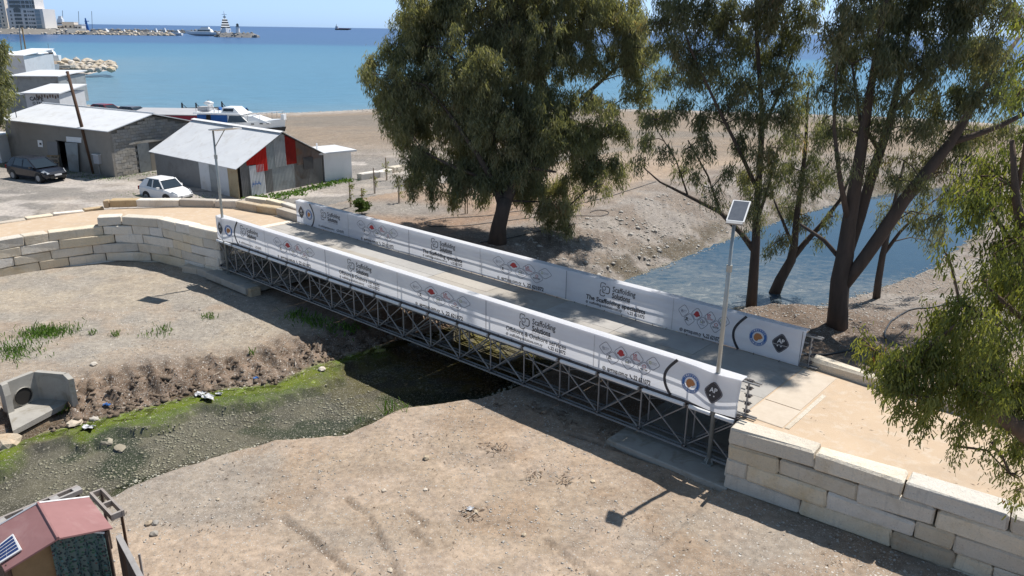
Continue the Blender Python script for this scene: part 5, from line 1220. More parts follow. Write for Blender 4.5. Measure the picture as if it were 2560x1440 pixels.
for r in range(5):
    z = zb + .8 + fh * r
    win(W_ * .09, z, W_ * .035, fh * .5); win(W_ * .20, z, W_ * .05, fh * .66); win(W_ * .26, z, W_ * .13, fh * .66); win(W_ * .47, z, W_ * .07, fh * .6); win(W_ * .58, z + .5, W_ * .03, fh * .4); win(W_ * .64, z + .5, W_ * .03, fh * .4); win(W_ * .69, z + .3, W_ * .06, fh * .45); win(W_ * .78, z, W_ * .13, fh * .82, 'paleglass')
mb = MB(); mb.prism([(x0 + W_ * .195 + W_ * .2 * (1 - math.cos(a)) / 2, D - .5, zb + fh * 5 - .6 + 2.6 * math.sin(a)) for a in np.linspace(0, math.pi, 9)], (0, .3, 0)); mb.obj('arched_window', M['glass'], g)
for r in range(6):
    z = zt_ + 1.2 + r * 4.6; MB().ob((x0 + 3, D + 2.6, z), (W_ * .30, 0, 0), (0, .35, 0), (0, 0, 3.2)).obj('balcony_glazing', M['glass'], up)
    for q in (.40, .52): MB().ob((x0 + W_ * q, D + 2.6, z), (W_ * .09, 0, 0), (0, .35, 0), (0, 0, 3.2)).obj('window', M['glass'], up)
    MB().ob((x0 + .6, D + 1.6, z - 1.0), (W_ * .72, 0, 0), (0, 1.5, 0), (0, 0, .7)).obj('balcony_slab', M['plaster'], up)
    for q in (.66, .72, .76): MB().box((x0 + W_ * q, D + 2.4, z + 1.6), (.7, .7, 4)).obj('balcony_post', M['glass'], up)
g, x0, W_, zb, zt_ = tower('narrow cream tower at the left edge beside the white apartment block', 6, 22, 71, -60, 20, 0, 0, 'plaster2', 0, D=1010)
for r in range(12): MB().ob((x0 + W_ * .3, 1009.6, zb + 3 + r * 4.4), (1.6, 0, 0), (0, .3, 0), (0, 0, 2)).obj('window', M['glass'], g)
g, x0, W_, zb, zt_ = tower('glassy grey block cut by the left edge of the picture', -40, 9, 71, 15, 20, 0, 0, 'plaster', 0, D=1030)
for r in range(5): MB().ob((x0 + 1, 1029.5, zb + 2 + r * 5), (W_ - 2, 0, 0), (0, .4, 0), (0, 0, 3.6)).obj('balcony_glazing', M['paleglass'], g)
# houses, trees and yachts of the marina
hs = [(142, 160, 78, 66, 'plaster2', 'small cream house left of the dark marina trees'), (158, 188, 79, 58, 'plaster2', 'cream marina house with flat roof between the dark trees'), (186, 206, 79, 64, 'plaster', 'low pale house right of the cream marina house'), (116, 136, 74, 70, 'white', 'long white low roof beside the apartment block')]
for x0_, x1_, yb2, yt2, mm, lab in hs:
    a, b = far(x0_, yb2, 1040), far(x1_, yb2, 1040); h_ = (yb2 - yt2) * 1040 / F; g = thing('marina_house', lab, 'house', a, 'houses of the marina'); wl2 = MB().ob((a[0], 1040, S), (b[0] - a[0], 0, 0), (0, 10, 0), (0, 0, a[2] + h_ - S)).obj('wall', M[mm], g)
    MB().ob((a[0] - .4, 1039.5, a[2] + h_), (b[0] - a[0] + .8, 0, 0), (0, 11, 0), (0, 0, .6)).obj('roof', M['plaster'], g)
    if mm != 'white':
        for q in (.2, .6): MB().ob((a[0] + (b[0] - a[0]) * q, 1039.6, a[2] + h_ * .45), (2.2, 0, 0), (0, .3, 0), (0, 0, 2.2)).obj('window', M['glass'], g)
YL = [(150, 62, 62, 20, 12, 1.8, 'tall white superyacht upper decks rising behind the cream house', 1100), (258, 75, 0, 22, 6, 1, 'white yacht moored right of the big dark tree', 1080), (305, 76, 0, 15, 5.5, 1, 'small white yacht moored second from the dark tree', 1080), (335, 76, 0, 12, 5, 1, 'white cruiser moored near the middle of the breakwater', 1080), (350, 76, 0, 8, 3.5, 1, 'little white launch beside the moored cruiser', 1080), (374, 76, 0, 11, 4.5, 1, 'white day boat moored left of the two taller cruisers', 1080), (386, 76, 0, 13, 6.5, 1.2, 'taller white cruiser moored with open flybridge', 1080), (408, 76, 0, 13, 7, 1.2, 'white cruiser nearest the right end of the tan breakwater', 1080), (438, 78, 0, 19, 6, 1, 'white cruiser lying just past the end of the tan breakwater', 1050), (505, 79, 0, 42, 9, 1.1, 'long low white yacht with raked decks left of the big ship', 1040)]
for x, y, _, L, h, tl, lab, Y in YL:
    p = far(x, y, Y); simple_boat('moored_yacht', lab, (p[0], Y, S + (4 if y == 62 else 0)), L, h * 1.25, R(180 if x > 480 else 170), 'yachts moored in the marina', tl, mast=0)
su = far(565, 82, 1010); g = thing('cruise_yacht', 'large white multi deck yacht seen end on beside the lighthouse', 'ship', (su[0], 1010, S)); setrot(g, R(-70))
MB().loft(hull(34, 13, -.5, 8.5, 2.0, n=9)).obj('hull', M['gel'], g, world=False)
for i in range(4):
    z = 8.5 + i * 2.9; w_ = 5.8 - i * .8; mb = MB(); taper(mb, -14 + i, 10 - i * 2.2, w_, z, -13.6 + i, 9 - i * 2.2, w_ * .95, z + 1.3); mb.obj('deck', M['gel'], g, world=False)
    mb = MB(); taper(mb, -13.5 + i, 8.6 - i * 2.2, w_ * .94, z + 1.3, -13 + i, 8 - i * 2.2, w_ * .9, z + 2.9); mb.obj('deck_windows', M['glass'], g, world=False)
mb = MB(); taper(mb, -9, -1, 2.5, 20, -8, -2, 2.2, 21); mb.obj('top_deck', M['gel'], g, world=False)
MB().tube([(-5, 0, 21), (-5, 0, 30)], [.7, .25], 6).obj('mast', M['gel'], g, world=False); MB().box((-5, 0, 26), (1, 6, .5)).obj('mast_spreader', M['gel'], g, world=False); MB().box((-5, 0, 23), (3, 3.4, 1.4)).obj('radar', M['galv'], g, world=False)
lh = far(595, 79, 955); g = thing('lighthouse', 'small white lighthouse with dark lantern on the grey breakwater', 'lighthouse', (lh[0], 955, S + 4.5)); zt_ = 3.6
MB().tube([(lh[0], 955, S + 4.5), (lh[0], 955, S + 11.5)], [2.5, 1.9], 12).obj('tower', M['white'], g); MB().tube([(lh[0], 955, S + 11.5), (lh[0], 955, S + 12.2)], [2.5, 2.5], 12).obj('gallery', M['galv'], g); MB().tube([(lh[0], 955, S + 12.2), (lh[0], 955, S + 14.6), (lh[0], 955, S + 15.6)], [1.5, 1.5, .2], 10).obj('lantern', M['glass'], g)
for x, yt2, lab in ((126, 36, 'bare yacht mast left of the marina houses'), (157, 26, 'faint tall mast above the cream marina house'), (197, 28, 'dark tall mast right of the cream marina house'), (230, 28, 'thin mast above the dark tree')):
    q = far(x, 75, 1150); tp = far(x - 1, yt2, 1150); g = thing('yacht_mast', lab, 'mast', (q[0], 1150, S), 'masts in the marina'); MB().tube([(q[0], 1150, S), tp], .35, 5).obj('mast', M['galv'], g)
cr = far(216, 60, 1090); g = thing('dark_mast', 'leaning dark blue funnel mast of a yacht in the marina', 'mast', (cr[0], 1090, S)); MB().tube([(cr[0] + 2, 1090, S), cr, far(213, 45, 1090)], [2.2, 1.6, .7], 6).obj('mast', M['blueprint'], g); MB().box(far(217, 53, 1090), (6, 1, .8)).obj('spreader', M['blueprint'], g)
fr_ = far(858, 74.5, 4400); g = thing('cargo_ship', 'small red and grey freighter on the horizon', 'ship', (fr_[0], 4400, S)); 
MB().loft(hull(86, 15, -1, 6.0, 2.5, n=9)).obj('hull', M['c_rust'], g, world=False)
setrot(g, R(0)); MB().box((-34, 0, 12), (13, 13, 13)).obj('bridge_house', M['c_white'], g, world=False); MB().box((-35, 0, 20), (7, 9, 4)).obj('wheelhouse', M['white'], g, world=False); MB().tube([(-35, 0, 22), (-35, 0, 31)], 1.0, 5).obj('mast', M['galv'], g, world=False); MB().box((4, 0, 7.6), (58, 12, 2.6)).obj('hatches', M['redwall'], g, world=False)

# ---------------------------------------------------------------- cars
def car(label, p, rz, bodym, L=4.1, W=1.75, Hh=1.47, group=None, plate=True):
    g = thing('parked_car', label, 'car', p, group); setrot(g, rz); h = L / 2
    prof = [(-h, .42, .78, .72), (-h + .12, .30, .98, .82), (-h + .7, .24, 1.02, .87), (-.5, .22, .98, .88), (.55, .22, .94, .88), (h - .75, .24, .86, .86), (h - .22, .28, .72, .80), (h, .40, .58, .66)]
    secs = []
    for x, zl_, zb, wk in prof:
        w_ = W / 1.76 * wk; secs.append([(x, -w_ * .92, zl_), (x, -w_, zl_ + .18), (x, -w_ * .99, zb - .12), (x, -w_ * .90, zb), (x, w_ * .90, zb), (x, w_ * .99, zb - .12), (x, w_, zl_ + .18), (x, w_ * .92, zl_)])
    b = MB().loft(secs).obj('body', M[bodym], g, smooth=False, world=False); hw = W / 2
    mb = MB(); x0, x1, x2, x3 = -h + .12, h - 1.05, -h + .62, .15
    taper(mb, x0, x1, hw * .88, .96, x2, x3, hw * .70, Hh); cb = mb.obj('cabin', M['glass'], g, world=False)
    mb = MB(); taper(mb, x2 - .08, x3 + .10, hw * .715, Hh - .05, x2 + .05, x3 - .05, hw * .66, Hh + .03); mb.obj('roof', M[bodym], g, world=False)
    for sy_ in (-1, 1):
        MB().tube([(x1 - .02, sy_ * hw * .88, .95), (x3 + .04, sy_ * hw * .71, Hh - .02)], .045, 5).obj('windscreen_pillar', M[bodym], cb, world=False)
        MB().ob((-.42, sy_ * hw * .87 - .03, .95), (.09, 0, 0), (0, .06, 0), (.02, -sy_ * hw * .15, Hh - 1.0)).obj('door_pillar', M[bodym], cb, world=False)
        mb = MB(); mb.prism([(x0 - .02, sy_ * hw * .88, .95), (x0 + .65, sy_ * hw * .885, .95), (x2 + .35, sy_ * hw * .71, Hh - .03), (x2 - .06, sy_ * hw * .71, Hh - .03)], (0, sy_ * .02, 0)); mb.obj('rear_pillar', M[bodym], cb, world=False)
        MB().box((x1 - .32, sy_ * (hw + .06), 1.0), (.14, .16, .12)).obj('wing_mirror', M[bodym], g, world=False)
        hl_ = MB(); hl_.prism([(h - .52, sy_ * hw * .93, .74), (h - .10, sy_ * hw * .74, .58), (h - .03, sy_ * hw * .62, .66), (h - .38, sy_ * hw * .78, .84)], (.03, sy_ * .02, .02)); hl_.obj('headlight', M['gel'], g, world=False)
        MB().box((-h + .06, sy_ * hw * .8, .84), (.12, .2, .22)).obj('tail_light', M['c_dred'], g, world=False)
        for xw in (-h + .78, h - .82):
            wh = MB().tube([(xw, sy_ * (hw - .20), .31), (xw, sy_ * (hw + .015), .31)], .31, 16).obj('wheel', M['rubber'], g, world=False)
            MB().tube([(xw, sy_ * (hw + .01), .31), (xw, sy_ * (hw + .025), .31)], .20, 12).obj('rim', M['galv'], wh, world=False)
            MB().tube([(xw, sy_ * (hw - .25), .34), (xw, sy_ * (hw - .002), .34)], .37, 16).obj('wheel_arch', M['rubber'], g, world=False)
    MB().box((h - .02, 0, .38), (.06, W * .62, .14)).obj('grille', M['rubber'], g, world=False)
    if plate: MB().box((h + .02, 0, .52), (.03, .50, .11)).obj('number_plate', M['white'], g, world=False)
    return g
M['navy'] = mat('dark_navy_paint', (.012, .014, .022), None, rough=.22, spec=.6); M['carwhite'] = mat('white_car_paint', (.78, .78, .78), None, rough=.25); M['carred'] = mat('dark_red_paint', (.16, .012, .02), None, rough=.25); M['cargrey'] = mat('grey_car_paint', (.09, .10, .12), None, rough=.25)
a, b = on(44, 449), on(91, 457); hd_ = math.atan2((b - a)[1], (b - a)[0]); q = nrm(b - a); nn = perp(q); nn = nn if nn[1] > 0 else -nn
car('dark navy hatchback parked in front of the cement shed', (a + b) / 2 + nn * .85, hd_, 'navy', 4.3, 1.78, 1.48)
a = on(353, 491); q = nrm(np.array([.80, -.42, 0])); nn = perp(q); p = a + q * 1.15 + nn * 1.0; p[2] = zat(p, 446) - 1.46
car('small white hatchback nosing up to the tan parapet', p, math.atan2(q[1], q[0]), 'carwhite', 3.4, 1.62, 1.46)
k = Ink(); 
for i, (x, y, m, lab) in enumerate(((268, 270, 'carred', 'dark red car half hidden behind the cement shed roof'), (337, 276, 'cargrey', 'grey car half hidden behind the cement shed roof'))):
    p = far(x, y, 88); car(lab, (p[0], 88, p[2] - 1.05), R(-22), m, 4.2, 1.75, 1.45, 'cars parked by the beach')
# ---------------------------------------------------------------- trees
def leaf_arrays(C, n_per, sr, sz, Ln, Wd, rng, lat=.55, tint0=None, droop=1.0, seg=1):
    """hanging narrow leaves round spray centres C"""
    Cn = np.repeat(C, n_per, 0); n = len(Cn)
    t0 = np.repeat(tint0 if tint0 is not None else rng.random(len(C)), n_per)
    base = Cn + rng.normal(0, 1, (n, 3)) * np.array([sr, sr, sz])
    d = rng.normal(0, lat, (n, 3)); d[:, 2] = -droop * (.75 + .5 * rng.random(n)); d /= np.linalg.norm(d, axis=1)[:, None]
    r = rng.normal(0, 1, (n, 3)); sd = np.cross(d, r); sd /= np.linalg.norm(sd, axis=1)[:, None] + 1e-9
    L = (Ln * (.65 + .7 * rng.random(n)))[:, None]; Wh = (Wd * (.7 + .6 * rng.random(n)))[:, None] / 2
    bend = np.cross(sd, d) * rng.normal(0, .16, n)[:, None]
    tint = np.clip(t0 * .55 + .45 * rng.random(n), 0, 1)
    if seg == 1:
        m = base + d * L * .42 + bend * L * .6; V = np.stack([base, m + sd * Wh, base + d * L, m - sd * Wh], 1).reshape(-1, 3)
        Fq = np.arange(n * 4).reshape(n, 4); return V, Fq, np.repeat(tint, 4)
    m1 = base + d * L * .3 + bend * L * .5; m2 = base + d * L * .68 + bend * L * .55; tip = base + d * L + bend * L * .1
    V = np.stack([base, m1 + sd * Wh, m1 - sd * Wh, m2 + sd * Wh * .8, m2 - sd * Wh * .8, tip], 1).reshape(-1, 3); o = np.arange(n)[:, None] * 6
    Fq = np.concatenate([o + np.array([[0, 2, 1, 1]]), o + np.array([[1, 2, 4, 3]]), o + np.array([[3, 4, 5, 5]])]); return V, Fq, np.repeat(tint, 6)
def tri_mesh(name, V, Fq, mat_, parent, tint, twigs=None, bark=None):
    return np_mesh(name, V, Fq, mat_, parent, attrs={'tint': tint})
def sprays(blobs, Yt, rng, per, dz=1.0, depth=2.2, hollow=.45, ppm=None, flat=.8, bias=0.0):
    """spray centres over the shells of leaf masses given as (pixel x, y, radius px[, metres in front])"""
    out = []; cores = []; tn = []
    for b in blobs:
        Y = Yt + bias + (b[3] if len(b) > 3 else rng.uniform(-depth, depth)); c = far(b[0], b[1], Y); r = b[2] * np.linalg.norm(c - CAMP) / F; n = max(3, int(per * r * r))
        cores.append((c, 0, None)); ns = int(3 + 5 * r); tb_ = rng.normal(.42, .16)
        for k in range(ns):         # each leaf mass is a handful of drooping tufts
            q = rng.normal(0, 1, 3); q /= np.linalg.norm(q); sc = c + q * r * rng.uniform(hollow, 1.0) * np.array([1, 1, flat]); sr_ = r * rng.uniform(.28, .48) + .05; m = max(1, int(n / ns * rng.uniform(.6, 1.4)))
            p = rng.normal(0, .55, (m, 3)) * sr_; p[:, 2] = np.abs(p[:, 2]) * .55
            hang = rng.random(m) < .45; p[hang, 2] -= rng.random(hang.sum()) * (sr_ * 1.6 + .15); p[hang, :2] *= .75
            out.append(sc + p); cores.append((sc, sr_ * 1.1, c)); tn.append(np.clip(tb_ + rng.normal(0, .12) + rng.normal(0, .12, m), 0, 1))
    return np.concatenate(out), cores, np.concatenate(tn)
def twigs(mb, a, b, r0, r1, rng, sag=.12):
    a, b = np.asarray(a, float), np.asarray(b, float); L = np.linalg.norm(b - a); j = rng.normal(0, L * .07, 3); m = (a + b) / 2 + j + UP * L * sag
    mb.tube([a, m, b], [r0, (r0 + r1) / 2, r1], 4, False)
def trace(mb, pts, Y, n=8, lean=0.0):
    """a limb through (px, py, width px[, metres toward the back])"""
    P = [far(p[0], p[1], Y + (p[3] if len(p) > 3 else 0) + lean * min(1, max(0, (530 - p[1]) / 200))) for p in pts]; mb.tube(P, [p[2] / 2 * np.linalg.norm(q - CAMP) / F for p, q in zip(pts, P)], n); return P
def tree(name, label, base_px, zg, limbs, blobs, leafm, rng, per, n_per, sr, sz, Ln, Wd, lat=.55, depth=2.2, twig=.012, group=None, barkm='bark', Y=None, hollow=.45, seg=1, flat=.8, droop=1.0, tw_lim=999, bias=0.0, slim=.78):
    b = on(*base_px, zg) if Y is None else np.array([*far(*base_px, Y)]); Yt = b[1]; g = thing(name, label, 'tree', b, group)
    mb = MB(); nodes_ = []
    for L in limbs:
        L = list(L)
        P = trace(mb, [(q[0], q[1], q[2] * slim, *q[3:]) for q in L], Yt, 9, bias)
        for p, q in zip(P[:-1], P[1:]): nodes_ += [p + (q - p) * k for k in (0.2, .6, 1.0)]
    nodes_ = np.array(nodes_); pick = nodes_[len(nodes_) // 12:] if len(nodes_) > 12 else nodes_
    C, cores, tn = sprays(blobs, Yt, rng, per, depth=depth, hollow=hollow, flat=flat, bias=bias)
    br_ = MB(); i0 = 0
    for c, r, pa in cores:
        if pa is not None:
            twigs(br_, pa, c, .018, .010, rng, .15); near = C[np.linalg.norm(C - c, axis=1) < r * 1.3][:tw_lim]
            for s_ in near[::5]: twigs(br_, c, s_, twig, twig * .4, rng, .2)
            continue
        d = np.linalg.norm(pick - c, axis=1) + 1.5 * np.maximum(0, pick[:, 2] - c[2]); a = pick[d.argmin()]; twigs(br_, a, c, min(.06, .016 + .011 * np.linalg.norm(a - c)), .014, rng); pick = np.concatenate([pick, [c]])
    mb.obj('trunk', M[barkm], g, smooth=True); br_.obj('branches', M[barkm], g, smooth=True)['kind'] = 'stuff'
    V, Fq, t = leaf_arrays(C, n_per, sr, sz, Ln, Wd, rng, lat, tn, droop, seg); np_mesh('crown', V, Fq, M[leafm], g, attrs={'tint': t}); return g
rng = np.random.default_rng(4)
# the big gum by the bridge
blobsC = [(1080, 60, 95, .6), (1200, 30, 115, 1), (1330, 40, 115, 1), (1150, -40, 100, 1.2), (1300, -70, 110, 1.4), (1440, -30, 95, 1.2), (1030, 120, 60), (990, 190, 50), (1000, 130, 40), (928, 172, 26), (940, 205, 32), (962, 245, 36), (985, 285, 42),
          (1060, 200, 95), (1180, 170, 115), (1320, 160, 115), (1420, 120, 75), (1010, 330, 52), (1045, 390, 50), (1030, 300, 60), (1050, 440, 32), (1085, 455, 24), (1072, 410, 40), (1130, 320, 95), (1270, 310, 105), (1390, 280, 75), (1160, 420, 55), (1110, 420, 42), (1150, 470, 24), (1125, 485, 18), (1230, 420, 60), (1330, 410, 72), (1395, 480, 52), (1400, 545, 30), (1375, 510, 36), (1418, 520, 28), (1310, 470, 36), (1200, 455, 40), (1280, 450, 46), (1170, 440, 40), (1215, 490, 20), (1330, 480, 30), (1440, 430, 36), (1240, 330, 80, -1.4), (1330, 320, 80, -1.2), (1120, 300, 70, -1), (1200, 220, 80, -1), (1230, 440, 46, -1.2), (1290, 400, 50, -1.4), (1030, 470, 18), (1015, 450, 18), (1075, 480, 14), (1130, 500, 14), (1400, 585, 18), (1425, 565, 16), (1380, 560, 18), (1550, 440, 18), (1500, 460, 22), (925, 150, 16), (920, 185, 14), (1000, 60, 20), (1060, 10, 30), (1630, 120, 14), (1640, 180, 12), (1615, 70, 20), (1350, 330, 70), (1480, 250, 44),
          (1510, 60, 80, 2), (1580, 80, 58, 2.2), (1605, 150, 36, 2.4), (1545, 140, 55, 2), (1455, 150, 50, 1.5), (1590, 200, 32, 2.5), (1570, 20, 55, 2.5), (1480, 330, 50, 1), (1520, 345, 40, 1), (1500, 400, 46, .5), (1545, 410, 28, 1), (1445, 370, 56, .5), (1520, 270, 26, 1.6), (1590, 250, 28, 2.2), (1560, 330, 22, 1.5), (1470, 430, 34, .4)]
limbsC = [[(1243, 612, 64), (1246, 570, 50), (1256, 530, 46), (1262, 500, 50)], [(1258, 520, 34), (1240, 470, 26), (1225, 440, 22, -.5), (1190, 380, 16, -1), (1120, 280, 10, -1.5)], [(1262, 510, 40), (1278, 470, 36), (1290, 420, 30), (1300, 340, 24, .5), (1290, 240, 18, .8), (1270, 120, 12, .5)], [(1290, 420, 22), (1360, 330, 18, 1), (1450, 250, 14, 2), (1540, 170, 9, 2.2)], [(1262, 505, 22), (1248, 480, 18, .5), (1210, 400, 14, 1), (1180, 250, 10, 1.5)], [(1284, 450, 16), (1330, 420, 12, -.8), (1390, 430, 7, -1)], [(1232, 455, 12), (1140, 420, 9, -1), (1060, 380, 6, -1.4)], [(1300, 330, 14, .5), (1240, 230, 10, 0), (1100, 120, 7, -.5)]]
tree('eucalyptus_tree', 'large dense eucalyptus with drooping dark green crown standing alone behind the bridge', (1243, 607), -.5, limbsC, blobsC, 'leaf', rng, 30, 92, .15, .20, .27, .044, .5, 1.6, group=None, hollow=.35, bias=1.9)
# the open gums at the right end
blobsA = [(1700, 40, 60), (1770, 20, 55), (1840, 50, 60), (1900, 20, 55), (1960, 60, 50), (2020, 30, 42), (1680, 120, 40), (1740, 130, 50), (1800, 110, 45), (1880, 130, 50), (1950, 140, 45), (1990, 190, 35), (1670, 190, 30), (1730, 210, 38), (1800, 190, 36), (1870, 220, 42), (1930, 230, 40), (1640, 300, 36), (1690, 280, 34), (1750, 290, 36), (1820, 270, 34), (1880, 300, 36), (1940, 300, 36), (1985, 270, 28), (1620, 350, 26), (1660, 380, 24), (1720, 370, 26), (1770, 350, 26), (1850, 370, 30), (1920, 380, 34), (1960, 350, 26), (1600, 400, 18), (1700, 430, 18), (1740, 440, 16), (1780, 470, 20), (1860, 450, 30), (1900, 480, 34), (1880, 540, 30), (1930, 430, 30), (1820, 430, 20), (1800, 500, 16), (1650, 60, 26)]
for i in range(34): blobsA.append((rng.uniform(1680, 2010), rng.uniform(-520, -70), rng.uniform(34, 60)))
limbsA = [[(1878, 768, 34), (1884, 690, 30), (1890, 600, 26), (1892, 520, 22), (1900, 420, 19), (1906, 300, 16, .3), (1898, 180, 13, .4), (1890, 60, 11, .5), (1895, -60, 9, .5), (1880, -260, 6, .5), (1870, -450, 3, .5)], [(1884, 625, 20), (1855, 585, 17, .3), (1800, 530, 14, .6), (1720, 490, 10, .8), (1650, 455, 6, 1), (1610, 420, 4, 1)], [(1896, 480, 14), (1850, 380, 11, -.4), (1790, 260, 9, -.6), (1730, 130, 7, -.8), (1690, 20, 5, -.8)], [(1904, 330, 11), (1950, 230, 9, .5), (1985, 120, 6, .8), (2010, 20, 4, 1)], [(1800, 530, 8, .6), (1770, 440, 6, .7), (1720, 350, 4, .8)], [(1890, 560, 12), (1920, 470, 9, -.4), (1945, 370, 6, -.6)], [(1720, 490, 6, .8), (1690, 400, 4, .9), (1640, 320, 3, 1)]]
tree('eucalyptus_tree', 'slim eucalyptus with a long low left limb, leftmost of the right hand group', (1878, 765), -1.1, limbsA, blobsA, 'leafdark', rng, 54, 52, .13, .18, .24, .038, .5, 1.2, twig=.009, group='eucalyptus trees on the mound')
blobsB = [(1985, 420, 36), (2030, 400, 30), (2010, 470, 34), (2060, 450, 28), (1970, 520, 30), (2020, 540, 26), (1950, 600, 24), (1925, 620, 16), (2080, 540, 22), (2045, 340, 30), (1990, 340, 30), (2070, 290, 26), (2010, 250, 26), (2050, 600, 16), (2100, 430, 22)]
limbsB = [[(1930, 748, 36), (1950, 700, 32), (1978, 650, 28), (1986, 610, 22), (1992, 540, 18), (2005, 450, 14), (2015, 350, 10), (2020, 230, 6)], [(1978, 650, 20), (2010, 610, 17), (2055, 560, 14), (2100, 500, 10), (2130, 430, 7)], [(1984, 620, 12), (1960, 560, 9), (1935, 500, 6)]]
tree('eucalyptus_tree', 'leaning forked eucalyptus just right of the slim one', (1930, 746), -1.1, limbsB, blobsB, 'leafdark', rng, 46, 44, .13, .18, .24, .038, .5, 1.0, twig=.009, group='eucalyptus trees on the mound')
blobsD = [(2090, 60, 50), (2150, 30, 55), (2220, 60, 60), (2300, 30, 60), (2380, 70, 60), (2450, 40, 50), (2080, 150, 40), (2130, 130, 45), (2200, 160, 50), (2280, 130, 50), (2360, 160, 55), (2440, 150, 55), (2500, 130, 45), (2060, 230, 30), (2110, 230, 38), (2170, 250, 34), (2240, 240, 40), (2320, 250, 45), (2400, 250, 45), (2470, 240, 45), (2530, 210, 40), (2080, 320, 28), (2140, 330, 32), (2210, 330, 32), (2290, 330, 38), (2370, 330, 34), (2450, 330, 34), (2520, 320, 32), (2260, 400, 32), (2320, 420, 32), (2290, 470, 26), (2240, 450, 22), (2350, 400, 28), (2400, 440, 20), (2370, 480, 20), (2340, 540, 20), (2360, 590, 16), (2300, 560, 22), (2260, 530, 20), (2170, 420, 22), (2110, 400, 22), (2420, 400, 16), (2150, -40, 60), (2300, -50, 70), (2430, -30, 60), (2540, 40, 30)]
for i in range(44): blobsD.append((rng.uniform(2080, 2520), rng.uniform(-560, -70), rng.uniform(40, 66)))
limbsD = [[(2092, 822, 62), (2096, 760, 56), (2100, 700, 54), (2112, 640, 50), (2122, 560, 42), (2142, 440, 36), (2158, 340, 30), (2172, 250, 24), (2190, 140, 18), (2210, 20, 16), (2225, -60, 14), (2240, -260, 9), (2250, -480, 4)], [(2112, 650, 36), (2150, 540, 32, .4), (2185, 420, 28, .6), (2220, 320, 24, .8), (2250, 200, 16, 1), (2270, 80, 13, 1.1), (2300, -40, 11, 1.2), (2350, -300, 6, 1.2)], [(2104, 722, 34), (2150, 660, 38, -.3), (2200, 590, 38, -.4), (2260, 500, 36, -.5), (2330, 415, 32, -.6), (2385, 345, 26, -.6), (2440, 250, 18, -.4), (2500, 160, 12, 0), (2550, 90, 9, .3)], [(2380, 355, 20, -.6), (2430, 340, 17, -.7), (2500, 315, 14, -.8), (2590, 270, 11, -.9)], [(2122, 560, 20), (2100, 450, 14, -.4), (2085, 320, 10, -.7), (2090, 180, 7, -.8), (2110, 60, 5, -.8)], [(2112, 660, 16), (2060, 600, 12, .5), (2000, 560, 8, .8)], [(2200, 380, 14, .7), (2150, 300, 10, .2), (2130, 160, 7, 0)], [(2230, 280, 14, .8), (2310, 200, 10, .6), (2390, 90, 7, .4)]]
tree('eucalyptus_tree', 'thick many limbed eucalyptus with a huge limb slanting to the upper right', (2092, 815), -1.1, limbsD, blobsD, 'leafdark', rng, 54, 52, .13, .18, .24, .038, .5, 1.5, twig=.009, group='eucalyptus trees on the mound')
blobsE = [(2250, 460, 24), (2230, 520, 22), (2280, 440, 20), (2210, 560, 14), (2300, 510, 20), (2340, 500, 16), (2320, 600, 12), (2350, 560, 14)]
limbsE = [[(2190, 750, 22), (2196, 700, 20), (2206, 640, 18), (2222, 570, 14), (2240, 490, 10), (2262, 400, 6)], [(2206, 640, 12), (2250, 580, 9), (2300, 530, 6), (2350, 490, 4)]]
tree('eucalyptus_tree', 'thin young eucalyptus right of the thick trunk', (2190, 746), -1.2, limbsE, blobsE, 'leafdark', rng, 50, 40, .13, .18, .24, .036, .5, .6, twig=.008, group='eucalyptus trees on the mound')
# near gum at the right edge, its crown reaching in
blobsF = [(2240, 900, 60), (2190, 880, 36), (2310, 880, 80), (2400, 930, 95), (2490, 900, 100), (2560, 980, 100), (2460, 1030, 70), (2330, 980, 60), (2270, 985, 45), (2220, 960, 34), (2410, 1060, 34), (2390, 1115, 18), (2540, 1110, 50), (2525, 1185, 26), (2540, 1225, 16), (2360, 820, 60), (2450, 790, 80), (2540, 720, 90), (2450, 700, 50), (2400, 760, 40), (2550, 600, 70), (2490, 640, 40), (2440, 440, 60), (2520, 460, 80), (2570, 400, 50), (2400, 490, 36), (2480, 530, 44), (2370, 640, 18), (2560, 60, 26), (2565, 150, 30), (2550, 230, 20), (2565, 330, 18), (2600, 720, 60), (2640, 900, 70), (2620, 560, 40), (2480, 1110, 22), (2300, 1040, 22), (2250, 1030, 18), (2160, 850, 22)]
limbsF = [[(2860, 1700, 110, 0), (2800, 1400, 95, 0), (2690, 1190, 76, 0), (2570, 1085, 56, 0), (2500, 1040, 38, 0), (2445, 960, 24, .1), (2410, 880, 14, .2)], [(2690, 1190, 60), (2640, 950, 50), (2580, 700, 36), (2540, 500, 22), (2530, 350, 12)], [(2490, 1040, 26, 0), (2390, 960, 16, -.2), (2300, 910, 9, -.3), (2230, 890, 5, -.3)], [(2440, 960, 16, .1), (2480, 850, 10, .1), (2500, 780, 6)], [(2640, 950, 24), (2560, 800, 16, .3), (2470, 720, 9, .4)], [(2580, 700, 20), (2500, 560, 12), (2430, 470, 6)], [(2540, 500, 12), (2590, 200, 8), (2570, 60, 5)]]
g = tree('foreground_gum', 'near eucalyptus with bright drooping leaves hanging in from the right edge', (2860, 1700), -1.6, limbsF, blobsF, 'leafbright', rng, 120, 40, .07, .13, .235, .022, .42, .8, twig=.006, Y=12.0, barkm='barklight', hollow=.2, seg=3)
blobsG = [(-50, 120, 40), (-12, 190, 22), (-8, 235, 20), (-18, 150, 22), (-60, 220, 50), (-40, 290, 26), (-8, 268, 10), (-4, 120, 12)]
tree('roadside_tree', 'dark green tree just entering at the left edge above the sheds', (-60, 420), -.6, [[(-60, 425, 40), (-50, 320, 30), (-35, 200, 16)]], blobsG, 'leaf', rng, 22, 90, .25, .3, .4, .09, .6, .8)

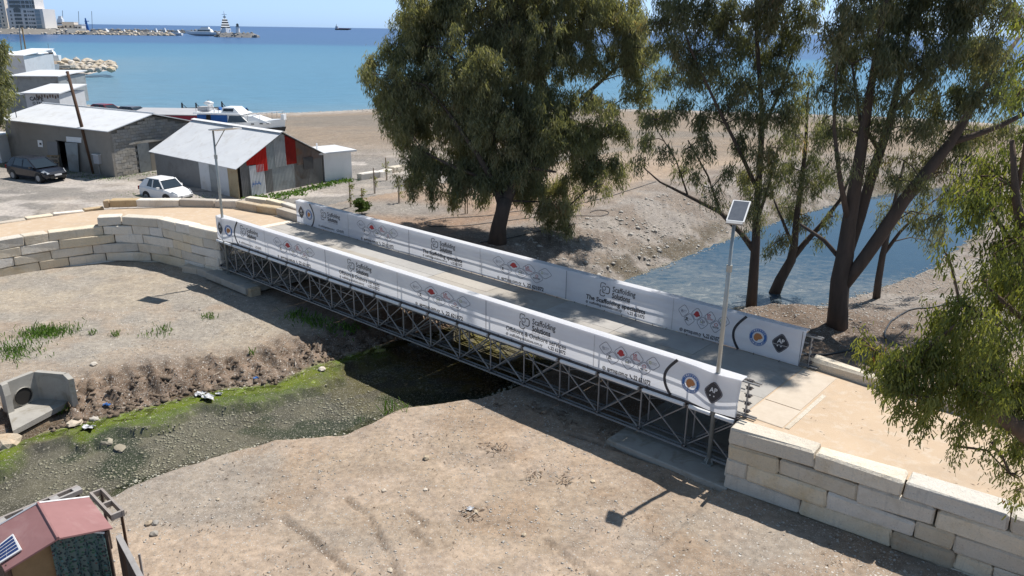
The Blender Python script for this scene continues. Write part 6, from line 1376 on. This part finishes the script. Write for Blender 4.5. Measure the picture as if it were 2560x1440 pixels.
# ---------------------------------------------------------------- young plants and bushes
def blades(c, n, h, w_, spread, rng, lean=.35):
    b = c + np.stack([rng.normal(0, spread, n), rng.normal(0, spread, n), np.zeros(n)], 1); d = np.stack([rng.normal(0, lean, n), rng.normal(0, lean, n), np.ones(n)], 1); d /= np.linalg.norm(d, axis=1)[:, None]
    L = (h * (.5 + .7 * rng.random(n)))[:, None]; s_ = np.cross(d, rng.normal(0, 1, (n, 3))); s_ /= np.linalg.norm(s_, axis=1)[:, None]; m = b + d * L * .55; tip = b + d * L + np.stack([rng.normal(0, .2, n), rng.normal(0, .2, n), -.08 * np.ones(n)], 1) * L
    V = np.stack([b - s_ * w_ * .3, b + s_ * w_ * .3, m + s_ * w_ / 2, tip, m - s_ * w_ / 2], 1).reshape(-1, 3); o = np.arange(n)[:, None] * 5
    return V, np.concatenate([o + np.array([[0, 1, 2, 4]]), o + np.array([[4, 2, 3, 3]])]), np.repeat(rng.random(n), 5)
def cluster(name, label, cat, spots, m, rng, group=None, lean=.35, kind=None):
    Vs, Fs, Ts = [], [], []; k = 0
    for (c, n, h, w_, sp) in spots:
        V, Fq, t = blades(np.asarray(c, float), n, h, w_, sp, rng, lean); Vs.append(V); Fs.append(Fq + k); Ts.append(t); k += len(V)
    o = np_mesh(name, np.concatenate(Vs), np.concatenate(Fs), M[m], attrs={'tint': np.concatenate(Ts)}); return tag(o, label, cat, group, kind)
WEEDS = [(30, 880, 'lush green weed clump left of the culvert top', 340, .34, .45), (95, 835, 'broad green weed clump on the gravel above the culvert', 420, .36, .5), (130, 835, 'green weed clump touching the broad one on its right', 260, .36, .32), (190, 830, 'thin weed tuft right of the broad clump', 40, .36, .25), (232, 836, 'spiky single weed with spread leaves', 24, .4, .08), (292, 840, 'upright weed on the edge of the dug bank', 30, .42, .14), (412, 826, 'bright grass tuft on the dug bank crest', 50, .34, .2), (385, 838, 'low grass patch beside the bright tuft', 40, .25, .25), (515, 792, 'grass tuft near the edge of the bridge shadow', 40, .3, .16), (532, 796, 'smaller grass tuft near the bridge shadow', 30, .28, .12), (631, 888, 'lone green stalk on the bank by the shadow edge', 14, .55, .05), (60, 895, 'sparse weeds behind the culvert', 50, .25, .4)]
for x, y, lab, n, h, sp in WEEDS: cluster('weed_clump', lab, 'weed', [(on(x, y), n, h, .034, sp)], 'weed', rng, 'weeds on the left bank')
cluster('reed_clump', 'grey green reeds beside the concrete culvert', 'reeds', [(on(150, 1030), 46, .55, .03, .14)], 'weed', rng, lean=.6)
for x, y, lab, n, h in ((900, 1058, 'short reeds at the near bank edge, left of the taller ones', 12, .4), (968, 1035, 'tall pale reeds rising over the near bank edge', 22, .75), (1012, 1022, 'reeds at the right of the tall ones on the near bank', 16, .55)):
    cluster('reed_clump', lab, 'reeds', [(on(x, y), n, h, .03, .12)], 'weed', rng, 'reeds on the near bank')
cluster('dark_weeds', 'dark green weeds in the shade under the left half of the bridge', 'weeds', [(on(x, y, -2.0), 70, .45, .05, .3) for x, y in ((770, 800), (800, 812), (840, 822), (740, 790), (880, 825))], 'weed', rng, lean=.6)
sp_ = [(on(x, y, -.4), 60, .28, .10, .32) for x, y in ((690, 490), (712, 486), (735, 482), (755, 477), (775, 473), (795, 468), (815, 463), (835, 458), (852, 454), (868, 452), (700, 494), (745, 486), (648, 494), (636, 496))]
cluster('green_weeds', 'bright green leafy weeds along the foot of the corrugated shed', 'weeds', sp_, 'weed', rng, lean=.9)
sp_ = [(on(x, y, -.5), 50, .16, .04, .5) for x, y in ((165, 428), (190, 434), (215, 440), (240, 446), (265, 447), (285, 449), (310, 442), (335, 438), (360, 435), (385, 431), (20, 415), (5, 408), (340, 487), (505, 495), (480, 492))]
cluster('verge_grass', 'strip of short green grass along the foot of the cement shed', 'grass', sp_, 'weed', rng, lean=.8, kind='stuff')
pb = on(905, 537, -.4); g = thing('pine_bush', 'small bushy young pine beside the far banner', 'shrub', pb)
mb = MB(); C = []
for i in range(16):
    a = i * 2.4; r = .12 + .36 * (i % 4) / 3; tip = pb + np.array([r * math.cos(a), r * math.sin(a), (.38 + .5 * ((i * 7) % 5) / 4) - r * .2]); mb.tube([pb - UP * .1, pb + UP * .2, tip], [.035, .025, .008], 5); C += [tip, tip * .75 + (pb + UP * .2) * .25, tip * .5 + (pb + UP * .2) * .5]
mb.obj('stems', M['bark'], g); V, Fq, t = blades(np.zeros(3), 1, 1, 1, 0, rng)
Vs, Fs, Ts, k = [], [], [], 0
for c in C: V, Fq, t = blades(c, 110, .25, .045, .09, rng, .75); Vs.append(V); Fs.append(Fq + k); Ts.append(t); k += len(V)
np_mesh('crown', np.concatenate(Vs), np.concatenate(Fs), M['pine'], g, attrs={'tint': np.concatenate(Ts)})
SAP = [(876, 518, 455, 'staked sapling just left of the small pine'), (936, 484, 420, 'staked sapling below the left end of the stone blocks'), (966, 451, 394, 'tall staked sapling in front of the pale stone blocks'), (997, 508, 440, 'leafy staked sapling nearest the far banner'), (1039, 471, 430, 'staked sapling under the left skirt of the big gum'), (1163, 534, 494, 'pair of stakes left of the big gum trunk'), (1291, 521, 474, 'pale stake just right of the big gum trunk'), (1514, 475, 452, 'short double stake under the right of the big gum'), (905, 505, 470, 'thin staked sapling on the grey wet patch'), (1480, 468, 440, 'small stake on the sand behind the gum shade')]
for i, (x, y, yt2, lab) in enumerate(SAP):
    b = on(x, y, -.4); h = zat(b, yt2) - b[2]; g = thing('staked_sapling', lab, 'sapling', b, 'staked saplings on the bare ground'); MB().tube([b - UP * .1, b + UP * h], .035, 6).obj('stake', M['plank'], g)
    if 'pair' in lab or 'double' in lab: MB().tube([b - UP * .1 + [.12, 0, 0], b + UP * h + [.14, 0, 0]], .03, 6).obj('stake', M['plank'], g)
    if i not in (5, 6, 7):
        MB().tube([b + [.06, .02, -.05], b + [.08, .02, h * .85]], .015, 5).obj('stem', M['bark'], g); C = b + np.stack([rng.normal(.08, .12, 9), rng.normal(0, .12, 9), rng.uniform(.25, .9, 9) * h], 1)
        V, Fq, t = leaf_arrays(C, 9, .05, .06, .13, .06, rng, .7, None, .4); np_mesh('leaves', V, Fq, M['leafbright'], g, attrs={'tint': t})
for i, (x0_, x1_, yb2, yt2, lab) in enumerate(((903, 951, 451, 432, 'longest pale stone block on the sand, leftmost of three'), (951, 982, 444, 427, 'middle pale stone block on the sand'), (984, 1023, 433, 416, 'pale stone block partly under the gum leaves'))):
    a, b = on(x0_, yb2, -.4), on(x1_, yb2 - 8, -.4); u_ = b - a; h = zat(a, yt2 + 3) - a[2]; o = MB().block(a - UP * .1, u_ * [1, 1, 0], nrm(perp(nrm(u_ * [1, 1, 0]))) * .6, UP * (h + .1), .05, .03, random.Random(i)).obj('stone_block', M['stone']); tag(o, lab, 'stone block', 'stone blocks on the sand')
# hoses
def hose(pxs, label, r=.021, z=-.4, n=4, closed=False):
    P = [on(x, y, z) + UP * .03 for x, y in pxs]; k = len(P); Q = []
    for i in range(k - (0 if closed else 1)):
        p0, p1, p2, p3 = (P[(i + j) % k] if closed else P[min(max(i + j, 0), k - 1)] for j in (-1, 0, 1, 2))
        for t in np.arange(0, 1, 1 / n): Q.append(.5 * ((2 * p1) + (-p0 + p2) * t + (2 * p0 - 5 * p1 + 4 * p2 - p3) * t * t + (-p0 + 3 * p1 - 3 * p2 + p3) * t ** 3))
    Q.append(Q[0] if closed else P[-1])
    for q in Q: q[2] = float(gzi(q[0], q[1])) + r
    return tag(MB().tube(Q, r, 6).obj('hose', M['hose'], smooth=True), label, 'hose', 'black irrigation hoses')
hose([(1640, 455), (1560, 480), (1500, 498), (1440, 512), (1380, 523), (1300, 528), (1220, 540), (1130, 545), (1075, 552), (1062, 560), (1085, 567), (1140, 566), (1230, 557), (1330, 545), (1420, 540), (1480, 541), (1515, 538), (1520, 530), (1495, 526), (1475, 532)], 'long black hose looping round the foot of the big gum')
hose([(1440, 560), (1370, 573), (1300, 590), (1250, 600), (1200, 607)], 'short black hose running into the shade of the big gum')
hose([(2460, 730), (2390, 756), (2330, 770), (2270, 778), (2235, 800), (2212, 830), (2215, 850)], 'grey blue hose curving over the sand beside the thick gum', .035, -1.0)
hose([(2150, 872), (2110, 880), (2060, 889), (2010, 888)], 'thick black hose on the litter behind the right end of the bridge', .04, -.8)
# ---------------------------------------------------------------- culvert
cw = on(100, 990, -2.0); c0 = at(2, 962, -1.15); c1 = at(85, 930, -1.15); c2 = at(157, 936, -1.15)
cg = thing('culvert', 'concrete culvert headwall with a round pipe mouth at the left edge', 'culvert', (*c1[:2], -2.3))
zt_, zb_ = -1.15, -2.12; th = .16
def wallseg(a, b, z0a, z0b, z1, nm='headwall', t_=th, lab=None):
    a, b = np.asarray(a, float), np.asarray(b, float); u_ = nrm((b - a) * [1, 1, 0]); nn = perp(u_) * t_
    mb = MB(); A_ = [np.array([*a[:2], z1]), np.array([*b[:2], z1]), np.array([*b[:2], z0b]), np.array([*a[:2], z0a])]; mb.prism(A_, nn); return mb.obj(nm, M['concrete'], cg)
ub2 = nrm((c1 - c0) * [1, 1, 0]); uf = nrm(np.array([ub2[1], -ub2[0], 0])); uf = uf if uf[1] < 0 else -uf
wallseg(c0, c1, zb_, zb_, zt_); wallseg(c1, c2, zb_, zb_, zt_)
c3 = at(173, 962, -1.32); wallseg(c2, c3, zb_, zb_, zt_, 'wing_wall'); MB().prism([np.array([*c2[:2], zt_ + .001]), np.array([*c3[:2], zt_ - .42]), np.array([*c3[:2], zt_ + .001])], np.array([.001, 0, 0]))
c4_ = at(12, 992, -1.52)
mb = MB(); mb.prism([np.array([*c0[:2], zt_]), np.array([*(c0 * .6 + c4_ * .4)[:2], zt_ - .02]), np.array([*c4_[:2], zt_ - .37]), np.array([*c4_[:2], zb_ - .18]), np.array([*c0[:2], zb_])], ub2 * .2); mb.obj('wing_wall', M['concrete'], cg)
MB().prism([np.array([*p[:2], zb_ - .16]) for p in (c0, c1, c2, at(163, 1010, zb_), at(134, 1024, zb_), at(32, 1078, zb_), c4_)], UP * .17).obj('apron', M['concrete'], cg)
pm = (c0 * .45 + c1 * .55) + uf * .005; pm = np.array([*pm[:2], -1.80]); ring_ = MB(); ring_.tube([pm - uf * .05, pm + uf * .03], .27, 20, False); ring_.tube([pm + uf * .028, pm + uf * .0285], [.27, .0001], 20, False); ring_.obj('pipe_mouth', M['dark'], cg)
MB().tube([pm - uf * .02, pm + uf * .05], .30, 20, False).obj('pipe_rim', M['concrete'], cg)
# ---------------------------------------------------------------- little hut at the lower left
zr_, ze = .55, .12
R0, R1 = at(95, 1258, zr_), at(145, 1346, zr_)          # ridge back, ridge front
E0, E1 = at(222, 1242, ze), at(281, 1319, ze)            # right eave back, front
W0, W1 = at(-40, 1334, ze - .1), at(12, 1428, ze - .1)   # left eave
hg = thing('hut', 'tiny hut with a dull red gable roof and a leaf print curtain', 'hut', (*((R0 + R1) / 2)[:2], -1.6))
MB().prism([R0, R1, E1, E0], UP * -.035).obj('roof_slope', M['redroof'], hg); MB().prism([R0, R1, W1, W0], UP * -.035).obj('roof_slope', M['redroof'], hg)
MB().tube([R0 + UP * .005, R1 + UP * .005], .03, 6).obj('ridge_roll', M['redroof'], hg)
MB().tube([W0 + UP * .0, R0 + UP * .012, E0 + UP * .0], .022, 5).obj('back_trim', M['white'], hg)
bk = nrm((E0 - E1) * [1, 1, 0]); rt = nrm((E1 - R1) * [1, 1, 0])
f0, f1 = E1 + bk * .10 - rt * .12, W1 + bk * .10 + rt * .08
for p in (f0, f1, E0 - bk * .1 - rt * .12, W0 - bk * .1 + rt * .08): MB().tube([np.array([*p[:2], -1.75]), np.array([*p[:2], ze - .06])], .04, 6).obj('post', M['wood'], hg)
MB().prism([np.array([*f1[:2], -1.7]), np.array([*((f0 + f1) / 2)[:2], -1.7]), np.array([*((f0 + f1) / 2)[:2], zr_ - .15]), np.array([*f1[:2], ze - .15])], bk * .03).obj('front_board', M['plank'], hg)
b0, b1 = E0 - bk * .1 - rt * .12, E1 + bk * .15 - rt * .12
for i in range(6):
    a_ = b0 + (b1 - b0) * (i + .04) / 6; e_ = b0 + (b1 - b0) * (i + .96) / 6; MB().ob(np.array([*a_[:2], -1.65]), (e_ - a_) * [1, 1, 0], rt * .025, UP * (ze + 1.55)).obj('side_board', M['wood'], hg)
c0_, c1_ = np.array([*(W0 - bk * .1 + rt * .08)[:2], -1.65]), np.array([*f1[:2], -1.65])
for i in range(6): MB().ob(c0_ + (c1_ - c0_) * (i + .04) / 6, (c1_ - c0_) * .92 / 6, rt * .025, UP * (ze + 1.5)).obj('side_board', M['wood'], hg)
d0_ = np.array([*b0[:2], -1.65])
for i in range(8): MB().ob(c0_ + (d0_ - c0_) * (i + .04) / 8, (d0_ - c0_) * .92 / 8, -bk * .025, UP * (ze + 1.5)).obj('back_board', M['wood'], hg)
def curtainmat():
    m, nt, b = nodes('leaf_print'); v = pos(nt, (1, 1, 1)); base = (.085, .13, .125)
    c = None
    for sc_, rot, colr, th_ in ((9, .5, (.012, .03, .04), .24), (8, 1.4, (.09, .02, .025), .10), (9.5, -.7, (.02, .09, .055), .20), (10, .9, (.01, .025, .035), .20), (6, .1, (.05, .17, .20), .06)):
        mp = N(nt, 'ShaderNodeMapping'); mp.inputs['Rotation'].default_value = (rot, rot * .7, rot); mp.inputs['Scale'].default_value = (1, 2.6, 1.4); nt.links.new(v, mp.inputs[0])
        vo = N(nt, 'ShaderNodeTexVoronoi', i_Scale=sc_); nt.links.new(mp.outputs[0], vo.inputs['Vector']); f = mth(nt, 'LESS_THAN', vo.outputs['Distance'], th_ + .1)
        c = mix(nt, f, c if c is not None else base, colr)
    nt.links.new(c, b.inputs['Base Color']); b.inputs['Roughness'].default_value = .8; return m
M['leafprint'] = curtainmat()
mb = MB(); V = []; nu, nv = 36, 10; ca, cb = f0 * .97 + f1 * .03, f0 * .42 + f1 * .58; ca, cb = ca - bk * .09, cb - bk * .09
for j in range(nv + 1):
    for i in range(nu + 1):
        k_ = i / nu; p = ca + (cb - ca) * k_; zt2 = np.interp(k_, [0, .75, 1], [ze - .06, zr_ - .12, zr_ - .22]); z = zt2 + (-1.4 - zt2) * j / nv; V.append(np.array([*(p - bk * (.03 * math.sin(k_ * 34) * (.4 + j / nv)))[:2], z]))
mb.add(V, [(j * (nu + 1) + i, j * (nu + 1) + i + 1, (j + 1) * (nu + 1) + i + 1, (j + 1) * (nu + 1) + i) for j in range(nv) for i in range(nu)]); mb.obj('curtain', M['leafprint'], hg, smooth=True)
MB().tube([ca + UP * (ze - .03 - ca[2]), np.array([*(ca + (cb - ca) * .75)[:2], zr_ - .09])], .02, 5).obj('curtain_rail', M['white'], hg)
sn = nrm(np.cross(W1 - W0, R0 - W0)); sn = sn if sn[2] > 0 else -sn
S4 = []
for x, y in ((2, 1362), (34, 1336), (56, 1375), (-16, 1420)):
    d = ray(x, y); k_ = ((W0 + sn * .03 - CAMP) @ sn) / (d @ sn); S4.append(CAMP + d * k_)
pg = MB().prism(S4, sn * .025).obj('solar_panel', M['white'], hg); pg['label'] = 'small blue solar panel on the left roof slope'
for i in range(5):
    a0, a1 = (i + .12) / 5, (i + .88) / 5; q = lambda s_, t_: (S4[0] * (1 - t_) + S4[3] * t_) * (1 - s_) + (S4[1] * (1 - t_) + S4[2] * t_) * s_
    for h0, h1 in ((.08, .49), (.51, .93)): MB().prism([q(h0, .06 + a0 * .88) + sn * .026, q(h1, .06 + a0 * .88) + sn * .026, q(h1, .06 + a1 * .88) + sn * .026, q(h0, .06 + a1 * .88) + sn * .026], sn * .004).obj('cell', M['bluecell'], pg)
# pallets and planter behind the hut, side screen on its right
pz = -.25
pt = thing('grey_pallet', 'weathered grey pallet frame standing behind the hut roof', 'pallet', at(90, 1270, pz))
a_, b_ = at(-10, 1325, pz), at(208, 1232, pz); uu = nrm((b_ - a_) * [1, 1, 0]); nn = perp(uu); L_ = float(np.linalg.norm((b_ - a_)[:2]))
for o_ in (0, .20): MB().ob(a_ + nn * o_, uu * L_, nn * .06, UP * .1).obj('slat', M['greywood'], pt)
for k_ in (.1, .40, .70, .97): MB().ob(a_ + uu * (L_ * k_ - .1) + nn * .062, uu * .16, nn * .136, UP * .098).obj('block', M['greywood'], pt)
for k_ in (.05, .5, .95): MB().tube([a_ + uu * L_ * k_ + nn * .1 - UP * 1.5, a_ + uu * L_ * k_ + nn * .1], .04, 6).obj('leg', M['wood'], pt)
pl2 = thing('grey_planter', 'grey wooden box frame at the right side of the hut', 'planter', at(250, 1270, pz))
a_, b_ = at(228, 1244, pz), at(282, 1302, pz); uu = nrm((b_ - a_) * [1, 1, 0]); nn = perp(uu); nn = nn if nn[0] > 0 else -nn; L_ = float(np.linalg.norm((b_ - a_)[:2]))
for o_ in (-.02, .20): MB().ob(a_ + nn * o_, uu * L_, nn * .05, UP * .14).obj('side_board', M['greywood'], pl2)
for k_ in (0, .5, .95): MB().ob(a_ + uu * L_ * k_ + nn * .032, uu * .05, nn * .166, UP * .135).obj('cross_board', M['greywood'], pl2)
for k_ in (.05, .95): MB().tube([a_ + uu * L_ * k_ + nn * .2 - UP * 1.4, a_ + uu * L_ * k_ + nn * .2], .03, 6).obj('leg', M['wood'], pl2)
sc_ = thing('side_screen', 'dark board screen with a pale mesh top beside the hut', 'screen', at(320, 1400, -1.0))
a_, b_ = E1 + rt * .02 - bk * .05, at(372, 1500, -.55); a_ = np.array([*a_[:2], -.1]); uu = nrm((b_ - a_) * [1, 1, 0]); L_ = float(np.linalg.norm((b_ - a_)[:2])); nn = perp(uu)
for i in range(7): MB().prism([a_ + uu * L_ * i / 7 + UP * (-.07 * i), a_ + uu * L_ * (i + .95) / 7 + UP * (-.07 * (i + .95)), np.array([*(a_ + uu * L_ * (i + .95) / 7)[:2], -1.75]), np.array([*(a_ + uu * L_ * i / 7)[:2], -1.75])], nn * .03).obj('board', M['wood'], sc_)
MB().prism([a_ + UP * .03, b_ + UP * .03, b_ + nn * .10 + UP * .05, a_ + nn * .10 + UP * .05], UP * -.03).obj('mesh_top', M['greywood'], sc_)
pp = at(348, 1385, -.6); MB().tube([np.array([*pp[:2], -1.7]), pp], .025, 6).obj('post', M['greywood'], sc_)

# ---------------------------------------------------------------- loose stones, gravel, litter
rn = random.Random(21)
for i, (x, y, s_, m, lab) in enumerate(((1066, 1147, .11, 'rock', 'white stone lying on the bare ground below the bridge shadow'), (1063, 1225, .07, 'rock', 'small white stone near the middle of the bare ground'), (960, 1227, .07, 'rock', 'little pale stone left of centre on the bare ground'), (975, 1428, .09, 'rock', 'pale stone at the bottom edge between the ruts'), (1310, 1339, .09, 'rock', 'pale cobble at the lower middle of the bare ground'), (1482, 1205, .06, 'rock', 'tiny white stone near the shadow edge'), (372, 1310, .10, 'rock', 'pale stone right of the hut'), (389, 1309, .10, 'grey_rock', 'grey stone touching the pale one right of the hut'), (385, 1337, .11, 'grey_rock', 'flat grey stone below the pair right of the hut'), (265, 1107, .20, 'rock', 'white boulder in the stream beside the algae'), (187, 1061, .20, 'rock', 'white rock at the foot of the culvert bank'), (235, 1050, .13, 'rock', 'pale rock on the muddy shore left of the litter'), (300, 1124, .22, 'rock', 'long flat white rock lying in the shallow stream'), (20, 1115, .42, 'tan_stone', 'brown boulder at the left edge below the culvert'), (235, 912, .13, 'rock', 'pale stone on the dug bank crest'), (618, 732, .10, 'rock', 'pale stone in the shadow by the tan footing'), (805, 925, .16, 'rock', 'pale rock at the shaded waterline'), (500, 775, .07, 'rock', 'small pale stone on the gravel near the shadow'), (1190, 1280, .06, 'rock', 'tiny pale stone right of centre'), (545, 1250, .06, 'rock', 'tiny white pebble near the stream corner'))):
    p = on(x, y); mb = MB(); rock_mesh(mb, (p[0], p[1], p[2] + s_ * .25), s_, rn, .6 if i != 12 else .3, 2 if s_ > .09 else 1); o = mb.obj('stone', M[m], smooth=False); tag(o, lab, 'stone', 'loose stones on the ground')
OCT = np.array([[1, 0, 0], [0, 1, 0], [-1, 0, 0], [0, -1, 0], [0, 0, 1], [0, 0, -.6]], float); OF = np.array([[0, 1, 4], [1, 2, 4], [2, 3, 4], [3, 0, 4], [1, 0, 5], [2, 1, 5], [3, 2, 5], [0, 3, 5]])
def scatter(name, label, cat, X, Y, size, m, rng, flat=.55):
    n = len(X); Z = gzi(X, Y); V = OCT[None] * (size[:, None, None] * (.7 + .7 * rng.random((n, 6, 1)))) * np.array([1, 1, flat]); a = rng.random(n) * 6.28; c, s_ = np.cos(a)[:, None], np.sin(a)[:, None]
    x, y = V[:, :, 0] * (.8 + .7 * rng.random((n, 1))), V[:, :, 1]; V = np.stack([x * c - y * s_ + X[:, None], x * s_ + y * c + Y[:, None], V[:, :, 2] + Z[:, None] + .1 * size[:, None]], 2).reshape(-1, 3)
    return tag(np_mesh(name, V, (OF[None] + np.arange(n)[:, None, None] * 6).reshape(-1, 3), M[m]), label, cat, kind='stuff')
def field(n, x0, x1, y0, y1, rng, dens):
    X = rng.uniform(x0, x1, n); Y = rng.uniform(y0, y1, n); k = rng.random(n) < dens(X, Y); return X[k], Y[k]
X, Y = field(90000, -16, 14, 10.5, 34, rng, lambda x, y: np.where((sdpoly(x, y, POLYW) > .1) & (dnear(x, y) < -.05), .025 + .5 * sst(.52, .72, fbm(x * .75, y * .75, 101, 5)) + .35 * sst(.6, .72, fbm(x * 2.1, y * 2.1, 102, 3)) + .5 * (pldist(x, y, RWL) < 1.6 * fbm(x, y, 5)), 0))
scatter('gravel', 'small pale pebbles strewn over the bare near ground', 'gravel', X, Y, .009 + .032 * rng.random(len(X)) ** 5, 'pebble', rng)
X, Y = field(70000, -2, 38, 28, 66, rng, lambda x, y: np.where((tb(x, y) > 9) & (dnear(x, y) > 5), sst(9.5, 2.5, sdpoly(x, y, POLYW) + 3 * fbm(x * .4, y * .4, 103)) * (sdpoly(x, y, POLYW) > -.4) * .55, 0))
scatter('shingle', 'bright flint shingle on the banks of the lagoon', 'shingle', X, Y, .022 + .05 * rng.random(len(X)) ** 2.5, 'pebble', rng)
X, Y = field(90000, -16, 8, 12, 32, rng, lambda x, y: np.where((sdpoly(x, y, POLYW) < .1) & (pldist(x, y, LBANK) > .9 + .5 * fbm(x, y, 7)), .55 * sst(.3, .6, fbm(x * .6, y * .6, 107)), 0))
scatter('stream_pebbles', 'pebbles on the bed of the shallow stream', 'pebbles', X, Y, .02 + .04 * rng.random(len(X)) ** 2, 'bedpebble', rng)
sq = SHORE; n = 5200; fS, LS = arc(SHORE[:12]); q = rng.uniform(0, LS, n); XY = np.array([fS(a) for a in q]); X, Y = XY[:, 0] + rng.normal(0, 2, n), XY[:, 1] - np.abs(rng.normal(0, 4, n)) + 1
scatter('beach_shingle', 'pale shingle line along the edge of the sea', 'shingle', X, Y, .06 + .16 * rng.random(n) ** 2, 'pebble', rng)
def litter(name, label, X, Y, L, m, rng, w_=.25):
    n = len(X); Z = gzi(X, Y) + .012; a = rng.random(n) * 6.28; d = np.stack([np.cos(a), np.sin(a), rng.normal(0, .25, n)], 1) * L[:, None] / 2; s_ = np.stack([-np.sin(a), np.cos(a), rng.normal(0, .3, n)], 1) * L[:, None] * w_ / 2; c = np.stack([X, Y, Z + .01], 1)
    V = np.stack([c - d, c + s_ * .8 + UP * .012, c + d, c - s_], 1).reshape(-1, 3); return tag(np_mesh(name, V, np.arange(n * 4).reshape(n, 4), M[m], attrs={'tint': np.repeat(rng.random(n), 4)}), label, 'litter', kind='stuff')
X, Y = field(26000, -15, 15, 11, 34, rng, lambda x, y: np.where((sdpoly(x, y, POLYW) > .1) & (dnear(x, y) < .3), .03 + .45 * sst(.55, .72, fbm(x * .8 + 3, y * .8, 111, 4)) + .6 * ((sb(x, y) < 13) & (sdpoly(x, y, POLYW) < 2.4)), 0))
litter('leaf_litter', 'dry curled leaves and chips over the near ground', X, Y, .05 + .08 * rng.random(len(X)), 'dry', rng)
X, Y = field(9000, -8, 20, 25, 44, rng, lambda x, y: np.where((dnear(x, y) > 4.6) & (sdpoly(x, y, POLYW) > .2), .12 + .6 * np.exp(-((x - 12) / 5) ** 2 - ((y - 28) / 3) ** 2), 0))
litter('leaf_litter', 'dry fallen leaves under the eucalyptus trees', X, Y, .06 + .09 * rng.random(len(X)), 'dry', rng)
X, Y = field(1500, -16, -4, 17, 28, rng, lambda x, y: np.where((sb(x, y) < 13) & (sdpoly(x, y, POLYW) > .05) & (sdpoly(x, y, POLYW) < 2.2), .9, 0))
litter('dry_stalks', 'broken dry stalks lying on the dug left bank', X, Y, .15 + .28 * rng.random(len(X)), 'dry', rng, .09)
for x, y, m, lab, s_ in ((268, 1015, 'tarp', 'scrap of blue plastic on the dug bank', .10), (640, 948, 'tarp', 'pale blue plastic scrap at the water by the shadow edge', .09), (520, 998, 'rope', 'white shredded plastic at the waterline', .2), (500, 990, 'rope', 'grey white plastic sheet scrap left of the shredded one', .16), (222, 1072, 'rope', 'crumpled white bag below the culvert', .16), (548, 988, 'rope', 'white plastic fragment right of the shredded one', .1), (1175, 1275, 'rope', 'bleached twig knot on the bare ground', .08)):
    p = on(x, y); mb = MB(); bm = bmesh.new(); bmesh.ops.create_grid(bm, x_segments=5, y_segments=5, size=1); vs = [(p[0] + v_.co.x * s_ + rn.uniform(-.3, .3) * s_, p[1] + v_.co.y * s_ * .6 + rn.uniform(-.3, .3) * s_, p[2] + .03 + rn.uniform(0, .7) * s_) for v_ in bm.verts]; mb.add(vs, [[v_.index for v_ in f.verts] for f in bm.faces]); bm.free(); tag(mb.obj('plastic_scrap', M[m]), lab, 'litter', 'scraps on the bank')

X, Y = field(9000, -18, -3, 16, 30, rng, lambda x, y: np.where((sb(x, y) < 13.5) & (tb(x, y) < 3) & (sdpoly(x, y, POLYW) > .0) & (sdpoly(x, y, POLYW) < 2.4) & ~inpoly(x, y, CULP), sst(2.4, .4, sdpoly(x, y, POLYW)) * sst(.35, .55, fbm(x * 1.3, y * 1.3, 121, 3)), 0))
scatter('earth_clods', 'dark crumbled clods of earth on the dug left bank', 'earth clods', X, Y, .03 + .10 * rng.random(len(X)) ** 2.2, 'clod', rng, .8)
X, Y = field(5000, -4, 14, 34, 60, rng, lambda x, y: np.where((tb(x, y) > 11) & (sb(x, y) < 17.5) & (sdpoly(x, y, POLYW) > .2) & (sdpoly(x, y, POLYW) < 6), sst(.45, .6, fbm(x * .9, y * .9, 123, 3)), 0))
scatter('rubble', 'grey brown rubble on the steep left bank of the lagoon', 'rubble', X, Y, .03 + .13 * rng.random(len(X)) ** 4, 'pebble', rng, .75)

Cx = np.array([on(x, y)[:2] for x, y in ((1335, 1015), (1350, 1030), (1410, 1045), (1425, 1060), (1395, 1035), (1500, 1075), (1240, 1010), (1545, 1090), (1180, 1285), (1235, 1120), (1420, 1200), (1330, 1190))]); k = rng.integers(0, len(Cx), 420); XY = Cx[k] + rng.normal(0, .17, (420, 2))
litter('dry_reeds', 'bleached dry reed heads strewn in the shade in front of the truss', XY[:, 0], XY[:, 1], .10 + .16 * rng.random(420), 'dry', rng, .16)
X, Y = rng.uniform(7, 13.5, 130), rng.uniform(12.5, 20.5, 130); kk = (dnear(X, Y) > .75) & (sb(X, Y) > BL + 1.3) & (pldist(X, Y, [tuple(p) for p in RF]) > .2); X, Y = X[kk], Y[kk]; n = len(X)
a = rng.random(n) * 6.28; L = .03 + .04 * rng.random(n); d = np.stack([np.cos(a) * L, np.sin(a) * L, .004 * np.ones(n)], 1); s_ = np.stack([-np.sin(a), np.cos(a), 0 * a], 1) * L[:, None] * .13; c = np.stack([X, Y, np.full(n, .008)], 1)
tag(np_mesh('path_litter', np.stack([c - d, c + s_ + UP * .008, c + d, c - s_], 1).reshape(-1, 3), np.arange(n * 4).reshape(n, 4), M['dry'], attrs={'tint': np.repeat(rng.random(n) * .6, 4)}), 'thin dry leaves lying on the right sandy path', 'litter', kind='stuff')
